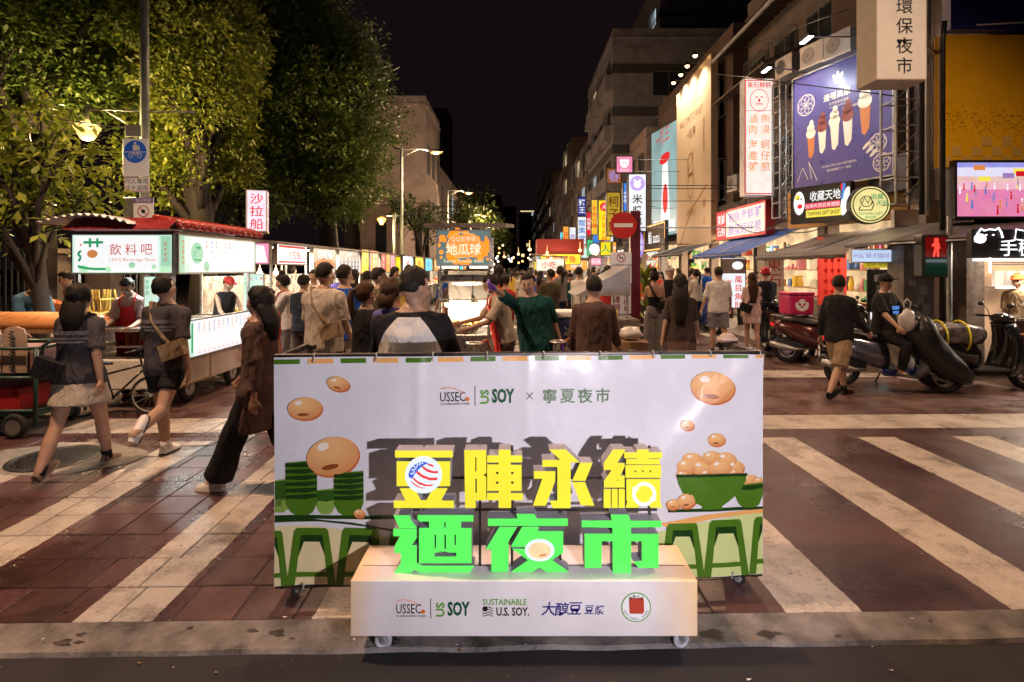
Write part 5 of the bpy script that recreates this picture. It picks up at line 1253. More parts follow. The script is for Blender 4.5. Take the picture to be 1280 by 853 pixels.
q = MB(); q.cyl((-.62, 1.0, 2.12), .02, 1.6, 'y'); q.build('lamp_tube', tubel, ds)
lamp('AREA', (-4.8, 7.7, 2.1), 75, (.95, 1, .95), .7, (-4.7, 7.4, .5))
o = bottle(None, 0, 0, 0, waterb, .25, redp); o.location = (-4.45, 7.35, 1.0); tag(o, 'clear water bottle with a red cap standing on the stall counter', 'bottle')
for i in range(3):
    o = bottle(None, 0, 0, 0, juice, .22, redp); o.location = (-4.86+.085*i, 6.9, .78); tag(o, ['orange juice bottle with red cap, left one of three under the counter', 'orange juice bottle with red cap, middle one of three under the counter', 'orange juice bottle with red cap, right one of three under the counter'][i], 'bottle', 'juice bottles on the stall shelf')
# sugar cane bundle and yellow cage behind the seller
q = MB(); rng = random.Random(2)
for i in range(14): x = rng.uniform(-.16, .16); y = rng.uniform(-.1, .1); q.tube([(x, y, 0), (x+rng.uniform(-.12,.12), y, .45)], .014, 6)
o = q.build('sugar_cane_bundle', mat('yellow_cane', (.5, .33, .06), .5, var=.4)); o.location = (X(133, 7.6), 7.6, 1.0); tag(o, 'bundle of yellow sugar cane sticks behind the counter', 'sugar cane'); o['kind'] = 'thing'
q = MB(); q.box(-.16,-.12,0,.16,.12,.02)
for x in (-.16,.16):
    for y in (-.12,.12): q.tube([(x,y,0),(x,y,.34)], .012, 6)
for z in (.17,.34): q.tube([(-.16,-.12,z),(.16,-.12,z),(.16,.12,z),(-.16,.12,z)], .01, 6, closed=True)
o = q.build('wire_rack', mat('yellow_metal', (.6,.4,.05), .4, var=.2)); o.location = (X(118, 7.2), 7.2, 1.0); tag(o, 'small yellow metal rack on the drinks stall counter', 'rack')
# ---- generic food stall of the receding row
def stall(label, y, L, x=-4.15, W_=1.25, z1=2.2, sides=(), ends=(), body=None, goods=None, seed=0, light=230):
    t = thing('food_stall', label, 'food stall', (x, y, 0), 0, 'food stalls along the left of the street')
    post_set(t, (-W_+.03, -.03), (.04, L-.04), .25, z1, s_=.018)
    q = MB(); q.box(-W_, 0, .25, 0, L, .93); q.build('cart_body', body or stainless, t, bevel=.01)
    q = MB(); q.box(-W_-.02, -.03, .935, .05, L+.03, .97); q.build('counter_top', stainless, t)
    q = MB(); q.add([(-W_-.1,-.12,z1+.12),(.16,-.12,z1),(.16,L+.1,z1),(-W_-.1,L+.1,z1+.12)], [(0,1,2,3)]); o = q.build('roof', BRN, t); s_ = o.modifiers.new('s','SOLIDIFY'); s_.thickness = .04
    q = MB(); q.box(-W_, .05, .97, -W_+.02, L-.05, 1.6); q.build('back_panel', stainless, t)
    cart_wheel(t, -.1, L*.25, .17); cart_wheel(t, -.1, L*.75, .17)
    q = MB(); q.cyl((-W_*.4, L/2, z1-.06), .018, L*.7, 'y'); q.build('lamp_tube', glow('warm_tube', (1,.85,.62), 6), t)
    lamp('AREA', (x-W_*.4, y+L/2, z1-.15), light, (1, .8, .58), L*.5, (x-W_*.3, y+L/2, 0))
    for (fy0, fy1, fz0, fz1, face, prs, fm) in sides: sign('sign_panel', None, None, (.03, (fy0+fy1)/2, (fz0+fz1)/2), PI/2, fy1-fy0, fz1-fz0, .06, face, prs, parent=t, frame=fm)
    for (fx0, fx1, fz0, fz1, face, prs, fm) in ends: sign('sign_panel', None, None, ((fx0+fx1)/2, -.07, (fz0+fz1)/2), 0, fx1-fx0, fz1-fz0, .06, face, prs, parent=t, frame=fm)
    rg = random.Random(seed)
    for i in range(int(L*7)):      # goods on the counter: bowls, boxes, cups
        gx, gy = rg.uniform(-W_*.75, -.08), .15 + (L-.3)*i/int(L*7); k = rg.randrange(5)
        q = MB()
        if k == 0: q.lathe([(.04,0),(.075,.05),(.08,.07),(.07,.065)], n=14); m_, nm = stainless, 'bowl'
        elif k == 1: q.box(-.06,-.05,0,.06,.05,rg.uniform(.06,.16)); m_, nm = rg.choice([redp, whitei, wood, MATS['lit_warm_white']] if False else [redp, whitei, wood]), 'box'
        elif k == 2: q.lathe([(.03,0),(.04,.12),(.04,.16),(.015,.2),(.015,.22)], n=10); m_, nm = rg.choice([juice, redp, MATS['yellow_cane']]), 'jar'
        elif k == 4: q.box(-.004,-.09,.02,.004,.09,.2); q.box(-.006,-.01,0,.006,.01,.02); m_, nm = rg.choice([whitei, pr_yel, redp]), 'price_card'; gx = -.03
        else:
            q.lathe([(.09,0),(.1,.03),(.0,.03)], n=14); m_, nm = MATS['yellow_cane'], 'tray'
            for j in range(7): q.ball((rg.uniform(-.06,.06), rg.uniform(-.06,.06), .05), .024, n=7, m=5)
        o = q.build(nm, m_, t); o.location = (gx, gy, .97)
    return t
sB = stall('salad boat stall with a red lettered lit sign and two bare bulbs', 9.35, 1.65, seed=1, sides=[(.12,1.5,1.80,2.18,LW,[(pr_red, lambda q: (q.text('沙拉船', .08, 0, .17, bold=.006, w=.62), q.poly([(-.6,.12),(.6,.12),(.6,.16),(-.6,.16)]), q.poly([(-.6,-.15),(.6,-.15),(.6,-.12),(-.6,-.12)]))), (pr_org, lambda q: q.vtext('古早', -.38, .1, .09))], BRN)],
    ends=[(-1.2,.0,1.80,2.18,LP,[(pr_wht, lambda q: q.poly([(-.56,-.15),(.56,-.15),(.5,.13),(.2,.17),(-.2,.13),(-.5,.16)])), (pr_red, lambda q: (q.text('船', .24, 0, .2, bold=.015), q.text('拉', 0, 0, .2, bold=.015), q.text('沙', -.24, 0, .2, bold=.015)))], BRN)])
for x, y in ((-4.4, 9.45), (-4.32, 9.9)):
    q = MB(); q.ball((0,0,0), .045, n=12, m=8); q.cyl((0,0,.06), .018, .05); q.tube([(0,0,.07),(0,0,.3)], .004, 5); o = q.build('light_bulb', glow('bare_bulb', (1,.72,.36), 9), smooth=True); o.location = (x, y, 1.66)
    tag(o, 'bare warm bulb hanging in the salad boat stall, ' + ('nearer the street lamp side' if x < -4.35 else 'farther from the drinks stall'), 'light bulb', 'bare bulbs in the salad boat stall')
# four-sided light tower above it
tw = thing('light_tower', 'tall white lit box sign with red characters on the salad boat stall roof', 'sign', (X(322, 9.5), 9.5, 2.72))
for rz_, (cx, cy) in ((0, (0,-.16)), (PI/2, (.16,0)), (PI, (0,.16)), (-PI/2, (-.16,0))):
    sign('sign_panel', None, None, (cx, cy, 0), rz_ , .31, .70, .02, lit('lit_lilac_white', (1,.85,.98), .95), [(pr_red, lambda q: q.vtext('沙拉船', 0, .31, .19, bold=.008, sx=1.15))], parent=tw, frame=white, fr=.012)
tw.rotation_euler = (0, 0, R(20))
q = MB(); q.box(-.17,-.17,-.38,.17,.17,-.355); q.box(-.02,-.02,-.5,.02,.02,-.38); q.build('base', BRN, tw)
def grid_menu(q):
    for i in range(5):
        for j in range(3): q.disc(-.6+.3*i, .0-.11*j, .045, n=12)
    q.text('宵夜鮮味', 0, .13, .09, bold=.01)
stall('pepper shrimp stall with a black sign and orange flames printed on it', 11.15, 1.5, seed=2, sides=[(.03,1.45,1.72,2.2,LDk,[(pr_wht, tx('胡椒蝦',0,.08,.19,bold=.012,w=.9)), (pr_org, lambda q: q.poly([(-.6,-.2),(.6,-.2),(.6,-.1),(.35,-.02),(.1,-.06),(-.1,.0),(-.3,-.05),(-.6,-.1)]))], galv)])
stall('stall with a dark blue sign showing rows of small round dishes', 12.8, 1.7, seed=3, sides=[(.03,1.65,1.68,2.22,lit('lit_slate',(.1,.12,.2),.8),[(pr_wht, grid_menu)], galv)])
stall('stall with a yellow sign and a blue striped edge', 14.65, 1.9, seed=4, sides=[(.03,.75,1.6,2.25,LY,[(pr_grn, vt('臭豆腐',-.15,.28,.15)), (pr_red, vt('大腸',.12,.28,.15))], BRN), (.8,1.85,1.6,2.25,LO,[(pr_blu, lambda q: q.poly([(-.5,-.3),(-.4,-.3),(-.4,.3),(-.5,.3)])), (pr_wht, lambda q: (q.vtext('魷魚羹',.0,.28,.17,bold=.01), q.vtext('豬血湯',.25,.28,.17,bold=.01)))], BRN)])
stall('stall with red and orange narrow signs behind the black shirted girl', 16.8, 2.0, seed=5, sides=[(.03,.6,1.6,2.2,LR,[(pr_wht, vt('烤肉',0,.2,.16))], BRN), (.65,1.2,1.6,2.2,LO,[(pr_red, vt('肉羹',0,.2,.16))], BRN), (1.25,1.9,1.6,2.2,LP,[(pr_red, vt('甜湯',0,.2,.16))], BRN)])
rowsig = [('white',LW,pr_red,'米糕'),('yellow',LY,pr_red,'潤餅'),('blue and white',LCy,pr_blu,'剉冰'),('orange',LO,pr_wht,'麻油雞'),('pale green',LGm,pr_grn,'豆花')]
for i, y in enumerate((19.2, 21.6, 24, 26.5, 29.2, 32, 35, 38.5, 42)):
    nm, fc, prm, wd = rowsig[i % 5]
    stall('distant stall with a %s lit sign, %s along the left row' % (nm, ['sixth','seventh','eighth','ninth','tenth','eleventh','twelfth','thirteenth','fourteenth'][i]), y, 2.0, x=-4.0+.0*i, seed=10+i, sides=[(.1,1.9,1.6,2.2,fc,[(prm, tx(wd,0,0,.3,bold=.01))], BRN)], ends=[(-1.1,0,1.6,2.15,rowsig[(i+1) % 5][1],[(rowsig[(i+1) % 5][2], tx(rowsig[(i+1) % 5][3],0,0,.26,bold=.01))], BRN)], light=200)
# ---- fried potato ball stall in the middle
pb = thing('potato_ball_stall', 'small fried ball cart with a lit orange and teal sign and glass case', 'food stall', (-.98, 7.0, 0))
post_set(pb, (.02, .63), (.02, 1.2), .1, 2.2, stainless, .016)
q = MB(); q.add([(-.16,-.22,2.30),(.85,-.22,2.30),(.95,1.5,2.42),(-.26,1.5,2.42)], [(0,1,2,3)]); o = q.build('roof', BRN, pb); s_ = o.modifiers.new('s','SOLIDIFY'); s_.thickness = .05
q = MB(); q.box(0,.0,.12,.65,1.2,.86); q.build('cart_body', stainless, pb, bevel=.01)
q = MB(); q.box(-.05,-.08,.865,.72,1.25,.90); q.build('counter_top', stainless, pb)
def balls_print(q):
    rg = random.Random(4)
    for i in range(90): a = rg.uniform(0, 2*PI); r = rg.uniform(.05, .30); q.disc(r*1.08*math.cos(a), .015+r*.70*math.sin(a), rg.uniform(.026,.045), n=12)
    for p in ((-.28,-.12),(.28,.13),(-.29,.09),(.3,-.14)): q.disc(*p, .018, n=10)
sign('sign_panel', None, None, (.325, -.12, 2.0), 0, .68, .46, .08, lit('lit_teal_grey', (.16,.24,.22), .8), [(mat('sign_fried_print', (.6,.2,.03), .5, var=0, em=(1,.27,.02), es=1.1), balls_print), (lit('lit_ball_glow', (1,.35,.06), 1.0), lambda q: q.disc(0,.02,.22,.14,n=24)),
    (glow('sign_cream_print', (1,.9,.6), 1), lambda q: (q.text('地瓜球', 0, -.02, .15, bold=.02, w=.44), q.text('QQ古早味', 0, .11, .07, w=.3), q.text('Sweet Potato Balls', 0, -.165, .055, w=.5), q.ring(0,.03,.2,.205,k=.78)))], parent=pb, frame=galv)
q = MB()
for a, b in (((0,-.04,.90),(0,-.04,1.72)), ((.65,-.04,.90),(.65,-.04,1.72)), ((0,-.04,1.72),(.65,-.04,1.72)), ((0,-.04,1.35),(.65,-.04,1.35)), ((0,-.04,1.72),(0,.7,1.72)), ((.65,-.04,1.72),(.65,.7,1.72))): q.tube([a,b], .011, 6)
q.build('case_frame', stainless, pb)
q = MB(); q.box(.02,-.045,1.36,.63,-.04,1.70); q.build('case_glass', glassm, pb)
q = MB(); q.box(.02,.78,.91,.63,.8,1.70); q.build('back_panel', whitei, pb)  # pale plate added to catch the lamp and brighten the case
q = MB(); q.box(-.0,.0,1.56,.65,.5,1.66); q.build('range_hood', stainless, pb, bevel=.02)
q = MB(); q.lathe([(.16,0),(.22,.10),(.23,.10),(.17,-.005)], (.30,.28,.92), 24); q.build('frying_pan', stainless, pb)
q = MB(); rg = random.Random(8)
for i in range(60): a = rg.uniform(0,2*PI); r = rg.uniform(0,.19); q.ball((.3+r*math.cos(a), .28+r*math.sin(a), 1.0+rg.uniform(0,.05)), .022, n=7, m=5)
o = q.build('fried_balls', MATS['yellow_cane'], pb, smooth=True); o['kind'] = 'stuff'
for x in (.10, .42):
    b_ = thing('heat_lamp', None, None, (x, .12, 1.30)); b_.parent = pb
    q = MB(); q.ball((0,0,-.01), .05, n=12, m=8); q.build('bulb', bulb, b_, smooth=True); q = MB(); q.lathe([(.085,.0),(.03,.07),(.02,.1)], n=16); q.tube([(0,0,.1),(0,.05,.35)], .008, 6); q.build('shade', stainless, b_)
for x in (.1, .5):
    q = MB(); q.cyl((x,.2,1.9 if False else 1.76), .014, .25, 'x'); q.build('lamp_tube', MATS['warm_tube'], pb)
lamp('AREA', (-.65, 7.3, 1.54), 34, WARM, .4, (-.65, 7.2, .9)); lamp('POINT', (-.6, 7.1, 1.2), 40, (1,.72,.42), .08)
def gas(label, loc, m_, sc_=1):
    g = thing('gas_cylinder', label, 'gas cylinder', loc); g.scale = (sc_,)*3
    q = MB(); q.lathe([(.12,0),(.155,.04),(.16,.1),(.16,.38),(.14,.47),(.07,.54),(.03,.56)], n=24); q.build('tank', m_, g, smooth=True)
    q = MB(); q.torus((0,0,.66), .09, .012, 'z', 20, 6)
    for i in range(3): a = 2*PI*i/3; q.tube([(.09*math.cos(a),.09*math.sin(a),.52),(.09*math.cos(a),.09*math.sin(a),.66)], .009, 6)
    q.cyl((0,0,.6), .02, .1); q.build('valve_guard', galv, g); q = MB(); q.tube([(0,0,.62),(.12,.0,.7),(.2,.1,.5),(.16,.3,.3)], .012, 6); q.build('hose', mat('orange_hose', (.6,.12,.02), .4, var=0), g, smooth=True); return g
gas('dark grey gas cylinder standing beside the fried ball cart', (X(594,5.9), 5.9, .28), mat('gas_grey', (.12,.11,.11), .4, .4, var=.3)); gas('green gas cylinder behind the vendor in the teal shirt', (X(698,5.9), 5.9, .30), mat('gas_green', (.12,.28,.14), .4, .2, var=.3))
for px, lb in ((594, 'dark wooden crate under the grey gas cylinder'), (698, 'red plastic crate under the green gas cylinder')):
    q = MB(); q.box(-.2,-.2,0,.2,.2,.03); q.box(-.2,-.2,.03,-.185,.2,.275); q.box(.185,-.2,.03,.2,.2,.275); q.box(-.185,-.2,.03,.185,-.185,.275); q.box(-.185,.185,.03,.185,.2,.275); q.box(-.185,-.185,.245,.185,.185,.27)
    o = q.build('crate', wood if px == 594 else redp); o.location = (X(px,5.9), 5.9, .002); tag(o, lb, 'crate')
# blue cooler box on a folding stand, cardboard boxes, steel table behind the counter
q = thing('cooler_box', 'blue cooler box with a white lid on a folding stand', 'cooler', (X(705, 6.5), 6.5, 0))
m_ = MB(); m_.box(-.24,-.18,.86,.24,.18,1.17); m_.build('cooler_body', mat('cooler_blue', (.03,.06,.2), .4, var=.1), q, bevel=.02, seg=2)
m_ = MB(); m_.box(-.25,-.19,1.172,.25,.19,1.25); m_.build('lid', whitei, q, bevel=.02, seg=2)
m_ = MB(); m_.text('冰', .05, 1.02, .14); m_.v = [(v[0], -.183, v[2]) for v in m_.v]; m_.build('lettering', whitei, q)
m_ = MB()
for s_ in (-.15,.15): m_.tube([(-.22,s_,.84),(.24,s_,.0)], .012, 6); m_.tube([(.22,s_,.84),(-.24,s_,.0)], .012, 6)
m_.box(-.24,-.17,.838,.24,.17,.857); m_.build('stand', blackm, q)
cardb = mat('cardboard', (.36,.22,.12), .8, var=.2, bump=.2)
def carton(label, x, y, z, w_, d_, h_, rz=0):
    t = thing('cardboard_box', label, 'cardboard box', (x, y, z), rz)
    m_ = MB(); m_.box(-w_/2,-d_/2,0,w_/2,d_/2,h_-.004); m_.build('box', cardb, t)
    for s_ in (-1,1): m_ = MB(); m_.add([(-w_/2,s_*d_/2,h_-.003),(w_/2,s_*d_/2,h_-.003),(w_/2,s_*.01,h_+.004),(-w_/2,s_*.01,h_+.004)], [(0,1,2,3)]); m_.build('flap', cardb, t)
    m_ = MB(); m_.box(-w_/2+.1,-d_/2-.002,h_*.4,w_/2-.12,-d_/2-.001,h_*.7); m_.build('label_sticker', whitei, t); return t
q = thing('steel_table', 'low folding steel table carrying the cardboard boxes behind the counter', 'table', (X(762,6.0), 6.0, 0))
m_ = MB(); m_.box(-.55,-.28,.66,.55,.28,.69); m_.build('table_top', stainless, q)
for x in (-.5,.5):
    for y in (-.24,.24): m_ = MB(); m_.tube([(x,y,.66),(x*1.05,y,0)], .014, 8); m_.build('leg', galv, q)
carton('cardboard box lowest in the pile on the steel table', X(745,6.0), 6.0, .692, .42,.34,.24); carton('cardboard box on top of the pile beside the no entry post', X(748,6.0), 6.02, .942, .38,.3,.2, .1); carton('small cardboard box with a crumpled bag on it at the table end', X(790,5.9), 5.9, .692, .3,.26,.28, -.1)
q = MB(); q.ball((0,0,.06), .14, .1, .07, 14, 8); q.v = [tuple(Vector(v)*(1+.3*noise.noise(Vector(v)*17))) for v in q.v]; o = q.build('plastic_bag', pbag, smooth=True); o.location = (X(788,5.9), 5.9, .985); tag(o, 'crumpled white plastic bag lying on the small cardboard box', 'bag')
# steel hooded cart further right behind
t = thing('steel_cart', 'steel cart with a slanted grey hood between the crowd and the no entry post', 'food stall', (X(762,8.6), 8.6, 0))
m_ = MB(); m_.box(-.5,-.1,.2,.45,1.2,.95); m_.build('cart_body', stainless, t, bevel=.01)
m_ = MB(); m_.prism([(-.55,1.32),(.3,1.78),(.3,1.32)], -.12, 1.2); m_.build('hood', mat('grey_hood', (.4,.4,.42), .4, .4, var=.2), t)
post_set(t, (-.46,.26), (-.06,1.14), .95, 1.33, s_=.012)
m_ = MB(); m_.box(-.12,-.108,.98,.1,-.102,1.1); m_.build('price_card', mat('yellow_card', (.8,.62,.05), .6, var=.1), t)
for y in (.2,.9): cart_wheel(t, .47, y, .12)
# ---- cart with bins at the left edge
bc = thing('bin_cart', 'dark green pushcart with wooden boards and wicker boxes at the kerb', 'cart', (-5.35, 5.95, 0), R(0))
dgp = mat('dark_green_paint', (.015,.05,.035), .45, var=.3)
m_ = MB()
for x in (-.72,.42):
    for y in (-.3,.35): m_.tube([(x,y,.12),(x,y,.92)], .02, 8)
for z in (.28,.62,.92): m_.tube([(-.72,-.3,z),(.42,-.3,z),(.42,.35,z),(-.72,.35,z)], .018, 8, closed=True)
m_.tube([(.42,-.3,.62),(.5,-.3,.95),(.62,-.3,1.02)], .018, 8); m_.tube([(.42,.35,.62),(.5,.35,.95),(.62,.35,1.02),(.62,-.3,1.02)], .018, 8); m_.build('frame', dgp, bc, smooth=True)
m_ = MB(); m_.box(-.72,-.3,.22,.42,.35,.26); m_.build('lower_shelf', dgp, bc); m_ = MB(); m_.box(-.72,-.3,.60,.42,.35,.63); m_.build('upper_shelf', dgp, bc)
for x in (-.5,.22):
    for y in (-.32,.37): w_ = thing('wheel', None, None, (x,y,.13)); w_.parent = bc; m_ = MB(); m_.torus((0,0,0), .1, .03, 'y', 22, 8); m_.build('tyre', rubber, w_, smooth=True); m_ = MB(); m_.cyl((0,0,0), .08, .04, 'y', 14); m_.build('rim', galv, w_)
for i, x in enumerate((-.62,-.36,-.1,.16)):
    m_ = MB(); pts = [(x-.12,.66),(x+.12,.66),(x+.12,1.06),(x+.09,1.12),(x+.03,1.14),(x-.03,1.14),(x-.09,1.12),(x-.12,1.06)]; m_.prism(pts, -.26, -.235); m_.build('board', mat('pale_board', (.5,.36,.26), .5, var=.25), bc, bevel=.004)
for x in (-.62,-.36,-.1,.16):
    m_ = MB(); m_.tube([(x+.02*math.sin(i*1.9), -.29-.02*math.cos(i*1.9), 1.1-.0105*i) for i in range(40)], .006, 5); m_.build('coiled_cord', blackp, bc, smooth=True)
m_ = MB(); m_.box(-.6,-.2,.63,.3,.3,.9); m_.build('bin', mat('dull_pink_plastic', (.3,.16,.15), .5, var=.2), bc, bevel=.02); m_ = MB(); m_.box(-.62,-.25,.262,.2,.3,.5); m_.build('red_box', redp, bc, bevel=.01)
t = thing('flat_table', 'long table with a rounded orange lit plastic cover behind the pushcart', 'table', (-5.9, 7.0, 0))
m_ = MB(); m_.loft([((-.85,0,1.02),.02,.2,RX),((-.7,0,1.05),.26,.14,RX),((.5,0,1.05),.27,.14,RX),((.75,0,1.03),.22,.1,RX)], 20); m_.v = [(v[0], v[1], max(v[2], 1.0)) for v in m_.v]; m_.build('plastic_cover', mat('orange_cover', (.75,.33,.12), .3, var=.15), t, smooth=True)
m_ = MB(); m_.box(-.9,-.3,.95,.85,.3,.99); m_.build('table_top', wood, t)
for x in (-.8,.75):
    for y in (-.25,.25): m_ = MB(); m_.box(x-.02,y-.02,0,x+.02,y+.02,.95); m_.build('leg', galv, t)
lamp('POINT', (-5.9, 7.6, 1.9), 22, (1,.7,.42), .08)
m_ = MB(); m_.ball((0,0,0), .05, n=10, m=8); m_.tube([(0,0,.05),(0,0,.5)], .005, 5); o = m_.build('hanging_bulb', bulb, smooth=True); o.location = (-5.9, 7.75, 1.95); tag(o, 'bare bulb hanging above the covered table', 'light bulb')
# ================================================================== buildings
def wallm(name, col, sc=1.2, tile=None):
    """rendered or tiled wall with streaks of grime"""
    m = mat(name, col, .75, var=.35, vs=sc, bump=.3, bs=25); return m
W1 = wallm('grimy_tile_wall', (.22,.17,.14)); W2 = wallm('pale_concrete_wall', (.27,.25,.25)); W3 = wallm('brown_wall', (.14,.09,.065)); W4 = wallm('dark_slate_wall', (.055,.05,.05)); W5 = wallm('pinkish_wall', (.34,.26,.22)); stripe_m = wallm('dark_band', (.07,.065,.065))
winglass = mat('dark_window_glass', (.03,.035,.04), .12, var=.2, spec=.8); frame_al = mat('window_frame_metal', (.35,.34,.33), .4, .6, var=.2)
litwin = lit('lit_window', (1,.78,.45), .7, .4, .8); litcool = lit('lit_cool_window', (.7,.9,1), .55, .4, .8)
def window(parent, x, z, w, h, rzf, origin, panes=2, litm=None, grill=False, ac=False):
    """window on a wall: origin = function (u, z, out) -> local point, u along wall, out away from it"""
    t = thing('window', None, None); t.parent = parent
    def bx(q, u0, z0, o0, u1, z1, o1):
        ps = [origin(u, z_, o) for o in (o0, o1) for u, z_ in ((u0,z0),(u1,z0),(u1,z1),(u0,z1))]; q.add(ps, [(0,3,2,1),(4,5,6,7),(0,1,5,4),(1,2,6,5),(2,3,7,6),(3,0,4,7)])
    q = MB(); f = .05
    bx(q, x-w/2, z, .0, x+w/2, z+f, .07); bx(q, x-w/2, z+h-f, .0, x+w/2, z+h, .07); bx(q, x-w/2, z+f, 0, x-w/2+f, z+h-f, .07); bx(q, x+w/2-f, z+f, 0, x+w/2, z+h-f, .07)
    for i in range(1, panes): bx(q, x-w/2+w*i/panes-.02, z+f, .0, x-w/2+w*i/panes+.02, z+h-f, .06)
    q.build('frame', frame_al, t)
    q = MB(); bx(q, x-w/2+f, z+f, .01, x+w/2-f, z+h-f, .03); q.build('pane', litm or winglass, t)
    if grill:
        q = MB(); n = int(w/.14)
        for i in range(n+1): u = x-w/2+w*i/n; bx(q, u-.008, z-.05, .25, u+.008, z+h+.05, .266)
        for zz in (z-.05, z+h*.5, z+h+.05): bx(q, x-w/2, zz-.01, .268, x+w/2, zz+.01, .28); 
        for s_ in (0, 1): bx(q, x-w/2+s_*w-.01, z-.06, .08, x-w/2+s_*w+.01, z-.04, .25); bx(q, x-w/2+s_*w-.01, z+h+.04, .08, x-w/2+s_*w+.01, z+h+.06, .25)
        q.build('grille', galv, t)
    if ac:
        a_ = MB(); bx(a_, x-.36, z-.62, .12, x+.36, z-.14, .42); a_.build('air_conditioner', mat('ac_beige', (.4,.38,.34), .5, var=.2), t)
        a_ = MB(); bx(a_, x-.3, z-.56, .421, x+.02, z-.2, .43); a_.build('fan_grille', blackp, t)
    return t
def facX(x): return lambda u, z, o: (x - o, u, z)         # wall facing -x (right side of street); u = y
def facXp(x): return lambda u, z, o: (x + o, u, z)        # wall facing +x
def facY(y): return lambda u, z, o: (u, y - o, z)         # wall facing the camera
def block(name, label, x0, y0, x1, y1, h, wall, side=None, rows=(), yrows=(), bands=(), par=.5, lits=.1, seed=0, group=None, grill=.4, ac=.4, z0=0):
    t = thing(name, label, 'building', ((x0+x1)/2, (y0+y1)/2, 0), 0, group); cx, cy = (x0+x1)/2, (y0+y1)/2
    q = MB(); q.box(x0-cx, y0-cy, z0, x1-cx, y1-cy, h); q.build('wall', wall, t)
    q = MB(); q.box(x0-cx-.08, y0-cy-.08, h+.001, x1-cx+.08, y1-cy+.08, h+.12); q.box(x0-cx, y0-cy, h+.121, x1-cx, y0-cy+.15, h+par+.12); q.box((x0 if side != 1 else x1-.15)-cx, y0-cy+.151, h+.121, (x0+.15 if side != 1 else x1)-cx, y1-cy, h+par+.12); q.build('parapet', wall, t)
    for z in bands: q = MB(); q.box(x0-cx-.03, y0-cy-.03, z, x1-cx+.03, y1-cy+.03, z+.55); q.build('band', stripe_m, t)
    rg = random.Random(seed)
    org = (facX(x0-cx) if side != 1 else facXp(x1-cx))
    for (z, hh, ww, n) in rows:
        for i in range(n):
            u = (y0-cy) + (y1-y0)*(i+.5)/n; window(t, u, z, ww, hh, 0, org, rg.choice((2,2,3)), (rg.choice((litwin, litcool)) if rg.random() < lits else None), rg.random() < grill, rg.random() < ac)
    for (z, hh, ww, us) in yrows:
        for u in us: window(t, u-cx, z, ww, hh, 0, facY(y0-cy), 2, (rg.choice((litwin, litcool)) if rg.random() < lits else None), rg.random() < grill, rg.random() < ac*.5)
    return t, cx, cy
rowz = lambda n, z0=3.9, st=3.1: [z0+i*st for i in range(n)]
# right side of the street, near to far
FX = 7.5
bA, ax, ay = block('corner_building', 'corner building carrying the yellow billboard and the big screen', 7.75, 9.0, 15, 13.5, 12, W3, seed=1, z0=3.0)
bB, _, _ = block('shop_building', 'dark shop building behind the blue ice cream billboard', FX+.5, 13.52, 15, 19.0, 10.2, W1, rows=[(z,1.4,1.3,3) for z in (4.2,7.2)], seed=2, ac=.8, grill=.7, z0=3.3)
bC, _, _ = block('shop_building', 'brick coloured building behind the tall beige billboard', FX, 19.02, 15, 29, 9.6, W3, rows=[(z,1.4,1.3,4) for z in (4.2,7.2)], seed=3, z0=3.3)
bD, _, _ = block('apartment_block', 'tall pale apartment block with dark bands beyond the beige billboard', 5.9, 33.5, 16, 45, 15.7, W2, rows=[(z,1.5,1.7,4) for z in rowz(4)], yrows=[(12.2,1.5,2.0,(9.3,))], bands=(5.6,8.7,11.0,13.6), seed=4, lits=.15, z0=3.3)
bE, _, _ = block('apartment_block', 'tallest grey block with dark bands rising behind the pale one', 12.0, 46, 24, 60, 26, W2, rows=[(z,1.5,1.7,4) for z in rowz(7)], bands=(14.5,18.6,22.7), seed=5)
bC2, _, _ = block('shop_building', 'low shop building between the billboard and the banded block', 6.9, 29.1, 15, 33.4, 8.6, W5, rows=[(z,1.4,1.3,2) for z in (4.2,6.6)], seed=6, z0=3.3)
for i, (y0, y1, x0, h, wm, lb) in enumerate(((45.1, 56, 5.8, 11.5, W1, 'weathered tiled block just past the banded apartment block'), (56.2, 68, 5.7, 14.5, W3, 'brown block with many balconies halfway down the street'), (68.2, 84, 5.7, 13, W5, 'pinkish block further down the street'),
        (84.2, 104, 5.6, 16, W1, 'grey tiled block near the end of the street'), (104.5, 135, 5.5, 20, W2, 'pale tower with a set back side near the street end'), (135.5, 180, 5.4, 18, W3, 'last brown block at the right of the street end'))):
    block('apartment_block', lb, x0, y0, 18, y1, h, wm, rows=[(z,1.6,2.0,max(3, int((y1-y0)/3.4))) for z in rowz(int((h-4)/3.1)+1)], seed=20+i, lits=.12, z0=(3.3 if i < 2 else 0), group='apartment blocks down the right of the street')
def balconies(t, x, ys, zs, cy):
    for z in zs:
        for y in ys:
            q = MB(); q.box(x-.4, y-1.4-cy, z, x-.0, y+1.4-cy, z+.1); q.box(x-.4, y-1.4-cy, z+.101, x-.34, y+1.4-cy, z+.95); q.box(x-.34, y-1.4-cy, z+.101, x, y-1.34-cy, z+.95); q.build('balcony', W2, t)
balconies(bD, 5.9-10.95, (35.3, 38.5, 41.8), (3.4, 6.5, 9.6, 12.7), 39.25)
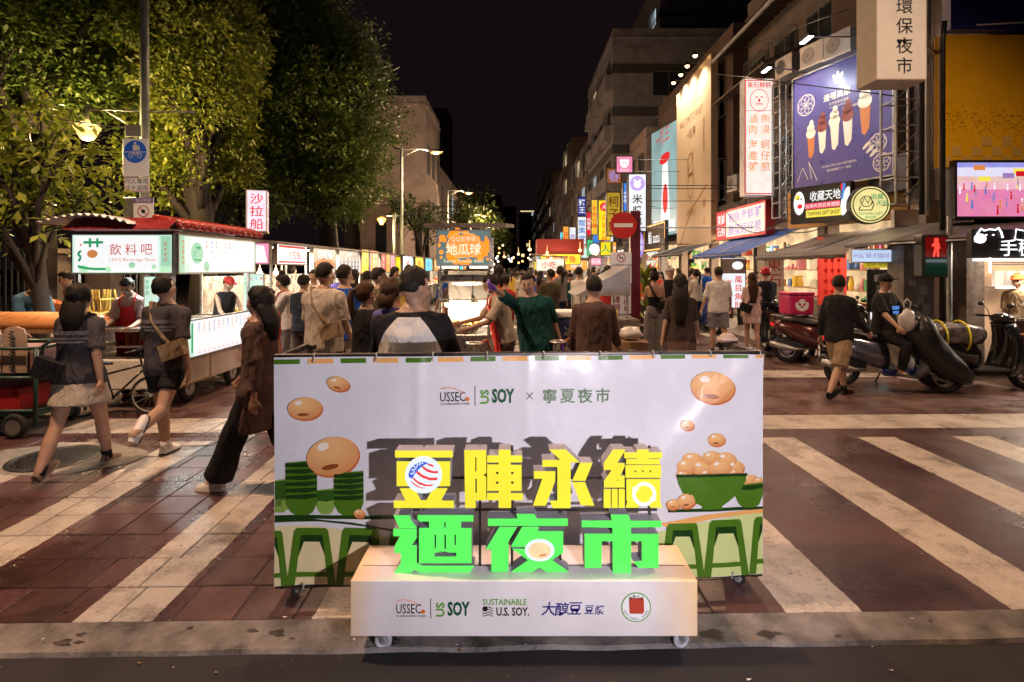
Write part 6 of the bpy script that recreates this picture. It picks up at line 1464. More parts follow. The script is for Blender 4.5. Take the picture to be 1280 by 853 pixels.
# left side
bL, _, _ = block('school_building', 'cream building with a flat square top behind the trees', -11.5, 37, -6.1, 44, 12.7, wallm('lit_cream_wall', (.5,.42,.36)), side=1, rows=[(z,2.0,1.2,3) for z in (4.5,8.2)], yrows=[(10.2,.9,.7,(-9.2,))], seed=40, ac=0, grill=0)
block('school_building', 'lower long cream wing with tall windows beside the street lamps', -12, 44.1, -6.2, 70, 9.4, MATS['lit_cream_wall'], side=1, rows=[(z,2.2,1.4,7) for z in (3.2,6.4)], seed=41, ac=0, grill=0)
block('hotel_building', 'distant grey block with two lit windows left of the street end', -19, 150, -4, 170, 21, W3, side=1, yrows=[(z,1.6,1.8,(-15,-11.5,-8)) for z in (6,9.5,13,16.5)], rows=[(8,1.6,2,3)], seed=42, lits=.35, ac=0, grill=0)
block('far_tower', 'far dark tower with a row of lights along its top', 2, 320, 14, 340, 34, W4, yrows=[(z,2,2,(4,7,10,13)) for z in (8,14,20,26,32)], seed=43, lits=.2, ac=0, grill=0)
block('far_tower', 'far dark tower with a reddish lit top left of the other one', -10, 330, 0, 350, 38, W4, yrows=[(z,2,2,(-8,-5,-2)) for z in (8,14,20,26,34)], seed=44, lits=.25, ac=0, grill=0)
block('far_building', 'dark flats closing the street at its far end', -60, 260, -8, 280, 22, W4, yrows=[(z,2,2,[-56+5*i for i in range(9)]) for z in (6,11,16)], seed=45, lits=.12, ac=0, grill=0)
block('hill_tower', 'unlit tower behind the street lamps with a few bright windows', -34, 120, -15, 130, 36, W4, side=1, yrows=[(z,1.3,2.2,(-31,-27,-23,-19)) for z in (25,28,31)], seed=47, lits=.3, ac=0, grill=0)
q = MB(); q.box(2.5, 319.5, 34.3, 13.5, 319.8, 34.9); o = q.build('roof_light', lit('warm_roof_strip', (1,.75,.4), 1)); tag(o, 'row of warm lights along the roof edge of the far dark tower', 'light')
# chapel gable
t = thing('chapel', 'small pale pink gabled house with an arched window under a palm', 'house', (-6.3, 30, 0))
q = MB(); q.box(-2.2,0,0,0,6,4.7); q.prism([(-2.2,4.7),(0,4.7),(-1.0,6.1)], 0, 6); q.build('wall', W5, t)
q = MB(); q.add([(-2.35,-.25,4.62),(-1.0,-.25,6.3),(.15,-.25,4.62),(.15,6,4.62),(-1.0,6,6.3),(-2.35,6,4.62)], [(0,1,4,5),(1,2,3,4)]); o = q.build('roof', W4, t); s_ = o.modifiers.new('s','SOLIDIFY'); s_.thickness = .12
q = MB(); q.poly([(-1.35,2.6),(-.75,2.6),(-.75,4.1),(-1.05,4.6),(-1.35,4.1)], -.02); q.build('arched_window', winglass, t)
# ================================================================== ground floor of the right row: arcade shops
interior = lit('glowing_shop_wall', (1,.68,.36), .9, .45, 1.6); interior2 = lit('glowing_shop_wall_cool', (.9,.85,.7), .8, .3, 1.5); shelfm = mat('shop_shelf', (.35,.2,.1), .6, var=.3)  # wall colours glow by themselves, standing in for bright shop interiors
goodm = [mat('goods_%s' % n, c, .5, var=.2) for n, c in (('red',(.5,.05,.03)),('yellow',(.65,.42,.05)),('white',(.65,.6,.55)),('green',(.08,.3,.1)),('brown',(.25,.12,.05)),('blue',(.06,.15,.4)),('pink',(.6,.2,.25)))]
def shop(label, y0, y1, x0=None, col=True, h=2.9, inter=None, seed=0, power=110, lc=(1,.74,.48)):
    x0 = FX if x0 is None else x0; cy = (y0+y1)/2; t = thing('shopfront', label, 'shop', (x0, cy, .12), 0, 'shops of the right arcade'); L = y1-y0
    q = MB(); q.box(1.9, -L/2, 0, 2.0, L/2, h); q.build('back_wall', inter or interior, t)
    q = MB(); q.box(-.0, -L/2, h, 2.0, L/2, h+.2); q.build('ceiling', W2, t)
    for s_ in (-1, 1): q = MB(); q.box(.0, s_*L/2-.09, 0, .28, s_*L/2+.09, h-.001); q.build('pillar', W1, t)
    if col: q = MB(); q.box(-.9, -L/2-.13, -.1, -.62, -L/2+.13, h+.1); q.build('column', W2, t)
    rg = random.Random(seed)
    for k in range(4):
        z = .45+.55*k; q = MB(); q.box(1.45, -L/2+.15, z, 1.9, L/2-.15, z+.03); q.build('shelf', shelfm, t)
        n = int((L-.4)/.26)
        for i in range(n):
            q = MB(); u = -L/2+.3+i*.26; hh = rg.uniform(.1,.38)
            if rg.random() < .5: q.box(1.5, u-.08, z+.031, 1.75, u+.08, z+.03+hh)
            else: q.lathe([(.07,0),(.08,hh*.3),(.05,hh*.8),(.03,hh)], (1.6,u,z+.031), 10)
            q.build('product', rg.choice(goodm), t)
    q = MB(); q.box(.1, -L/2+.3, 0, .7, L/2-.9, .85); q.build('counter', rg.choice([stainless, wood]), t, bevel=.01)
    for i in range(int(L/.35)): q = MB(); u = -L/2+.5+i*.3; q.lathe([(.09,0),(.11,.06),(.0,.14)], (.35, min(u, L/2-1), .851), 12); q.build('product', rg.choice(goodm), t)
    for k in (-.25, .25): q = MB(); q.cyl((.9, k*L, h-.06), .02, L*.35, 'y', 8); q.build('lamp_tube', MATS['warm_tube'], t)
    lamp('AREA', (x0+.7, cy, h-.1), power, lc, min(L, 2)*.7, (x0+.3, cy, 0))
    q = MB(); q.box(-.3, -L/2, h+.21, -.2, L/2, h+.9); q.build('fascia', W4, t)
    return t
shop('gift shop front with red hanging strips and yellow arrow board', 10.3, 13.5, col=False, seed=1, inter=interior2, x0=7.6)
shop('seafood shop front with a menu lightbox under the blue awning', 13.6, 17.2, seed=2, col=False)
shop('bright shop front with wooden beams beside the blue awning', 17.3, 21.2, seed=3, col=False, power=200)
shop('open shop with warm lights under the beige billboard', 21.3, 25, seed=4, col=False, power=200)
shop('shop under the orange neon framed sign', 25.1, 29, seed=5, power=180)
for i in range(9): shop('glowing arcade shop, %s beyond the orange neon sign' % ['first','second','third','fourth','fifth','sixth','seventh','eighth','ninth'][i], 29.1+i*4.2, 33.1+i*4.2, seed=30+i, power=200, x0=6.6, inter=[interior, interior2][i % 2], lc=[(1,.74,.48),(1,.9,.8)][i % 2])
# shop of the corner building, facing the crossing
t = thing('phone_shop', 'phone shop front facing the crossing with a display and steel shutter', 'shop', (8.0, 9.0, .1))
q = MB(); q.box(-.85, 1.4, 0, 4, 1.5, 2.75); q.build('back_wall', mat('corrugated_pale', (.5,.4,.32), .5, var=.2), t)
cut_ = None
q = MB(); q.box(-1.0,-.45,0,-.72,-.02,2.1); q.build('column', mat('dark_tiled_column', (.12,.09,.075), .35, var=.4, vs=9), t)
q = MB()
for i in range(26): q.tube([(.62+i*.06, -.06, .1),(.62+i*.06, -.06, 2.6)], .014, 5)
q.build('corrugated_panel', galv, t)
q = MB(); q.box(-.6,-.10,0,-.54,-.03,2.6); q.box(.5,-.10,0,.56,-.03,2.6); q.box(-.54,-.10,2.2,.5,-.03,2.6); q.build('door_frame', mat('cream_frame', (.6,.45,.3), .5, var=.15), t)
q = MB(); q.box(-.54,-.04,.0,.5,-.01,2.2); q.build('door_panel', lit('lit_warm_shop_glass', (.95,.55,.3), .45, .5, 2.2), t)
q = MB()
for i in range(12): q.box(-.3,-.06,1.70+i*.035,.42,-.045,1.715+i*.035)
q.build('vent_louvre', blackp, t)
q = MB(); q.box(-.42,-.30,1.32,.42,-.05,1.36); q.build('shelf', whitei, t)
for i in range(4): q = MB(); q.box(-.36+i*.2,-.22,1.361,-.22+i*.2,-.16,1.60); q.build('poster_card', lit('lit_warm_card', (1,.8,.6), .8, .3), t)
for x in (-.42, .36): q = MB(); q.cyl((x,-.2,1.95), .014, .75, 'z', 8); q.build('lamp_tube', MATS['warm_tube'], t)
lamp('AREA', (8.0, 8.2, 2.1), 110, (1,.8,.6), .6, (7.9, 8.6, 0)); lamp('AREA', (9.4, 8.2, 2.1), 60, (1,.8,.62), .6, (9.2, 8.2, 0))
# steaming stall counter with red cloth in front of it
t = thing('steam_counter', 'dark food counter with a red cloth panel and steamers before the phone shop', 'food stall', (8.15, 8.35, 0))
q = MB(); q.box(-.55,-.3,.25,1.3,.35,.95); q.build('counter_body', mat('dark_maroon_panel', (.09,.02,.018), .5, var=.3), t); q = MB(); q.box(.25,-.306,.4,.72,-.301,.98); q.build('red_cloth', redp, t)
q = MB(); q.box(-.6,-.35,.951,1.35,.4,.985); q.build('counter_top', stainless, t)
for x, r in ((-.25,.17),(.12,.2),(.55,.16)): q = MB(); q.lathe([(r,0),(r,.16),(r+.01,.165),(r+.01,.19),(r*.9,.22),(.02,.28),(.02,.31)], (x,.02,.986), 22); q.build('steamer_pot', stainless, t, smooth=False)
# ================================================================== awnings
def awning(label, x0, x1, y0, y1, z0, z1, m, slack=.0, poles=True, valance=.12):
    """outer edge at x0,z0; wall edge at x1,z1"""
    t = thing('awning', label, 'awning', ((x0+x1)/2, (y0+y1)/2, z0)); cx, cy = (x0+x1)/2, (y0+y1)/2; n = 16; q = MB(); vs = []
    for i in range(n+1):
        for j in range(7): u, v = i/n, j/6; vs.append((x0+(x1-x0)*v-cx, y0+(y1-y0)*u-cy, (z1-z0)*v - .05*math.sin(PI*v) - .015*abs(math.sin(u*n*PI/3)) ))
    q.add(vs, [(i*7+j, i*7+j+1, (i+1)*7+j+1, (i+1)*7+j) for i in range(n) for j in range(6)])
    b = len(q.v); q.v += [(x0-cx-.01, y0+(y1-y0)*i/n-cy, -valance + .015*math.sin(i*2.2)) for i in range(n+1)]
    for i in range(n): q.f.append((i*7, (i+1)*7, b+i+1, b+i)); q.mi.append(0)
    o = q.build('canvas', m, t, smooth=True); s_ = o.modifiers.new('s','SOLIDIFY'); s_.thickness = .008
    q = MB()
    for k in range(3): u = y0+(y1-y0)*k/2-cy; q.tube([(x0-cx, u, -.03), (x1-cx, u, z1-z0-.06)], .015, 6)
    q.tube([(x0-cx, y0-cy, -.04), (x0-cx, y1-cy, -.04)], .016, 6); q.build('frame', galv, t); return t
awning('blue canvas awning under the red and white seafood sign', X(880,17.0), 7.4, 14.2, 18.2, 2.15, 2.85, mat('blue_canvas', (.02,.07,.32), .6, var=.2, bump=.3, bs=8))
awning('long grey canvas awning under the gift shop signs', 5.75, 7.3, 9.6, 13.2, 2.04, 2.55, mat('grey_canvas', (.12,.1,.09), .7, var=.35, bump=.3, bs=8))
awning('short dark awning far down under the beige billboard', 5.9, 7.3, 19.5, 24, 2.3, 2.8, mat('black_canvas', (.03,.028,.03), .7, var=.3))
# grey sloping tin canopy of the corner building
t = thing('canopy', 'grey sloping tin canopy wrapping the corner below the yellow billboard', 'canopy', (0,0,0))
q = MB(); A = Vector((5.75, 8.5, 2.16)); B = Vector((6.9, 8.0, 2.22)); C_ = Vector((10.4, 7.9, 2.66)); D_ = Vector((10.4, 8.99, 2.74)); E_ = Vector((7.0, 8.99, 2.5)); F2 = Vector((6.95, 10.3, 2.5)); G2 = Vector((5.9, 9.9, 2.16))
q.add([A,B,C_,D_,E_,F2,G2], [(0,1,4),(1,2,3,4),(0,4,5,6)]); o = q.build('tin_sheet', mat('grey_tin', (.17,.165,.16), .45, .4, var=.35, vs=3), t); s_ = o.modifiers.new('s','SOLIDIFY'); s_.thickness = .05
q = MB(); q.tube([A-Vector((0,0,.05)), B-Vector((0,0,.05)), C_-Vector((0,0,.05))], .03, 6); q.build('edge_rail', blackm, t)
# red figure lamp under the canopy
def walkman(q): q.disc(0,.085,.028,n=12); q.poly([(-.03,.055),(.03,.055),(.045,-.02),(.03,-.025),(.025,.02),(.03,-.12),(.008,-.12),(0,-.03),(-.02,-.12),(-.042,-.115),(-.02,.0),(-.025,.02),(-.05,-.0),(-.055,.02)])
t = thing('pedestrian_signal', 'pedestrian signal glowing red under the tin canopy', 'traffic light', (X(1170,8.2), 8.2, 2.03))
q = MB(); q.box(-.2,.0,-.42,.2,.2,.22); q.build('housing', blackp, t, bevel=.02); q = MB(); q.box(-.16,-.006,-.12,.16,.0,.18); q.build('red_lens', glow('signal_red_back', (.5,.008,.008), .22), t)
q = MB(); walkman(q); q.v = [(v[0]*1.3, -.009, v[2]*1.2+.03) for v in q.v]; q.build('red_figure', glow('signal_red', (1,.05,.03), 2), t)
q = MB(); q.box(-.16,-.006,-.38,.16,.0,-.14); q.build('dark_lens', mat('dark_green_lens', (.01,.06,.04), .15, var=0), t)
q = MB(); q.tube([(.28,.1,-2.03),(.28,.1,.5)], .035, 10); q.tube([(.2,.1,.1),(.28,.1,.1)], .02, 6); q.build('post', galv, t)
# ================================================================== big signs on the right
# ice cream billboard
n0 = Vector((7.30, 10.65)); f0 = Vector((6.54, 12.96)); dv = (n0-f0); L = dv.length; rz_ = math.atan2(dv.y, dv.x)
navy = mat('billboard_navy', srgb(88,82,138), .35, var=.08); creamprint = mat('billboard_cream_print', srgb(238,228,205), .35, var=0); brownprint = mat('billboard_cocoa_print', srgb(140,80,72), .35, var=.1); pinkprint = mat('billboard_pink_print', srgb(190,120,140), .35, var=.1); cone_p = mat('billboard_cone_print', srgb(205,130,80), .35, var=.1)
bt = thing('billboard', 'large dark blue billboard showing a row of ice cream cones', 'billboard', ((n0.x+f0.x)/2, (n0.y+f0.y)/2, 4.86), rz_)
HB = 2.6
q = MB(); q.box(-L/2,.0,-HB/2,L/2,.12,HB/2); q.build('panel', navy, bt)
q = MB(); q.box(-L/2-.03,-.03,-HB/2-.03,L/2+.03,-.0,-HB/2); q.box(-L/2-.03,-.03,HB/2,L/2+.03,-.0,HB/2+.03); q.box(-L/2-.03,-.03,-HB/2,-L/2,0,HB/2); q.box(L/2,-.03,-HB/2,L/2+.03,0,HB/2); q.build('frame', galv, bt)
def bp_(name, fn, m, l=1): q = MB(); fn(q); q.v = [(v[0], v[1]-.004*l, v[2]) for v in q.v]; return q.build(name, m, bt)
def icecream(x, z, s_, topm, shape):
    bp_('ice_cream_print', lambda q: q.poly([(x-.11*s_,z),(x+.11*s_,z),(x+.085*s_,z-.45*s_),(x-.0,z-.56*s_),(x-.06*s_,z-.52*s_)]), cone_p if shape else creamprint, 1)
    bp_('ice_cream_print', lambda q: (q.disc(x, z+.04*s_, .14*s_, .12*s_, n=16), q.disc(x, z+.17*s_, .11*s_, .10*s_, n=16), q.disc(x+.02*s_, z+.28*s_, .06*s_, .08*s_, n=12)), topm, 2)
for i, (x, z, s_, tm, sh_) in enumerate(((-.72,-.10,.95,creamprint,True),(-.42,-.02,1.0,brownprint,False),(-.10,.02,1.05,creamprint,False),(.22,.06,1.08,brownprint,False),(.62,.24,1.15,creamprint,True))): icecream(x, z, s_, tm, sh_)
bp_('leaf_print', lambda q: [q.disc(x, z, .045, .13, n=10, tilt=t_) for x, z, t_ in ((-.02,1.0,0),(.05,.96,-25),(-.08,.96,25))], creamprint)
def sketch(q, cx, cz, r, seed):
    rg = random.Random(seed)
    for i in range(6): q.ring(cx+rg.uniform(-.06,.06), cz+rg.uniform(-.06,.06), r*rg.uniform(.5,1)-.008, r*rg.uniform(.5,1) if False else r*rg.uniform(.5,1), 0, 14, rg.uniform(0,180), rg.uniform(200,360)) if False else None
    for i in range(7):
        a = 2*PI*i/7; q.ring(cx+.45*r*math.cos(a), cz+.45*r*math.sin(a), .42*r, .42*r+.009, 0, 14)
    q.ring(cx, cz, r*.9, r*.9+.01, 0, 22)
bp_('fruit_sketch_print', lambda q: (sketch(q, -.86, .62, .26, 1), sketch(q, .98, -1.02, .2, 2), sketch(q, .90, -.62, .2, 3), q.line([(-1.1,-1.1),(-.95,-.8),(-.8,-1.1)], .012), q.line([(-.7,-1.1),(-.78,-.7),(-.55,-1.15)], .012), [q.disc(.65+.08*i,-.62-.09*i,.11,.035,n=12,tilt=40) for i in range(3)]), creamprint)
bp_('lettering', lambda q: (q.text('邊疆高原', -.05, .62, .17, bold=.012), q.text('天然果香冰淇淋', -.0, .46, .07), q.text('LIULANG DONGYIN', .0, .38, .05), q.text('~ICAKLI MILUGA ICECREAM~', .0, -.88, .065, w=.9), q.text('霜淇淋專賣二十一世紀', .0, -.98, .06), q.text('日本北海道鮮乳', .3, .28, .06)), creamprint)
for u in (-.9, -.2, .5): q = MB(); q.tube([(u,.12,-1.2),(u,.5,-1.2)], .02, 6); q.tube([(u,.12,1.1),(u,.6,1.1)], .02, 6); q.build('bracket', galv, bt)
# arm lamps above it
def arm_lamp(label, p, wall, col=COOL, power=26, aim=None):
    t = thing('arm_lamp', label, 'lamp', p); d = Vector(wall)-Vector(p); q = MB(); q.tube([(0,0,.03), tuple(d*.6+Vector((0,0,.05))), tuple(d)], .016, 6); q.build('arm', galv, t)
    q = MB(); q.cbox((0,0,.0), (.10,.36,.05)); q.build('fixture', blackm, t); q = MB(); q.cbox((0,0,-.033), (.08,.32,.014)); q.build('lit_tube', glow('cool_led', (.85,.97,1), 16), t)
    lamp('SPOT', tuple(Vector(p)+Vector((0,0,-.06))), power, col, .1, aim, 120, .6)
arm_lamp('cool white arm lamp lighting the near half of the blue billboard', (X(1008,10.2), 10.2, Z(48,10.2)), (7.4, 10.9, 6.25), aim=(7.1, 11.3, 4.9), power=170)
arm_lamp('cool white arm lamp lighting the far half of the blue billboard', (X(958,12.3), 12.3, Z(86,12.3)), (6.8, 12.9, 6.3), aim=(6.8, 12.3, 4.9), power=130)
# night market hanging box sign
t = thing('hanging_sign', 'big white box sign with four black characters hanging high at the corner', 'sign', (X(1127,8.0), 8.0, 0))
zt = 7.6; zb = Z(100,8.0)
q = MB(); q.box(-.37,.006,zb,.37,.46,zt); q.build('housing', mat('sign_cream_side', (.55,.47,.37), .5, var=.15), t); q = MB(); q.box(-.355,0,zb+.015,.355,.0055,zt); q.build('face', mat('sign_cream_face', (.72,.66,.56), .45, var=.06, em=(.62,.52,.42), es=.28), t)
q = MB(); 
for i, ch in enumerate('環保夜市'): q.text(ch, .04, Z(7.5+i*24.8, 8.0), .25, bold=.004)
q.v = [(v[0], -.004, v[2]) for v in q.v]; q.build('lettering', pr_blk, t)
q = MB(); q.tube([(.37,.2,5.2),(1.2,.9,5.2)], .03, 8); q.tube([(.37,.2,7.0),(1.2,.9,7.0)], .03, 8); q.build('bracket', galv, t)
# yellow and blue billboards and the screen on the corner building
yb = mat('billboard_mustard', srgb(235,180,14), .5, var=.12, vs=1.5)
t = thing('billboard', 'plain mustard yellow billboard with a chequered lower edge above the screen', 'billboard', (X(1177,8.7), 8.72, 0), R(0))
q = MB(); q.box(0,0,Z(209,8.7),3.2,.14,Z(43,8.7)); q.build('panel', yb, t)
q = MB()
for i in range(20):
    for j in range(3):
        if (i+j) % 2 == 0 and (j < 2 or i > 3): q.box(.01+i*.16, -.004, Z(209,8.7)+.02+j*.155, .01+i*.16+.158, -.0005, Z(209,8.7)+.02+j*.155+.153)
q.build('chequer_print', mat('billboard_pale_ochre', srgb(215,178,90), .5, var=.1), t)
q = MB(); rg = random.Random(3)
for i in range(500): x = rg.uniform(.02,3.1); z = rg.gauss(Z(150,8.7), .16); q.box(x, -.003, z, x+.02, -.0005, z+.01)
o = q.build('speckle_print', mat('billboard_dark_ochre', srgb(140,95,20), .5, var=.1), t); o['kind'] = 'stuff'
t = thing('billboard', 'dark blue billboard cut off above the yellow one', 'billboard', (X(1186,8.7), 8.66, 0))
q = MB(); q.box(0,0,Z(38,8.7),3.2,.18,8.6); q.build('panel', mat('billboard_deep_blue', srgb(35,35,110), .4, var=.2, vs=1), t)
q = MB(); q.add([(.4,-.004,Z(34,8.7)),(3.1,-.004,Z(22,8.7)),(3.1,-.004,Z(20,8.7)),(.4,-.004,Z(32,8.7))], [(0,1,2,3)]); q.build('white_line', whitei, t)
def led_mat():
    m = bpy.data.materials.new('led_picture'); m.use_nodes = True; n = m.node_tree; b = n.nodes['Principled BSDF']; L_ = n.links.new
    tc = n.nodes.new('ShaderNodeTexCoord'); sp = n.nodes.new('ShaderNodeSeparateXYZ'); L_(tc.outputs['Object'], sp.inputs[0])
    cr = n.nodes.new('ShaderNodeValToRGB'); mr = n.nodes.new('ShaderNodeMapRange'); mr.inputs[1].default_value = -.5; mr.inputs[2].default_value = .5; L_(sp.outputs[2], mr.inputs[0]); L_(mr.outputs[0], cr.inputs[0])
    cr.color_ramp.interpolation = 'CONSTANT'; e = cr.color_ramp.elements; e[0].color = (.75,.22,.4,1); e[0].position = 0; e[1].color = (.85,.45,.55,1); e[1].position = .5
    for p, c in ((.62,(.8,.5,.45,1)),(.70,(.75,.7,.9,1)),(.84,(.3,.3,.75,1)),(.93,(.2,.22,.6,1))): x = e.new(p); x.color = c
    ns = n.nodes.new('ShaderNodeTexNoise'); ns.inputs['Scale'].default_value = 7; L_(tc.outputs['Object'], ns.inputs[0])
    mx_ = n.nodes.new('ShaderNodeMix'); mx_.data_type = 'RGBA'; mx_.blend_type = 'OVERLAY'; mx_.inputs[0].default_value = .35; L_(cr.outputs[0], mx_.inputs[6]); L_(ns.outputs['Color'], mx_.inputs[7])
    L_(mx_.outputs[2], b.inputs['Emission Color']); b.inputs['Emission Strength'].default_value = 1.05; b.inputs['Base Color'].default_value = (.02,.02,.02,1); return m
t = thing('led_screen', 'bright pink and violet LED screen showing a night market picture', 'screen', (X(1197,8.6)+.72, 8.6, Z(237,8.6)))
q = MB(); q.box(-.76,.006,-.46,1.4,.3,.46); q.build('housing', blackp, t); q = MB(); q.box(-.72,0,-.42,1.36,.0055,.42); q.build('picture', led_mat(), t)
rg = random.Random(6); cols = [pr_wht, pr_blu, pr_org, pr_yel, pr_vio, pr_red]
for k, m_ in enumerate(cols):
    q = MB()
    for i in range(9):
        x = rg.uniform(-.7,1.3); z = rg.uniform(-.4,.1); h_ = .05 + .05*(-z+.1)
        if i < 6: q.poly([(x,z),(x+h_*.5,z),(x+h_*.42,z+h_*1.4),(x+h_*.08,z+h_*1.4)]); q.disc(x+h_*.25, z+h_*1.7, h_*.25, n=8)
        else: x = rg.uniform(-.7,1.1); z = rg.uniform(.12,.3); q.poly([(x,z),(x+.18,z),(x+.18,z+.08),(x,z+.08)])
    q.v = [(v[0], -.002-.0008*k, v[2]) for v in q.v]; q.build('picture_detail', m_, t)
# phone neon sign
t = thing('neon_sign', 'black sign with white neon bear and characters over the phone shop', 'sign', (X(1215,7.7), 7.7, 2.13), 0)
q = MB(); q.box(0,.01,-.24,1.6,.1,.16); q.build('backboard', blackp, t)
nn = glow('white_neon', (.95,.97,1), 2.2)
q = MB(); q.text('手機殼', .78, -.10, .25, bold=.0, w=.78); q.text('專賣', 1.3, -.10, .2); q.v = [(v[0], -.004, v[2]) for v in q.v]; q.build('lettering', nn, t)
q = MB(); q.tube([(.05,0,-.02),(.08,0,.10),(.13,0,.17),(.17,0,.14),(.25,0,.16),(.33,0,.15),(.37,0,.18),(.41,0,.12),(.43,0,.04)], .011, 6); q.ball((.2,0,.08), .012); q.ball((.3,0,.08), .012); q.tube([(.62,0,.16),(.60,0,.02),(.74,0,-.0),(.78,0,.13)], .01, 6, closed=True); q.build('neon_drawing', nn, t)
q = MB(); q.disc(.12, .03, .09, .07, y=.006, n=20); q.build('lit_drawing', glow('soft_white_panel', (.9,.9,1), 1.3), t)
q = MB(); q.cyl((.75,-.02,-.27), .012, 1.5, 'x', 8); q.build('lamp_tube', tubel, t)
# gift shop signs
t = sign('shop_sign', 'lit gift shop sign with cartoon food, characters and yellow English strip', 'sign', ((X(990,12.3)+X(1062,11.2))/2, 11.75, 3.12), math.atan2(11.2-12.3, X(1062,11.2)-X(990,12.3)), 1.32, .80, .14, mat('sign_black_face', (.02,.02,.022), .3, var=0), [
    (pr_wht, lambda q: (q.text('收藏天地', .12, .17, .23, bold=.012, w=.66), q.disc(-.46,.05,.13,.26,n=20), q.disc(.55,.0,.09,.3,n=18,tilt=-12))),
    (lit('lit_pink_strip',(.9,.05,.12),.9), lambda q: q.poly([(-.32,-.10),(.44,-.10),(.44,.03),(-.32,.03)])), (pr_yel, lambda q: (q.poly([(-.30,-.28),(.46,-.28),(.46,-.12),(-.30,-.12)]), q.disc(-.50,.18,.06,n=14))),
    (pr_wht, lambda q: q.text('台灣天然百貨禮館', .06, -.035, .095)), (pr_blk, lambda q: (q.text('TAIWAN GIFT SHOP', .08, -.20, .12, w=.7, bold=.01), q.disc(-.48,.15,.02,n=10), q.disc(-.41,.14,.02,n=10))), (pr_red, lambda q: (q.disc(-.44,-.02,.06,.05,n=12), q.disc(.5,.3,.05,.08,n=12))), (pr_blu, lambda q: q.poly([(.46,.05),(.5,.05),(.56,.36),(.5,.38)]))], frame=blackm)
t = thing('round_sign', 'round yellow ringed sign with a drawn fist beside the gift shop sign', 'sign', (X(1088,10.2), 10.2, Z(256,10.2)), R(-8))
q = MB(); q.lathe([(.36,0),(.36,.14)], (0,.004,0), 40, Matrix.Rotation(-PI/2,3,'X')); q.build('housing', blackm, t)
q = MB(); q.disc(0,0,.35,y=0,n=40); q.build('face', lit('lit_pale_yellow',(1,.88,.35),.9), t)
q = MB(); q.ring(0,0,.29,.31,-.003); q.ring(0,0,.335,.35,-.003); q.ring(-.07,.06,.09,.105,-.003); q.line([(-.17,-.02),(-.2,-.1),(.02,-.1),(.06,.0),(.0,.14)], .018, -.003); q.line([(-.15,.0),(-.1,.14),(-.04,.02),(.0,.15),(.04,.02)], .012, -.003); q.build('print', pr_blk, t)
q = MB(); q.text('TAIWAN GIFT', 0,-.165,.075,-.004,w=.42,bold=.012); q.text('SHOP', 0,-.235,.075,-.004,bold=.012); q.text('收藏', .12,.15,.11,-.004,bold=.01); q.text('天地', .2,.03,.1,-.004,bold=.01); q.build('lettering', pr_grn, t)
q = MB(); q.tube([(0,.14,.1),(.3,.9,.1)], .025, 6); q.build('bracket', galv, t)
# orange striped fascia under it and steel racks, pipes
t = thing('fascia_board', 'orange slatted fascia behind the gift shop signs', 'fascia', (6.95, 12.0, 3.2), math.atan2(-2.4, .75))
for i in range(5): q = MB(); q.box(-1.5,.16,-.5+i*.18,1.5,.2,-.5+i*.18+.15); q.build('slat', mat('orange_slat', (.38,.18,.03), .5, var=.25), t)
q = MB(); q.box(-1.5,.21,-.5,1.5,.24,.42); q.build('backing', BRN, t)
def rack(label, x, y, z0, z1, w_=.5, n=8):
    t = thing('steel_rack', label, 'steel frame', (x, y, 0)); q = MB()
    for a in (0, w_):
        for b in (0, .4): q.tube([(a, b, z0), (a, b, z1)], .022, 6)
    for i in range(n+1):
        z = z0 + (z1-z0)*i/n; q.tube([(0,0,z),(w_,0,z)], .014, 5); q.tube([(0,.4,z),(w_,.4,z)], .014, 5); q.tube([(0,0,z),(0,.4,z)], .014, 5)
        if i < n: q.tube([(0,0,z),(w_,0,z+(z1-z0)/n)], .010, 5)
    q.build('frame', galv, t); return t
rack('rusty steel lattice between the blue billboard and the corner box sign', X(1120,9.8), 9.8, 2.9, 6.6); rack('steel lattice at the far edge of the blue billboard beside the red bordered sign', X(975,13.6), 13.6, 3.0, 6.4, .35, 9)
for i, (px, d, z0, z1) in enumerate(((1152,8.8,2.6,9),(1160,8.9,2.6,9),(1178,8.6,.1,5.6),(1030,13.0,2.8,6.0))):
    q = MB(); q.tube([(0,0,z0),(0,0,z1-.3),(.03,0,z1)], .04, 8); o = q.build('drain_pipe', galv if i % 2 else blackm, smooth=True); o.location = (X(px,d), d, 0); tag(o, ['dark pipe nearest the corner box sign','grey pipe between the box sign and the yellow billboard','dark pipe running down to the signal post','grey pipe behind the blue billboard','short dark pipe by the round sign'][i], 'pipe', 'pipes on the corner buildings')
def acunit(label, x, y, z, rz=0):
    t = thing('air_conditioner', label, 'air conditioner', (x,y,z), rz); t.scale = (.78,)*3; q = MB(); q.box(-.42,-.18,0,.42,.18,.62); q.build('casing', mat('ac_casing', (.2,.19,.18), .45, var=.2), t, bevel=.01)
    q = MB(); q.ring(-.12,.31,.0,.23,-.184,24); q.build('fan_opening', blackp, t); q = MB()
    for r in (.08,.14,.2): q.ring(-.12,.31,r,r+.008,-.188,20)
    q.build('fan_grille', galv, t); q = MB(); q.box(-.45,-.2,-.05,.45,.2,-.001); q.build('bracket', galv, t)
acunit('outdoor air conditioner above the near end of the blue billboard', X(1052,11.6), 11.6, Z(70,11.6), R(-72)); acunit('outdoor air conditioner next to the one above the blue billboard', X(1020,12.5), 12.5, Z(82,12.5), R(-72)); acunit('outdoor air conditioner behind the far arm lamp', X(985,14), 14, Z(95,14), R(-80)); acunit('white air conditioner left of the vertical seafood sign bottom', X(920,18), 18, Z(238,18), R(-85)); acunit('air conditioner right of the vertical seafood sign', X(965,16.5), 16.5, Z(240,16.5), R(-85))
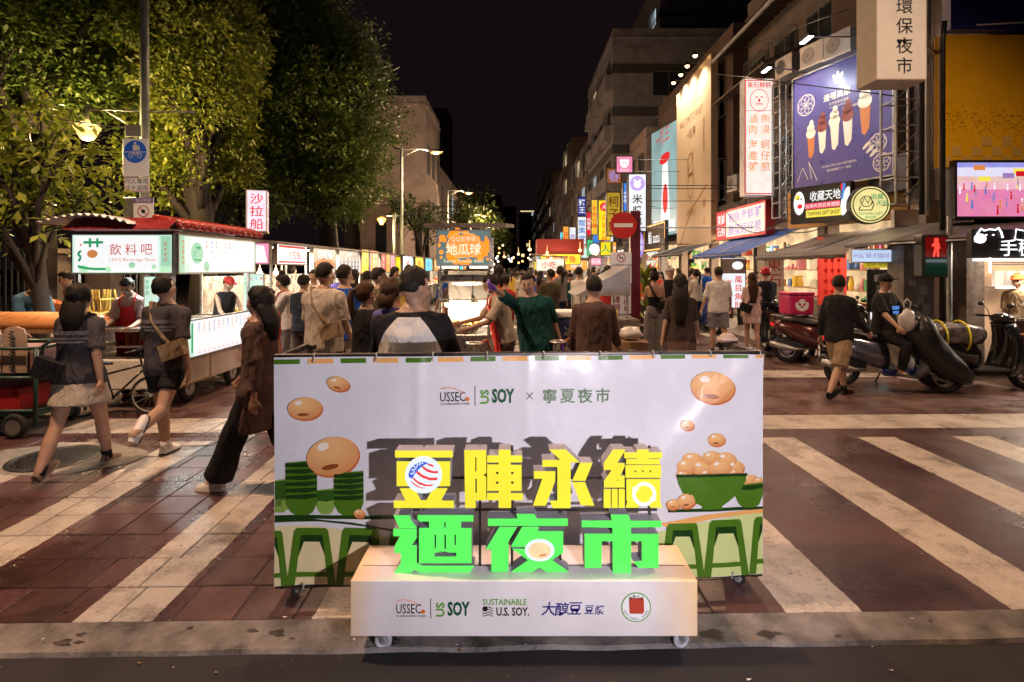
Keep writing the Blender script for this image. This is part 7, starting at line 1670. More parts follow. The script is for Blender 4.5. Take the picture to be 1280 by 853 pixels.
# vertical seafood sign, facing us
t = sign('vertical_sign', 'tall white sign with red border and orange characters for a seafood shop', 'sign', (X(949,15.0), 15.0, Z(171.5,15.0)), 0, X(968,15.0)-X(930.5,15.0), Z(98,15.0)-Z(245,15.0), .3, lit('lit_cream', (1,.9,.82), .95, .1), [
    (pr_org, lambda q: (q.vtext('海產粥', -.17, -.05, .27, bold=.006), q.vtext('蚵仔煎', .17, -.05, .27, bold=.006), q.vtext('滷肉', -.17, .65, .26), q.vtext('魚湯', .17, .65, .26))),
    (pr_red, lambda q: (q.text('東石鮮蚵', 0, 1.42, .165, bold=.008), q.ring(0,1.0,.24,.255,k=1.2), q.line([(-.36,.72),(.36,.72)], .012), q.line([(-.1,1.08),(-.04,1.1)], .03), q.line([(.04,1.1),(.1,1.08)], .03), q.line([(-.1,.9),(.1,.9)], .025), q.disc(0,1.0,.03,.05,n=10),
                        q.poly([(-.385,-1.56),(-.36,-1.56),(-.36,1.56),(-.385,1.56)]), q.poly([(.36,-1.56),(.385,-1.56),(.385,1.56),(.36,1.56)]), q.poly([(-.36,1.53),(.36,1.53),(.36,1.56),(-.36,1.56)]), q.poly([(-.36,-1.56),(.36,-1.56),(.36,-1.53),(-.36,-1.53)])))], frame=alu)
# horizontal seafood sign along the facade
y0_, y1_ = 15.3, 19.1; t = sign('shop_sign', 'red and white lit sign with eight dish characters above the blue awning', 'sign', (6.95, (y0_+y1_)/2, 3.17), -PI/2, y1_-y0_, .98, .25, LWw, [
    (LR, lambda q: (q.poly([(-1.88,-.47),(-1.0,-.47),(-1.0,.47),(-1.88,.47)]), q.poly([(-1,.41),(1.88,.41),(1.88,.47),(-1,.47)]), q.poly([(-1,-.47),(1.88,-.47),(1.88,-.41),(-1,-.41)]), q.poly([(1.82,-.41),(1.88,-.41),(1.88,.41),(1.82,.41)]))),
    (pr_wht, lambda q: (q.text('東鮮', -1.44, .2, .36, bold=.012), q.text('石蚵', -1.44, -.2, .36, bold=.012))), (pr_vio, lambda q: (q.text('鮑魚海鮮粥', .4, .2, .36, w=2.4, bold=.01), q.text('雞蛋蚵仔煎', .4, -.2, .36, w=2.4, bold=.01)))], frame=redp)
# menu lightbox under the blue awning, banner 東石
sign('menu_lightbox', 'standing lit menu with red characters and a photo of an oyster under the blue awning', 'sign', (X(917,14.6), 14.6, 1.35), R(-12), .62, 1.35, .16, LW, [(mat('photo_print', (.2,.15,.13), .5, var=.4, vs=12), lambda q: q.poly([(-.29,.25),(.29,.25),(.29,.64),(-.29,.64)])), (pr_wht, lambda q: q.disc(.1,.46,.14,.11,n=20)), (pr_red, lambda q: (q.vtext('風目魚肚', .12, .2, .2, bold=.012), q.vtext('海產粥', -.12, .1, .17, bold=.01)))], frame=blackm)
sign('cloth_banner', 'pale vertical banner with two red characters beside the scooter rider', 'banner', (X(968,13.2), 13.2, 1.6), R(-10), .42, 1.1, .02, mat('banner_cloth_pale', (.6,.52,.45), .7, var=.1), [(mat('banner_red_ink', (.4,.03,.03), .6, var=0), lambda q: q.vtext('東石', 0, .42, .34, bold=.01))], frame=wood, fr=.012)
# beige and blue billboards down the facade (x = 7)
beige = mat('billboard_beige', srgb(196,170,138), .4, var=.06); goldp = mat('billboard_gold_print', srgb(160,115,45), .35, .3, var=.1)
t = thing('billboard', 'tall beige billboard with a gold figure eight emblem lit by four spotlights', 'billboard', (6.98, 0, 0), 0)
def onf(fn, m, name, parent, yo, zo, k=1, off=.004): q = MB(); fn(q); q.v = [(-off*k, yo - v[0], zo + v[2]) for v in q.v]; q.f = [f for f in q.f]; return q.build(name, m, parent)
q = MB(); q.add([(0,19.7,2.65),(0,23.9,2.55),(0,23.9,Z(119,23.9)),(0,19.7,9.45),(.25,19.7,2.65),(.25,23.9,2.55),(.25,23.9,Z(119,23.9)),(.25,19.7,9.45)], [(0,3,2,1),(4,5,6,7),(0,4,7,3),(1,2,6,5),(3,7,6,2),(0,1,5,4)]); q.build('panel', beige, t)
onf(lambda q: (q.ring(0,.42,.30,.36,k=1.35), q.ring(0,-.42,.34,.40,k=1.35), q.line([(-.35,.2),(.1,.5),(.35,.95)], .05), q.poly([(-1.7,-2.9),(-1.5,-2.9),(.2,-1.4),(1.9,-.7),(1.9,-.6),(.1,-1.3)])), goldp, 'emblem_print', t, 22.0, 5.45)
onf(lambda q: (q.text('WELCOME TO MUSET', 0, 0, .42, w=2.9), q.text('一起享', 0, -.62, .42)), mat('billboard_brown_ink', srgb(110,80,60), .5, var=0), 'lettering', t, 22.0, 7.75)
onf(lambda q: (q.text('沐樂藝術', 0, 0, .3), [q.vtext('健康從齒開始', 1.55, 3.4, .2), q.disc(1.6,.2,.16,n=16), q.disc(1.6,-.45,.16,n=16)]), goldp, 'lettering', t, 22.0, 3.95)
t = thing('billboard', 'light blue billboard with a red and white picture next to the beige one', 'billboard', (6.98, 0, 0), 0)
lb_ = lit('lit_sky_blue', (.42,.66,.66), .62, .25, .5)
q = MB(); q.add([(.02,23.95,3.3),(.02,28.4,3.3),(.02,28.4,Z(168,28.4)),(.02,23.95,Z(150,23.95)),(.25,23.95,3.3),(.25,28.4,3.3),(.25,28.4,Z(168,28.4)),(.25,23.95,Z(150,23.95))], [(0,3,2,1),(4,5,6,7),(0,4,7,3),(1,2,6,5),(3,7,6,2),(0,1,5,4)]); q.build('panel', lb_, t)
onf(lambda q: (q.text('一番三', -.2, 2.2, .8, bold=.01), q.disc(.2,1.1,.9,.25,n=20), q.disc(.3,-.8,.45,.7,n=20)), pr_red, 'picture_print', t, 26.1, 5.8, 1, -.016+.004)
onf(lambda q: (q.poly([(-.5,-1.8),(1.1,-1.8),(.7,.9),(-.2,.9)]), q.poly([(-1.9,-2.4),(1.9,-2.4),(1.9,-1.9),(-1.9,-1.7)])), pr_wht, 'picture_print', t, 26.1, 5.8, 1, -.016)
for i, (px, py, d) in enumerate(((869,69,20.6),(859,82,21.8),(851,93,22.8),(842,103,24.0))):
    p = (X(px,d), d, Z(py,d)); t = thing('spotlight', ['nearest of the four amber spotlights over the beige billboard','second of the four amber spotlights over the beige billboard','third of the four amber spotlights over the beige billboard','farthest of the four amber spotlights over the beige billboard'][i], 'spotlight', p, 0, 'spotlights over the beige billboard')
    q = MB(); q.tube([(0,0,.05),(.5,0,.1),(7.2-p[0],0,-.4)], .02, 6); q.build('arm', galv, t); q = MB(); q.lathe([(.05,.12),(.11,0),(.11,-.02)], n=14); q.build('shade', blackm, t); q = MB(); q.ball((0,0,-.01), .085, n=12, m=8); q.build('bulb', sodb, t, smooth=True)
    lamp('SPOT', (p[0]-.35, p[1], p[2]-.15), 620, (1,.84,.66), .06, (6.98, p[1]-.3, p[2]-3.4), 100, .8)
sign('neon_sign', 'dark sign with white characters framed by an orange neon line', 'sign', (6.75, 27.0, Z(297,27)), -PI/2, 4.2, 1.35, .15, mat('dark_wood_sign', (.06,.035,.02), .5, var=.2), [(pr_wht, tx('鮨 sazu', 0, 0, .7, bold=.012, w=2.2)), (glow('orange_neon', (1,.45,.12), 1.6), lambda q: (q.line([(-2.0,-.6),(2.0,-.6),(2.0,.6),(-2.0,.6),(-2.0,-.6)], .07)))], frame=blackm)
# old sloping roof eave above the shops
t = thing('roof_eave', 'long dark sloping tin eave running above the seafood shop', 'eave', (0,0,0))
q = MB(); q.add([(6.9,12.0,9.0),(6.9,19.2,9.0),(8.3,19.2,9.7),(8.3,12.0,9.7)], [(0,1,2,3)]); o = q.build('tin_sheet', mat('rusty_tin', (.12,.08,.06), .6, .3, var=.4, vs=4), t); s_ = o.modifiers.new('s','SOLIDIFY'); s_.thickness = .05
for i in range(16): q = MB(); y = 13.2+i*.39; q.tube([(6.92,y,8.93),(8.2,y,9.6)], .03, 5); q.build('rafter', BRN, t)
q = MB(); q.tube([(6.87,11.9,8.95),(6.87,19.3,8.95)], .06, 8); q.build('gutter', galv, t)
t = thing('balcony_canopy', 'second dark canopy below the eave beside the vertical seafood sign', 'canopy', (0,0,0))
q = MB(); q.add([(6.85,15.2,7.4),(6.85,19.3,7.4),(8.0,19.3,7.9),(8.0,15.2,7.9)], [(0,1,2,3)]); o = q.build('tin_sheet', MATS['rusty_tin'], t); s_ = o.modifiers.new('s','SOLIDIFY'); s_.thickness = .05
lamp('SPOT', (6.9,15.5,7.6), 90, (1,.6,.32), .1, (7.5,17.5,3), 130, .8)
# gift shop street goods: arrow boards, red strips, lit strip
t = thing('arrow_board', 'black sandwich sign with white characters topped by two yellow arrows', 'sign', (X(1112,9.9), 9.9, 0), R(-5))
q = MB(); q.box(-.38,0,.95,.38,.03,1.72); q.build('board', blackp, t); q = MB(); q.text('韓國粥', -.05, 1.56, .15, -.004, bold=.012); q.text('鴻水', -.1, 1.38, .14, -.004, bold=.012); q.poly([(0,1.0),(.34,1.0),(.34,1.25),(0,1.25)], -.004); q.build('lettering', whitei, t)
q = MB(); q.poly([(-.46,1.75),(.0,1.75),(0,1.72),(.09,1.83),(0,1.94),(0,1.91),(-.46,1.91)], -.01); q.poly([(.12,1.75),(.45,1.75),(.45,1.68),(.62,1.83),(.45,1.98),(.45,1.91),(.12,1.91)], -.01); q.build('arrow', mat('yellow_arrow', (.75,.6,.02), .5, var=0, em=(.9,.75,.03), es=.4), t)
q = MB(); q.text('熱炒海鮮', -.22, 1.83, .09, -.014); q.text('鮮汁湯包', .28, 1.83, .08, -.014); q.build('arrow_text', pr_blk, t); q = MB()
for s_ in (-.34,.34): q.tube([(s_,.02,0),(s_,.02,1.75)], .018, 6); 
q.build('leg', galv, t)
sign('poster_board', 'white lit poster in red and green script behind the seated man', 'sign', (X(1106,10.6), 10.6, 1.05), 0, .62, .95, .05, LW, [(pr_grn, lambda q: (q.disc(.05,-.2,.2,.12,n=18), q.text('鮮味', .05, .05, .18, bold=.01))), (pr_red, lambda q: q.text('風目', -.0, .33, .22, bold=.012))], frame=white)
for i in range(4):
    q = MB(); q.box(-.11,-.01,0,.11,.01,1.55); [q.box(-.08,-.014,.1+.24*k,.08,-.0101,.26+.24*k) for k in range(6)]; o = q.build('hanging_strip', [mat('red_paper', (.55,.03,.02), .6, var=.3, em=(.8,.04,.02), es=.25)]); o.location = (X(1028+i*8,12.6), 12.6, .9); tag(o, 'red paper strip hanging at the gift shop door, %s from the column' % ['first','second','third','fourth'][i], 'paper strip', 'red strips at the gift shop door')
for i, (px, c) in enumerate(((1079,(1,.5,.4)),(1086,(1,.85,.5)),(1092,(1,.75,.3)),(1100,(.8,.4,.9)))):
    q = MB(); q.ball((0,0,0), .065, n=12, m=8); q.tube([(0,0,.06),(0,0,.3)], .004, 4); o = q.build('lantern', glow('lantern_%s' % 'abcd'[i], c, 3), smooth=True); o.location = (X(px,10.6), 10.6, Z(316,10.6)); tag(o, ['pink','cream','amber','violet'][i] + ' round lantern under the awning of the gift shop', 'lantern', 'round lanterns at the gift shop')
lamp('POINT', (X(1088,10.4), 10.3, 1.95), 22, (1,.75,.5), .1)
sign('strip_sign', 'pale blue lit strip sign under the grey awning', 'sign', (X(1090,9.3), 9.3, Z(320,9.3)), 0, .72, .24, .06, lit('lit_pale_blue', (.6,.75,1), .9), [(pr_vio, tx('Milk 蜂大咖啡', 0, .0, .1, w=.6))], frame=white)
q = thing('notice_column', 'square column covered with pasted notices beside the signal', 'column', (X(1148,9.0), 9.0, 0))
m_ = MB(); m_.box(-.24,0,0,.26,.4,2.2); m_.build('shaft', mat('stained_column', (.25,.22,.19), .6, var=.5, vs=6), q)
rg = random.Random(9)
for i in range(11): m_ = MB(); x = rg.uniform(-.2,.1); z = .7+i*.15; m_.box(x,-.004-.001*(i % 3),z,x+rg.uniform(.1,.16),-.001,z+rg.uniform(.1,.18)); m_.build('notice', mat('pasted_paper', (.45,.4,.38), .7, var=.4, vs=25), q)
# ---- protruding signs down the street, all facing us
vs_ = [((769.9,195,791.2,216.5),22,LP,pr_wht,'咖啡','pink square sign with a white animal face high above the street','s'), ((758,210,777,230),23,mat('sign_brown_face',(.2,.08,.02),.5,var=.1,em=(.4,.15,.03),es=.5),pr_vio,'春','brown square sign with an orange border below the pink one','s'),
 ((785,217,808.4,290),17,LW,pr_blk,'米漿豆腐專賣','tall white sign with a purple animal badge above','v'), ((778.5,228,784,265),17.4,LBl,pr_wht,'中國信','narrow blue and white sign beside the tall white one','v'),
 ((758,240,776,295.5),19,mat('sign_olive_face',(.35,.25,.02),.5,var=.1,em=(.45,.33,.03),es=.6),mat('sign_brown_ink',(.2,.06,.02),.5,var=0),'柯子麵','dull mustard sign with brown characters','v'), ((747.7,250,763.3,301),24,LY,pr_red,'元氣火鍋','bright yellow sign with a red round mark on top','v'),
 ((739,249.5,747,294),27,lit('lit_amber',(1,.62,.05),.9),pr_red,'牛肉火鍋','amber sign with red characters left of the bright yellow one','v'), ((733,265,739,295),29,LR,pr_wht,'水煮魚','narrow red sign left of the amber one','v'),
 ((722,246,733,270),30,LNv,pr_wht,'豬王','navy sign above the white glowing one','v'), ((722,271,733,306),30,LW,pr_blu,'龍鳳堂','white glowing sign below the navy one','v'), ((711.5,284,720,315),34,LW,pr_vio,'鹿桃','white sign with violet characters','v'), ((703.5,283,711,309),38,LO,pr_red,'佳麵','orange red sign beside the violet lettered one','v'),
 ((750,302,764,320),22,LY,pr_grn,'人','small square yellow sign with a green mark','s'), ((765,302,771,318),21.5,LO,pr_wht,'冰','small orange sign by the no entry plate','s')]
for i, ((x0, y0, x1, y1), d, fc, prm, tt, lb, kd) in enumerate(vs_):
    w_ = X(x1,d)-X(x0,d); h_ = Z(y0,d)-Z(y1,d); n = len(tt)
    if kd == 'v':
        fh = min(w_*.78, (h_*.92)/(n*1.12)); pf = (lambda q, tt=tt, h_=h_, fh=fh, n=n: q.vtext(tt, 0, fh*n*1.12/2, fh, bold=.012))
    else: pf = (lambda q, tt=tt, w_=w_, n=n: q.text(tt, 0, 0, w_*.8/n, bold=.012))
    prs = [(prm, pf)]
    if 'animal badge' in lb: prs = [(prm, lambda q, h_=h_, w_=w_: q.vtext('米漿專賣', 0, h_*.16, w_*.55, bold=.012)), (LPu, lambda q, h_=h_, w_=w_: q.disc(0, h_*.33, w_*.4, n=24)), (pr_wht, lambda q, h_=h_, w_=w_: (q.disc(0, h_*.31, w_*.2, n=16), q.disc(-w_*.14, h_*.38, w_*.07, n=10), q.disc(w_*.14, h_*.38, w_*.07, n=10)))]
    if 'white animal face' in lb: prs = [(pr_wht, lambda q, w_=w_: (q.disc(0, w_*.05, w_*.26, n=20), q.disc(-w_*.2, w_*.22, w_*.09, n=10), q.disc(w_*.2, w_*.22, w_*.09, n=10), q.text('茶太郎', 0, -w_*.35, w_*.18))), (pr_red, lambda q, w_=w_: (q.disc(-w_*.08, w_*.08, w_*.03, n=8), q.disc(w_*.08, w_*.08, w_*.03, n=8)))]
    if 'red round mark' in lb: prs = [(pr_red, lambda q, w_=w_, h_=h_: q.disc(0, h_*.33, w_*.36, n=20)), (pr_wht, lambda q, w_=w_, h_=h_: q.text('火', 0, h_*.33, w_*.4, bold=.012)), (pr_red, lambda q, w_=w_, h_=h_: q.vtext('元氣火鍋', 0, h_*.14, w_*.5))]
    t = sign('vertical_sign' if kd == 'v' else 'square_sign', lb, 'sign', (X((x0+x1)/2,d), d, Z((y0+y1)/2,d)), 0, w_, h_, .2, fc, prs, frame=blackm, fr=.03, group='shop signs hanging over the right of the street')
    q = MB(); q.tube([(w_/2,.1,h_*.3),(max(w_/2+.2, 6.9-X((x0+x1)/2,d)),.1,h_*.3)], .012, 5); q.build('bracket', blackm, t)
for i, (px, py, r, d, fc, prm, tt, lb) in enumerate(((743,311.5,7,24,LW,pr_vio,'茶','round white sign with a violet character'), (711.5,321,5,40,LPu,pr_wht,'日','round violet sign far down the street'))):
    rr_ = r*d/F_; t = thing('round_sign', lb, 'sign', (X(px,d), d, Z(py,d)), 0, 'shop signs hanging over the right of the street'); q = MB(); q.lathe([(rr_,0),(rr_,.2)], (0,.004,0), 28, Matrix.Rotation(-PI/2,3,'X')); q.build('housing', blackm, t)
    q = MB(); q.disc(0,0,rr_*.96,y=0,n=28); q.build('face', fc, t); q = MB(); q.text(tt, 0, 0, rr_*1.2, -.004, bold=.012); q.ring(0,0,rr_*.82,rr_*.88,-.004); q.build('print', prm, t)
q = thing('oval_sign', 'tall violet oval lamp sign beside the no entry post', 'sign', (X(799.5,16), 16, Z(306,16))); m_ = MB(); m_.ball((0,.1,0), .15, .12, .40, 20, 12); m_.build('lamp_body', lit('lit_oval_violet', (.5,.35,.95), .9), q, smooth=True); m_ = MB(); m_.vtext('美睫', 0, .17, .16, -.03, bold=.012); m_.build('print', pr_wht, q); m_ = MB(); m_.tube([(0,.1,.38),(0,.1,.5),(3.4,.1,.5)], .02, 5); m_.build('bracket', galv, q)
rg = random.Random(12); fcs = [LW, LY, LR, LCy, LGr, LO, LP, LBl, LGm, LPu]; nms = ['white','yellow','red','cyan','green','orange','pink','blue','mint','violet']; wds2 = ['小吃','茶飲','麵館','藥局','旅社','理髮','水果','炸物','甜品','火鍋','咖哩','燒臘']
for i in range(34):
    d = 33 + i*3.1 + rg.uniform(-1, 1); k = (i*7) % 10; w_ = rg.uniform(.4,.7); h_ = rg.uniform(.9,2.2); x = 5.6 - rg.uniform(0,.5); z = rg.uniform(2.4,4.0)
    w2 = wds2[(i*5+i//12) % 12]; t = sign('vertical_sign', '%s lit sign reading %s, %s in the run of signs down the street' % (nms[k], w2, ['in the nearest quarter','in the second quarter','in the third quarter','in the farthest quarter'][i//10]), 'sign', (x, d, z+h_/2), 0, w_, h_, .2, fcs[k], [((pr_wht if k in (2,7,9) else (pr_red if k in (0,1,8) else pr_blk)), (lambda q, h_=h_, w_=w_, w2=w2: q.vtext(w2, 0, h_*.36, min(w_*.8, h_*.36), bold=.01)))], frame=blackm, group='shop signs hanging over the right of the street')
hor = [((714,333,734,345),32,LWw,pr_red,'羊肉爐 當歸湯','white sign with two red rows above the crowd'), ((692,330,708,340),40,LR,pr_wht,'小籠包','small red sign above the crowd'), ((676,325,690,333),52,LY,pr_red,'藥膳','small yellow sign far over the crowd'), ((738,322,752,332),26,LP,pr_wht,'花枝','pink low sign over the crowd near the round white sign'), ((762,330,768,342),20,LO,pr_red,'粥','orange low sign left of the notice post')]
for (x0,y0,x1,y1), d, fc, prm, tt, lb in hor: sign('shop_sign', lb, 'sign', (X((x0+x1)/2,d), d, Z((y0+y1)/2,d)), 0, X(x1,d)-X(x0,d), Z(y0,d)-Z(y1,d), .2, fc, [(prm, tx(tt,0,0,(Z(y0,d)-Z(y1,d))*.6,bold=.01,w=(X(x1,d)-X(x0,d))*.85))], frame=blackm)
# ================================================================== trees
import numpy as np
def leaf_mat(name, c0, c1, rough=.45):
    m = bpy.data.materials.new(name); m.use_nodes = True; t = m.node_tree; b = t.nodes['Principled BSDF']; L = t.links.new
    geo = t.nodes.new('ShaderNodeNewGeometry'); cr = t.nodes.new('ShaderNodeValToRGB'); cr.color_ramp.elements[0].color = (*c0,1); cr.color_ramp.elements[1].color = (*c1,1)
    L(geo.outputs['Random Per Island'], cr.inputs[0]); L(cr.outputs[0], b.inputs['Base Color']); b.inputs['Roughness'].default_value = rough
    out = t.nodes['Material Output']; tr = t.nodes.new('ShaderNodeBsdfTranslucent'); L(cr.outputs[0], tr.inputs[0]); mx_ = t.nodes.new('ShaderNodeMixShader'); mx_.inputs[0].default_value = .25
    L(b.outputs[0], mx_.inputs[1]); L(tr.outputs[0], mx_.inputs[2]); L(mx_.outputs[0], out.inputs[0]); return m
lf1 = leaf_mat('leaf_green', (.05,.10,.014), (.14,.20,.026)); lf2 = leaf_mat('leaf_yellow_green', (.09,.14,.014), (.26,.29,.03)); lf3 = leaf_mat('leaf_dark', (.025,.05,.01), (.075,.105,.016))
bark = mat('bark', (.016,.011,.008), .85, var=.4, vs=8, bump=1, bs=18)
def leaf(vs, fs, p, ax, up, L, W_):
    """folded leaf: 4 outer points and a midrib"""
    s_ = ax.cross(up); s_.normalize(); n = s_.cross(ax); b = len(vs)
    vs += [p, p + ax*L*.5 + s_*W_ + n*W_*.25, p + ax*L, p + ax*L*.5 - s_*W_ + n*W_*.25, ]
    fs += [(b, b+1, b+2), (b, b+2, b+3)]
def tree(label, x, y, h, trunk_r, clumps, leafL, per, m, seed, cat='tree', name='broadleaf_tree', zb=0):
    """clumps: (x, y, z, rx, ry, rz) world"""
    rg = random.Random(seed); t = thing(name, label, cat, (x, y, 0)); q = MB()
    top = Vector((0, 0, h)); q.tube([(0,0,zb), (.1,0,h*.3), (-.08,.1,h*.6), (0,0,h)], [trunk_r*1.3, trunk_r, trunk_r*.8, trunk_r*.45], 10)
    for c in clumps:
        c0 = Vector((c[0]-x, c[1]-y, c[2])); st = Vector((0,0,min(h*.95, max(h*.4, c0.z*.55)))); mid = (st+c0)/2 + Vector((rg.uniform(-.3,.3), rg.uniform(-.3,.3), .2))
        q.tube([st, mid, c0], [trunk_r*.45, trunk_r*.3, trunk_r*.1], 6)
        for k in range(4): e = c0 + Vector((rg.gauss(0,c[3]*.5), rg.gauss(0,c[4]*.5), rg.gauss(0,c[5]*.5))); q.tube([mid, (mid+e)/2+Vector((0,0,.1)), e], [trunk_r*.16, trunk_r*.1, trunk_r*.03], 5)
    q.build('trunk', bark, t, smooth=True)
    g = np.random.default_rng(seed); nrm = lambda a: a/np.linalg.norm(a, axis=1, keepdims=True); out = []
    for c in clumps:         # sprigs on the uneven shell of each clump, leaves round every sprig
        n_s = max(8, int(per*((c[3]*c[4]*c[5])**.67))); d = nrm(g.normal(size=(n_s,3)))
        r = g.uniform(.5, 1.05, n_s) + .22*np.sin(d[:,0]*5+seed)*np.cos(d[:,1]*4+c[0]) + .12*np.sin(d[:,2]*9+c[1])
        sp = np.array((c[0]-x, c[1]-y, c[2])) + d*np.array(c[3:6])*r[:,None]; od = nrm(d + np.array((0,0,-.25)) + g.normal(0,.35,(n_s,3))); m_ = 7
        sp = np.repeat(sp, m_, 0); od = np.repeat(od, m_, 0); n = len(sp); ax = nrm(g.normal(size=(n,3))*np.array((.6,.6,.5)) + od)
        up = g.normal(0,.4,(n,3)); up[:,2] = 1; L = leafL*g.uniform(.65,1.25,(n,1)); p = sp + g.normal(size=(n,3))*leafL*.7
        s_ = nrm(np.cross(ax, up)); nn_ = np.cross(s_, ax); W_ = L*.24
        out.append(np.stack([p, p+ax*L*.5+s_*W_+nn_*W_*.25, p+ax*L, p+ax*L*.5-s_*W_+nn_*W_*.25], 1).reshape(-1,3))
    vv = np.concatenate(out); k4 = np.arange(0, len(vv), 4)[:,None]; fs = np.concatenate([k4+np.array([0,1,2]), k4+np.array([0,2,3])], 1).reshape(-1,3)
    me = bpy.data.meshes.new('crown'); me.from_pydata(vv.tolist(), [], fs.tolist()); me.materials.append(m); o = bpy.data.objects.new('crown', me); COL.objects.link(o); o.parent = t
    return t
def C(px, py, d, rx, ry, rz): p = P(px, py, d); return (p.x, p.y, p.z, rx, ry, rz)
rg = random.Random(77)
def field(pts, r0=.9, dd=.6, seed=0):
    g = random.Random(seed); return [C(px+g.uniform(-10,10), py+g.uniform(-8,8), d+g.uniform(-dd,dd), r0*g.uniform(.7,1.15), r0*g.uniform(.7,1.1), r0*g.uniform(.55,.85)) for px, py, d in pts]
# far left tree behind the lamp, dark with lit sprays
tree('large dark leafy tree filling the far upper left corner above the lamp', X(45,10.5), 10.5, 6, .28, field([(-40,-40,10.5),(20,-40,11),(80,-30,11),(130,0,11.5),(10,20,10.5),(60,40,11),(110,60,11.5),(-20,70,10.5),(40,95,11),(90,110,11.8),(-20,130,10.8),(140,-40,11.5),(140,90,12),(60,-90,11),(0,-90,10.5)], 1.05, .8, 1), .125, 480, lf1, 1)
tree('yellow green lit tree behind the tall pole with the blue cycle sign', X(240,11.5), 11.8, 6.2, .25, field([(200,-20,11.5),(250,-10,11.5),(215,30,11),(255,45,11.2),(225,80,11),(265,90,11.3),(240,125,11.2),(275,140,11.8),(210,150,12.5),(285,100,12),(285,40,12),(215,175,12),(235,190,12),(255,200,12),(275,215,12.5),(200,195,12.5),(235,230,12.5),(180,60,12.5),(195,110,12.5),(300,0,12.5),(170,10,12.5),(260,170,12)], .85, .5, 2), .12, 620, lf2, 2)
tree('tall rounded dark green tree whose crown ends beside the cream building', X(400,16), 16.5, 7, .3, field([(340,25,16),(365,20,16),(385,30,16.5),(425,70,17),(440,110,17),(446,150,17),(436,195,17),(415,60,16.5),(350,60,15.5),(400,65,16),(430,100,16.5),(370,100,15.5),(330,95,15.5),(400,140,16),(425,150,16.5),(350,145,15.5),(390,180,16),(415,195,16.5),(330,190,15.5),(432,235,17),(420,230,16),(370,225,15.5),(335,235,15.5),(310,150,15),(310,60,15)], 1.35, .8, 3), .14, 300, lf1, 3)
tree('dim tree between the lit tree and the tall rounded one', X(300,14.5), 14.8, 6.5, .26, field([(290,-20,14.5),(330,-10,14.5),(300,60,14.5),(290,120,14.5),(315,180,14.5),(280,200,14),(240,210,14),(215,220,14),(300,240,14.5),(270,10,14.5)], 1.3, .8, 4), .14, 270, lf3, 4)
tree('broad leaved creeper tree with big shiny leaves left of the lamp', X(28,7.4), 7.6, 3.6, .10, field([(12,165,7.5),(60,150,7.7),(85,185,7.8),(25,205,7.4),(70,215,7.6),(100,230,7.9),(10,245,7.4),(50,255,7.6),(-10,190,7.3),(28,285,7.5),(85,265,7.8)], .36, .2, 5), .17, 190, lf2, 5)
tree('low dark tree behind the first far street lamp post', X(520,24), 25, 4.5, .2, field([(492,255,24),(512,262,24),(530,275,25),(500,275,24),(545,290,27)], .7, .8, 6), .2, 70, lf3, 6)
for i, (px, d, s_) in enumerate(((590, 46, 2.4), (605, 60, 3.0), (612, 78, 3.6))):
    tree('street tree %s along the left pavement beyond the stalls' % ['nearest','middle','farthest'][i], X(px,d), d, 4.5, .2, [(X(px,d)+a, d+b, 4.6+c, s_*.7, s_*.7, s_*.6) for a, b, c in ((0,0,1),(1,1,0),(-1,0,.2),(0,-1,2))], .35, 45, lf3, 20+i)
# small palm before the cream wing
t = thing('palm_tree', 'small palm with a shaggy head beside the pink gabled house', 'palm', (X(533,29), 29, 0))
q = MB(); q.tube([(0,0,0),(.05,0,2),(0,0,4.4)], [.16,.13,.12], 10); q.build('trunk', bark, t, smooth=True)
vs = []; fs = []; g = random.Random(5)
for i in range(26):
    a = g.uniform(0,2*PI); el = g.uniform(-.5,1.2); pts = [Vector((math.cos(a)*math.cos(el)*u*1.6, math.sin(a)*math.cos(el)*u*1.6, 4.4+math.sin(el)*u*1.6-.7*u*u)) for u in (0,.25,.5,.75,1)]
    for k in range(4):
        for j in range(5):
            p = pts[k] + (pts[k+1]-pts[k])*j/5; ax = (pts[k+1]-pts[k]).normalized(); sd = ax.cross(Vector((0,0,1))).normalized()
            for s_ in (-1,1): leaf(vs, fs, p, (ax*.6+sd*s_+Vector((0,0,-.3))).normalized(), Vector((0,0,1)), .38, .03)
me = bpy.data.meshes.new('fronds'); me.from_pydata([tuple(v) for v in vs], [], fs); me.materials.append(lf3); o = bpy.data.objects.new('fronds', me); COL.objects.link(o); o.parent = t
# potted plant by the no entry post
t = thing('potted_plant', 'tall leafy potted plant glowing green beside the no entry post', 'plant', (X(808,13), 13, 0))
q = MB(); q.lathe([(.16,0),(.2,.35),(.21,.38),(.18,.36)], n=16); q.build('pot', blackp, t); vs = []; fs = []
for i in range(40): a = g.uniform(0,2*PI); leaf(vs, fs, Vector((0,0,g.uniform(.4,1.7))), Vector((math.cos(a)*.6, math.sin(a)*.6, g.uniform(.1,1))).normalized(), Vector((0,0,1)), .5, .07)
me = bpy.data.meshes.new('foliage'); me.from_pydata([tuple(v) for v in vs], [], fs); me.materials.append(lf2); o = bpy.data.objects.new('foliage', me); COL.objects.link(o); o.parent = t
q = MB(); q.tube([(0,0,.3),(0,0,1.7)], .02, 6); q.build('stem', bark, t)
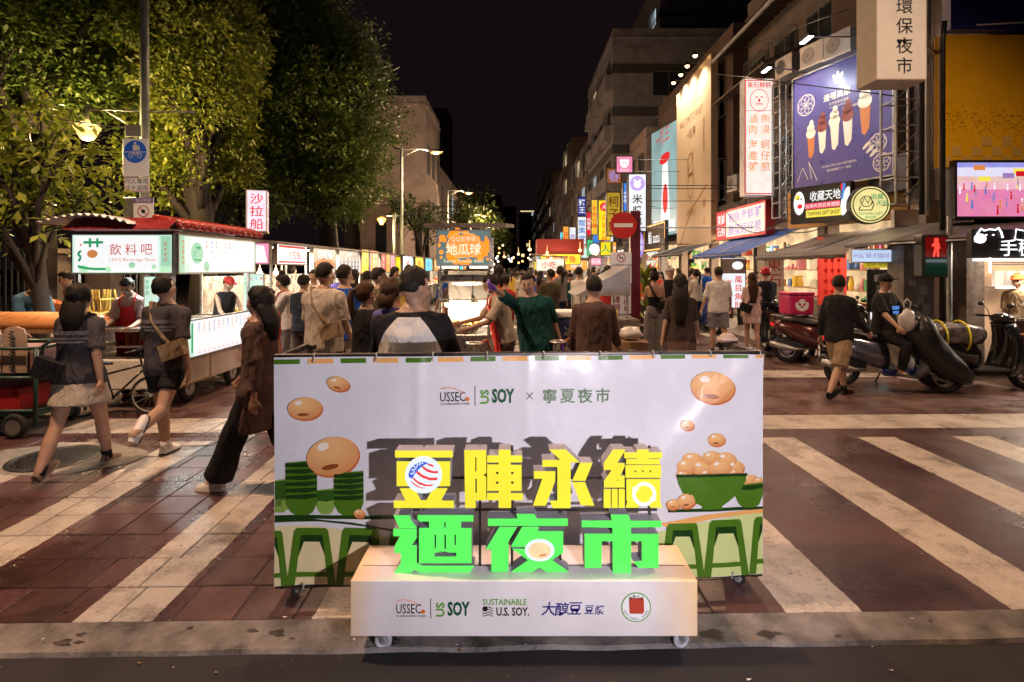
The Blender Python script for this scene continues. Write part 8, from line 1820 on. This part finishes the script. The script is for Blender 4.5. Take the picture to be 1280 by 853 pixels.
# dark park fence and gate pillar at the far left
t = thing('park_fence', 'dark vertical railing behind the left stalls', 'fence', (-11, 9.7, 0))
for i in range(46): q = MB(); q.box(i*.11,-.014,0,i*.11+.03,.014,2.1); q.build('railing_bar', blackm, t)
for z in (.15,1.95): q = MB(); q.box(0,.015,z,5.1,.04,z+.05); q.build('rail', blackm, t)
for px, lb in ((62, 'grey stone gate pillar in the dark railing behind the covered table'), (128, 'grey stone gate pillar behind the drinks stall seller')): q = MB(); q.box(-.22,-.1,0,.22,.22,2.0); q.box(-.25,-.13,2.0,.25,.25,2.08); o = q.build('gate_pillar', W1); o.location = (X(px,9.5), 9.5, 0); tag(o, lb, 'pillar')
# ================================================================== street furniture
polem = mat('pale_green_pole', (.38,.42,.36), .45, .3, var=.2)
t = thing('street_lamp', 'tall grey pole with a cross arm, glowing lantern and blue cycle sign', 'street lamp', (X(181,9.6), 9.6, 0))
def lz(py): return Z(py, 9.6)
def lxp(px): return X(px, 9.6)-X(181, 9.6)
q = MB(); q.tube([(0,0,0),(0,0,9.5)], [.085,.055], 14); q.build('pole', polem, t, smooth=True)
q = MB(); q.tube([(0,0,lz(139)),(lxp(109),0,lz(137))], .022, 8); q.tube([(lxp(160),0,lz(155)),(lxp(133),0,lz(139))], .014, 6); q.tube([(0,0,lz(140)),(lxp(244),0,lz(140))], .018, 8); q.tube([(lxp(109),0,lz(130)),(lxp(109),0,lz(152))], .028, 8); q.build('cross_arm', polem, t, smooth=True)
q = MB(); q.lathe([(.05,lz(176)),(.10,lz(174)),(.20,lz(160)),(.19,lz(158)),(.06,lz(154)),(.03,lz(150))], (lxp(109),0,0), 20); q.build('lantern', glow('lantern_glow', (1,.5,.15), 2.4), t, smooth=True)
lamp('POINT', (X(109,9.6), 9.62, lz(186)), 750, (1,.66,.3), .12)
def plate(name, parent, x, z, w_, h_, y, m, prs=()):
    s__ = thing(name, None, None, (x, y, z)); s__.parent = parent
    q = MB(); q.box(-w_/2,0,-h_/2,w_/2,.02,h_/2); q.build('plate', m, s__, bevel=.004)
    for i, (m_, fn) in enumerate(prs): q = MB(); fn(q); q.v = [(v[0], v[1]-.002-.0015*i, v[2]) for v in q.v]; q.build('print', m_, s__)
sgb = mat('sign_blue', (.02,.1,.5), .4, var=0, em=(.02,.12,.6), es=.12); sgw = mat('sign_plate_white', (.72,.72,.74), .4, var=.06, em=(.6,.58,.6), es=.1)  # faint glow put into the plate colours; these signs hold no lamp
def bike(q):
    for s_ in (-1,1): q.ring(s_*.075,-.085,.033,.042,n=18)
    q.line([(-.075,-.085),(-.02,-.04),(.05,-.04),(.075,-.085)], .009); q.line([(-.02,-.04),(0,-.085),(.05,-.04)], .009); q.line([(-.03,-.02),(-.02,-.04)], .009); q.line([(.055,-.015),(.05,-.04)], .009)
plate('cycle_sign', t, lxp(175.5), lz(199), .43, .65, -.13, sgw, [(sgb, lambda q: q.disc(0,.10,.195,n=36)), (whitei, lambda q: (q.line([(-.19,.095),(.19,.095)], .012), q.disc(-.0,.245,.022,n=12), q.poly([(-.04,.215),(.04,.215),(.035,.12),(-.035,.12)]), q.disc(.06,.2,.014,n=8), q.poly([(.04,.18),(.08,.18),(.075,.12),(.045,.12)]))), (whitei, lambda q: [q.v.__setitem__(i, v) for i, v in enumerate(q.v)] or bike(q) or q.warp(lambda v: Vector((v.x, v.y, v.z+.1+.02))))])
plate('junction_box', t, lxp(172), lz(166), .27, .2, -.12, alu)
plate('small_plate', t, lxp(177), lz(232.5), .42, .25, -.13, sgw, [(pr_blk, lambda q: (q.text('行人', -.1, .055, .1), q.text('徒步', -.1,-.055,.1), q.text('專用', .1,.055,.1), q.text('道路', .1,-.055,.1))), (redp, lambda q: q.line([(-.2,-.115),(.2,-.115),(.2,.115),(-.2,.115),(-.2,-.115)], .008))])
plate('prohibition_plate', t, lxp(187), lz(262), .34, .36, -.16, sgw, [(mat('sign_violet', (.2,.12,.45), .4, var=0), lambda q: q.poly([(-.17,.09),(.17,.09),(.17,.18),(-.17,.18)])), (redp, lambda q: (q.ring(0,-.05,.085,.10), q.line([(-.06,.01),(.06,-.11)], .014))), (pr_blk, lambda q: q.disc(0,-.05,.035,n=10)), (whitei, lambda q: q.text('禁止營業', 0,.135,.065))])
plate('grey_box', t, lxp(168), lz(263), .22, .42, -.12, galv)
# street lamps down the left side
for i, (px, py, d, lx_, lb) in enumerate(((502,182,21,545,'first sodium street lamp beyond the trees'), (559.5,238,31,586,'second sodium street lamp down the street'), (588,268,44,605,'third sodium street lamp down the street'), (601,279,58,612,'fourth sodium street lamp down the street'), (609,286,76,618,'fifth and farthest sodium street lamp down the street'))):
    t = thing('street_lamp', lb, 'street lamp', (X(px,d), d, 0), 0, 'sodium street lamps along the left of the street'); top = Z(py,d); ax = X(lx_,d)-X(px,d); az = Z({0:190,1:241,2:270,3:280,4:287}[i], d)
    q = MB(); q.tube([(0,0,0),(0,0,top)], [.09,.05], 10); q.build('pole', polem, t, smooth=True); q = MB(); q.tube([(-.3,0,az+.15),(0,0,az+.1),(ax*.5,0,az+.12),(ax-.2,0,az+.04)], .03, 6); q.tube([(0,0,az-.2),(ax*.5,0,az+.1)], .018, 6); q.build('arm', polem, t, smooth=True)
    q = MB(); q.ball((ax,0,az+.03), .30, .13, .07, 14, 8); q.build('lamp_head', blackm, t, smooth=True); q = MB(); q.ball((ax,0,az-.02), .22, .11, .07, 12, 8); q.build('bulb', glow('sodium_lens', (1,.38,.07), 2.2), t, smooth=True)
    lamp('POINT', (X(lx_,d), d, az-.3), 900, SODIUM, .15)
t = thing('street_lamp', 'low lantern lamp hanging from an arm before the dark trees', 'street lamp', (X(493,19), 19, 0))
q = MB(); q.tube([(0,0,0),(0,0,Z(268,19))], .05, 8); q.tube([(X(477,19)-X(493,19),0,Z(270,19)),(.3,0,Z(270,19))], .02, 6); q.build('pole', polem, t, smooth=True); q = MB(); q.lathe([(.05,-.12),(.16,.08),(.15,.1),(.03,.16)], (X(477,19)-X(493,19),0,Z(277,19)), 14); q.build('lantern', glow('lantern_glow_far', (1,.45,.1), 2.4), t); lamp('POINT', (X(477,19), 18.8, Z(283,19)), 250, (1,.66,.3), .12)
# cables slung along the right facades
g_ = random.Random(31)
for i in range(9):
    y0 = 9.2+i*1.3; x0 = 6.9+g_.uniform(0,.5); z0 = g_.uniform(2.9,5.6); dz = g_.uniform(-.5,.8); L_ = g_.uniform(2.5,6); q = MB(); q.tube([(x0, y0+L_*u, z0+dz*u-.5*math.sin(PI*u)) for u in [k/8 for k in range(9)]], .014, 5)
    o = q.build('cable', blackp, smooth=True); tag(o, ['lowest','second','third','fourth','fifth','sixth','seventh','eighth','farthest'][i] + ' sagging black cable along the shop facades, counted from the corner', 'cable', 'cables along the right facades')
# no entry sign post
t = thing('no_entry_sign', 'maroon post with a round red no entry plate and two notice plates', 'road sign', (X(796,9.9), 10.0, 0)); zz = lambda py: Z(py, 9.8)
q = MB(); q.box(-.09,0,0,.09,.16,zz(262)); q.build('post', mat('maroon_post', (.12,.008,.02), .45, var=.2), t, bevel=.01)
s__ = thing('round_plate', None, None, (X(780,9.8)-X(796,9.9), -.14, zz(281.5))); s__.parent = t; q = MB(); q.lathe([(.24,0),(.24,.02)], (0,0,0), 36, Matrix.Rotation(-PI/2,3,'X')); q.build('disc', mat('no_entry_red', (.5,.02,.01), .4, var=.1, em=(.6,.03,.01), es=.06), s__)  # slight glow put into the red; the disc is not a lamp
q = MB(); q.poly([(-.17,-.035),(.17,-.035),(.17,.035),(-.17,.035)], -.004); q.build('bar', whitei, s__)
xo = X(777.5,9.8)-X(796,9.9)
plate('notice_plate', t, xo, zz(335), .37, .56, -.13, sgw, [(redp, lambda q: (q.ring(0,.18,.065,.08), q.line([(-.05,.23),(.05,.13)], .014))), (pr_blk, lambda q: (q.poly([(-.04,.17),(.04,.17),(.04,.185),(-.04,.185)]), q.text('公共場所禁止吸菸', 0,.045,.05), q.text('夜市禁止吸菸', 0,-.07,.055), q.text('No Smoking in Market', 0,-.135,.03), q.text('檢舉 110', 0,-.225,.07,bold=.012)))])
plate('notice_plate', t, xo, zz(374.5), .35, .52, -.13, sgw, [(redp, lambda q: (q.disc(-.08,.16,.065,n=24), q.vtext('違規', -.08,.07,.13,bold=.012), q.vtext('禁行機車', .09,.24,.105,bold=.012))), (whitei, lambda q: q.poly([(-.12,.15),(-.04,.15),(-.04,.17),(-.12,.17)]))])
# overhead wires
for i, pts in enumerate(([P(1117,120,10.5), P(940,98,12), P(890,92,19)], [P(-20,130,9), P(70,150,9.3), P(160,160,9.6)], [P(1060,12,9.5), P(1010,30,12), P(930,60,16)])):
    q = MB(); q.tube(pts, .012, 5); o = q.build('overhead_wire', blackp, smooth=True); tag(o, ['wire crossing in front of the blue billboard','wire from the trees to the lamp pole','wire above the second arm lamp'][i], 'wire', 'overhead wires')
# ================================================================== the people
cg = cloth('charcoal_cotton', (.065,.058,.065)); wt = cloth('white_cotton', (.62,.6,.58)); bk = cloth('black_cotton', (.016,.016,.018)); den = cloth('navy_denim', (.02,.028,.075)); off = cloth('oatmeal_cotton', (.5,.45,.4)); blu = cloth('royal_blue_cotton', (.015,.08,.42))
khk = cloth('khaki_cotton', (.28,.2,.12)); bge = cloth('beige_linen', (.42,.36,.29)); tea = cloth('teal_cotton', (.008,.055,.052)); vio = cloth('violet_blue_cotton', (.1,.09,.35)); olv = cloth('olive_jacket', (.09,.08,.045)); brn = cloth('brown_cotton', (.10,.06,.05)); red = cloth('red_cotton', (.45,.04,.035)); pnk = cloth('pale_pink_cotton', (.6,.42,.38)); gry = cloth('grey_linen', (.2,.19,.2)); org = cloth('orange_cotton', (.5,.12,.03)); drk = cloth('dark_brown_cotton', (.05,.033,.03)); stl = cloth('steel_blue_cotton', (.05,.12,.2)); grn_ = cloth('green_cotton', (.05,.16,.08)); yel_ = cloth('mustard_cotton', (.45,.3,.05)); dkn = cloth('dark_navy_cotton', (.02,.025,.04)); apr = cloth('red_apron_cloth', (.6,.03,.03))
whs = mat('white_leather', (.68,.66,.64), .45, var=.1); brs = mat('brown_suede', (.2,.13,.1), .8, var=.2); purg = mat('purple_glove', (.13,.04,.42), .4, var=.1); maskm = mat('white_mask', (.62,.62,.66), .7, var=.05)
def pat(px, d, label, face=180, h=1.68, **k): return person(label, (X(px, d), d, k.pop('z', 0)), face, h, **k)
pat(100, 4.72, 'person with long dark hair, charcoal tee, beige short skirt and black shoulder bag', 186, 1.61, fem=True, heavy=1.12, top=cg, hem=.06, bottom=bge, skirt=.66, hair='long', lL=(-22,10), lR=(20,6), aL=(20,10,12), aR=(-22,12,16), bag=('cross', bk), vox=.010, shoe=brs, sole=bge, sock=bk, print_=gry, sk=0, turn=-12)
pat(208, 5.05, 'person in a charcoal tee and black shorts walking away in white shoes', 180, 1.66, top=cg, hem=.06, bottom=bk, blen=.28, bwide=.01, lL=(10,2), lR=(-30,42), aL=(10,10,14), aR=(-16,10,16), vox=.010, sock=wt, shoe=whs, sole=blackp, bag=('crossR', khk), hair='short', print_=gry, nod=-10, turn=-14)
pat(324, 4.35, 'person in a long grey brown shirt and wide black trousers striding to the left', -100, 1.63, fem=True, top=brn, sleeve=.9, hem=.30, bottom=bk, bwide=.035, lL=(26,4), lR=(-24,10), aL=(-20,8,20), aR=(22,8,24), vox=.010, shoe=whs, hair='long', sk=1)
pat(515, 3.42, 'person in a black sleeved jersey with a white back panel sitting behind the counter', 180, 1.72, heavy=1.18, top=bk, raglan=wt, sleeve=.9, bottom=den, vox=.008, turn=-42, nod=8, aL=(28,14,40,30), aR=(28,14,40,30))
pat(405, 5.9, 'person in an oatmeal tee with a tan strap across the back queueing at the stalls', 172, 1.77, heavy=1.08, top=off, hem=.05, bottom=den, vox=.010, turn=-30, nod=6, bag=('crossR', khk), aL=(14,10,50,20), aR=(4,12,14))
pat(431, 6.6, 'person in a royal blue tee and beige trousers beside the oatmeal tee', 168, 1.75, heavy=1.05, top=blu, bottom=bge, vox=.011, turn=-20, aL=(20,8,60), aR=(6,10,14))
pat(458, 5.35, 'girl in a loose black top and white shorts with a low ponytail'.replace('girl', 'person'), 150, 1.57, fem=True, top=bk, sleeve=.35, hem=.04, bottom=wt, blen=.3, vox=.010, hair='ponytail', hairm=brown_hair, turn=-35, aL=(30,8,70,20), aR=(6,10,14))
pat(474, 7.2, 'older person in an olive jacket seen in profile in the queue', 110, 1.72, top=olv, sleeve=1, bottom=drk, vox=.011, aL=(10,8,30), aR=(10,8,30))
pat(490, 4.9, 'person in a violet blue hooded top beside the black sleeved jersey', 165, 1.62, fem=True, top=vio, sleeve=.9, bottom=den, vox=.010, turn=-25, hair='bob', hairm=brown_hair)
pat(672, 6.1, 'vendor in a teal tee and purple gloves reaching one arm up'.replace('vendor', 'person'), 8, 1.68, side=-8, heavy=1.15, top=tea, hem=.02, bottom=bk, vox=.009, gloves=purg, aR=(32,134,22,0), aL=(-4,10,10), nod=10, turn=-25, spread=8)
pat(631, 6.75, 'person in a red apron and pale tee bending over the fried ball cart', 285, 1.66, lean=12, top=bge, bottom=drk, apron=apr, vox=.011, aL=(45,8,40), aR=(50,8,40), nod=14)
pat(604, 8.6, 'person in a brown tee serving behind the fried ball cart', 20, 1.62, top=brn, bottom=drk, vox=.012, aL=(30,8,60), aR=(30,8,60))
pat(167, 7.25, 'person in a white mask, pale tee and red apron at the drinks counter', 12, 1.62, fem=True, lean=10, top=pnk, bottom=bk, apron=apr, mask=maskm, nod=24, aL=(34,6,52,26), aR=(38,6,48,26), vox=.009, heavy=1.08)
pat(30, 7.9, 'person in a steel blue tee stooping over the covered table', 60, 1.72, lean=34, top=stl, bottom=dkn, nod=22, aL=(62,4,10), aR=(66,4,12), vox=.010)
pat(76, 8.6, 'person in an orange top crouched low behind the covered table', 10, 1.5, lean=30, top=org, bottom=drk, nod=20, aL=(50,8,30), aR=(50,8,30), vox=.013)
pat(104, 8.9, 'person in a pale top standing at the railing beside the drinks stall', -60, 1.7, lean=18, top=pnk, bottom=gry, vox=.013)
pat(279, 8.9, 'person in a black vest and red cap working inside the drinks stall', 60, 1.6, top=bk, sleeve=0, bottom=bk, cap=red, lean=10, nod=14, aL=(40,8,30), aR=(40,8,30), vox=.011)
pat(336, 6.3, 'short person in a red tee with a blue towel walking past the salad boat stall', 150, 1.48, top=red, bottom=den, vox=.011, turn=-10, aL=(20,8,20), aR=(-10,8,20))
pat(356, 8.3, 'person in a white and pink top at the salad boat stall counter', -70, 1.62, fem=True, top=wt, bottom=gry, hair='bun', vox=.012, apron=red, aL=(35,8,40), aR=(35,8,40), nod=14)
pat(380, 8.0, 'person in a dark tee waiting behind the oatmeal tee', 170, 1.62, top=dkn, bottom=drk, vox=.013, cap=bk)
pat(742, 5.5, 'person in dark brown clothes with dark hair standing by the cardboard boxes', 170, 1.64, top=brn, sleeve=.9, hem=.1, bottom=drk, vox=.011, turn=15, aL=(10,10,30), aR=(14,12,40))
pat(818, 10.8, 'person with a bare back and black strap in wide grey trousers by the potted plant', 175, 1.66, fem=True, top=bk, bareback=True, sleeve=0, bottom=gry, bwide=.06, hair='bun', vox=.011, aL=(24,12,70,20), aR=(6,12,20), bag=('crossR', bk))
pat(838, 11.6, 'person in a black vest and wide hat facing us beside the bare backed one', 12, 1.74, top=bk, sleeve=0, bottom=bk, cap=off, vox=.012)
pat(851, 7.0, 'person with long dark hair and a dark brown dress just behind the counter', 160, 1.64, fem=True, top=drk, sleeve=.5, hem=.1, bottom=brn, skirt=.5, hair='verylong', hairm=black_hair, vox=.011, lL=(12,8), lR=(-12,8), aL=(-12,10,14), aR=(14,10,20))
pat(898, 11.2, 'broad person in a white tee and grey shorts walking away near the blue awning', 176, 1.74, heavy=1.1, top=wt, hem=.04, bottom=gry, blen=.42, bwide=.02, vox=.011, lL=(8,2), lR=(-8,8), aL=(6,14,14), aR=(10,14,20), shoe=bk)
pat(940, 11.3, 'person with very long dark hair in a pale pink long shirt walking away', 170, 1.62, fem=True, top=pnk, hem=.22, sleeve=.45, bottom=wt, blen=.25, hair='verylong', hairm=brown_hair, vox=.011, bag=('cross', bk), lL=(10,4), lR=(-10,8), shoe=whs)
pat(957, 11.5, 'delivery rider in a red helmet and navy tee standing astride the scooter'.replace('delivery rider','person'), 178, 1.72, top=dkn, bottom=khk, helmet=mat('red_helmet_shell', (.45,.02,.03), .2, var=.05, coat=.8), vox=.011, aL=(30,12,30), aR=(30,12,30), spread=6, faced=False)
pat(1049, 7.45, 'person in an open black jacket and khaki shorts walking across to the right', 118, 1.66, top=bk, sleeve=.98, hem=.06, bottom=khk, blen=.5, bwide=.025, lL=(22,6), lR=(-20,12), aL=(-14,10,24), aR=(18,10,30), vox=.009, shoe=bk, sole=blackp, sock=bk, turn=20)
pat(1106, 8.05, 'person in a black cap and printed black tee sitting on the silver scooter', 28, 1.70, hip=.84, lL=(80,84), lR=(72,80), spread=10, turn=-14, top=bk, bottom=bk, vox=.009, cap=bk, heavy=1.1, aL=(24,18,36), aR=(30,20,20), nod=6)
pat(1276, 8.78, 'person in an orange brown hat and tee at the steaming food counter', -60, 1.64, top=khk, bottom=drk, vox=.011, cap=org, lean=10)
pat(742, 14.5, 'person in a pale shirt at the far end of the seafood shop', 20, 1.66, top=wt, bottom=den, vox=.014)
pat(946, 14.8, 'person in a white tee with short hair inside the seafood shop', -20, 1.62, top=wt, bottom=drk, vox=.014)
pat(866, 17.5, 'person in a grey shirt looking into the lit wooden shop', 110, 1.7, top=gry, bottom=den, vox=.015)
# chest print of the seated man
q = MB(); q.poly([(-.09,.0),(.09,.0),(.09,.05),(-.09,.05)]); q.poly([(-.07,-.06),(.08,-.06),(.08,-.02),(-.07,-.02)]); o = q.build('shirt_print', pr_blu); 
for p in [c for c in bpy.data.objects if c.get('label','').startswith('person in a black cap and printed')]: o.parent = p; o.location = (0, -.148, 1.15)
# distant crowd: five figures, then copies dressed differently
KEYS = [('white_cotton','top'),('navy_denim','bottom')]
protos = []
spec = [dict(fem=False), dict(fem=True, hair='long'), dict(fem=False, aL=(20,8,50), turn=20), dict(fem=True, hair='ponytail', aR=(20,8,50)), dict(fem=False, cap=bk, lL=(14,4), lR=(-14,8))]
names_c = {'white':wt,'black':bk,'red':red,'blue':blu,'grey':gry,'pink':pnk,'green':grn_,'mustard':yel_,'brown':brn,'teal':tea,'violet':vio,'orange':org,'oatmeal':off,'olive':olv}
cn = list(names_c); bot = {'dark':drk,'navy':den,'beige':bge,'black':bk}; bn = list(bot)
places = []
g = random.Random(21)
for px in list(range(392, 545, 17)): places.append((px, g.uniform(9.0, 13)))
for px in list(range(560, 640, 9)): places.append((px, g.uniform(9.5, 16)))
for px in list(range(640, 800, 12)): places.append((px, g.uniform(11, 20)))
for px in list(range(640, 780, 6)): places.append((px, g.uniform(20, 34)))
for px in list(range(600, 740, 6)): places.append((px, g.uniform(30, 60)))
for px in (300, 312, 350, 366, 780, 806, 826, 848, 870, 884, 912, 926): places.append((px, g.uniform(12.5, 18)))
used_l = {}; hairn = ['short haired','long haired','bearing a phone','ponytailed','capped']
wheres = lambda px, d: ('at left stalls' if px < 470 else 'by fried ball cart' if px < 640 else 'by right shops' if px > 790 else 'in mid street')
for i, (px, d) in enumerate(places):
    k = i % 5; x = X(px, d); a = (180 + g.uniform(-50, 50)) if g.random() < .6 else g.uniform(-60, 60); hgt = g.uniform(.94, 1.06)
    c1 = cn[(i*5 + i//14) % len(cn)]; c2 = bn[(i*3 + i//5) % 4]
    for tr_ in range(20):
        lab = '%s person, %s top, %s bottoms, %s, %s, %s' % (['short haired','long haired','arm-bent','ponytailed','capped'][k], c1, c2, 'back turned' if 90 < a < 270 else 'facing us', wheres(px, d), 'nearer crowd' if d < 14 else 'further off' if d < 26 else 'far off')
        if lab not in used_l: break
        c1 = g.choice(cn)
    used_l[lab] = 1
    if i < 5: o, _ = person(lab, (x, d, 0), a, 1.68, top=names_c['white'], bottom=den, vox=.02, group='crowd in the night market street', **spec[k]); protos.append(o); src = o
    rm = {'white_cotton': names_c[c1], 'navy_denim': bot[c2]}
    if i < 5:
        for ch in o.children:
            for sl in ch.material_slots:
                if sl.material and sl.material.name in rm: mm = rm[sl.material.name]; sl.link = 'OBJECT'; sl.material = mm
        continue
    o = protos[k].copy(); COL.objects.link(o); o['label'] = lab; o.location = (x, d, 0); o.rotation_euler = (0, 0, R(a)); o.scale = (hgt,)*3
    for ch in protos[k].children:
        if d > 24 and ch.name.split('.')[0] in ('eye','eyebrow','mouth'): continue
        c = ch.copy(); COL.objects.link(c); c.parent = o
        for si, sl in enumerate(c.material_slots):
            base = ch.data.materials[si]
            if base and base.name in rm: sl.link = 'OBJECT'; sl.material = rm[base.name]
        for gc in ch.children: e = gc.copy(); COL.objects.link(e); e.parent = c
for i in range(10):
    y = 22+i*4.6; x = [1.9,3.4][i % 2]+.02*y-.4; nm, fc, prm, wd = rowsig[(i*2+1) % 5]
    stall('mid street stall with a %s end sign, %s counted from us' % (nm, ['first','second','third','fourth','fifth','sixth','seventh','eighth','ninth','tenth'][i]), y, 1.7, x=x, seed=50+i, ends=[(-1.15,-.1,1.62,2.12,[LWw,LO,LY,LR][i % 4],[([pr_red,pr_wht][i % 2], tx(wds2[(i*5) % 12],0,0,.3,bold=.01))], BRN)], sides=[(.1,1.6,1.65,2.15,fc,[(prm, tx(wd,0,0,.3,bold=.01))], BRN)], light=110)
# paper lanterns and warm bulbs of further stalls in mid street
t = thing('food_stall', 'red roofed stall with a yellow lit name strip in the middle of the far street', 'food stall', (X(700,26), 26, 0))
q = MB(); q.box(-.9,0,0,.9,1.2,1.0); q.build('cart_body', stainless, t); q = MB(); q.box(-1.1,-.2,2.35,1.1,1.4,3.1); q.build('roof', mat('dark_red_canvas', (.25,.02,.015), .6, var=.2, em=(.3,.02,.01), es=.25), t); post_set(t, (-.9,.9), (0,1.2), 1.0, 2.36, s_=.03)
sign('sign_panel', None, None, (0,-.25,2.15), 0, 1.9, .5, .06, LY, [(pr_red, tx('藥燉排骨', 0, 0, .36, bold=.01))], parent=t, frame=blackm); lamp('POINT', (X(700,26), 25.6, 2.0), 90, WARM, .1)
for i, (px, d) in enumerate(((662,18),(684,22),(648,24),(725,19),(745,24),(600,20),(630,30))): lamp('POINT', (X(px,d), d-.12, 2.35), 110, (1,.72,.45), .15); q = MB(); q.ball((0,0,0), .06, n=10, m=8); q.tube([(0,0,.05),(0,0,.3)], .006, 4); o = q.build('hanging_bulb', glow('orange_bulb', (1,.5,.18), 3), smooth=True); o.location = (X(px,d), d, 2.35); tag(o, 'warm bulb hung over the crowd, ' + ['third nearest, left of the no entry post','fifth from us, over the mid street','sixth from us, over the mid street','second nearest, right side of the crowd','right side, further than its neighbour','behind the fried ball cart','farthest one, left side of the crowd'][i], 'light bulb', 'bulbs hung over the market street')

bm_ = MB(); bm_.ball((0,0,0), .075, n=8, m=6); cols_ = [glow('far_bulb_amber', (1,.5,.15), 4), glow('far_bulb_white', (.9,.95,1), 4), glow('far_bulb_gold', (1,.75,.35), 4)]; b0 = [bm_.build('light_bulb', c) for c in cols_]; g = random.Random(5)
for i in range(54):
    o = b0[i % 3] if i < 3 else b0[i % 3].copy()
    if i >= 3: COL.objects.link(o)
    d = g.uniform(28, 85); px = g.choice((g.uniform(605, 655), g.uniform(655, 745))); x = X(px, d); o.location = (x, d, g.uniform(2.1, 3.1)); s_ = d/40; o.scale = (s_, s_, s_)
    tag(o, 'one of the tiny %s bulbs over the far end of the market street' % ['amber','white','gold'][i % 3], 'light bulb', 'tiny bulbs at the far end of the market')
bpy.data.scenes.remove(SCR)
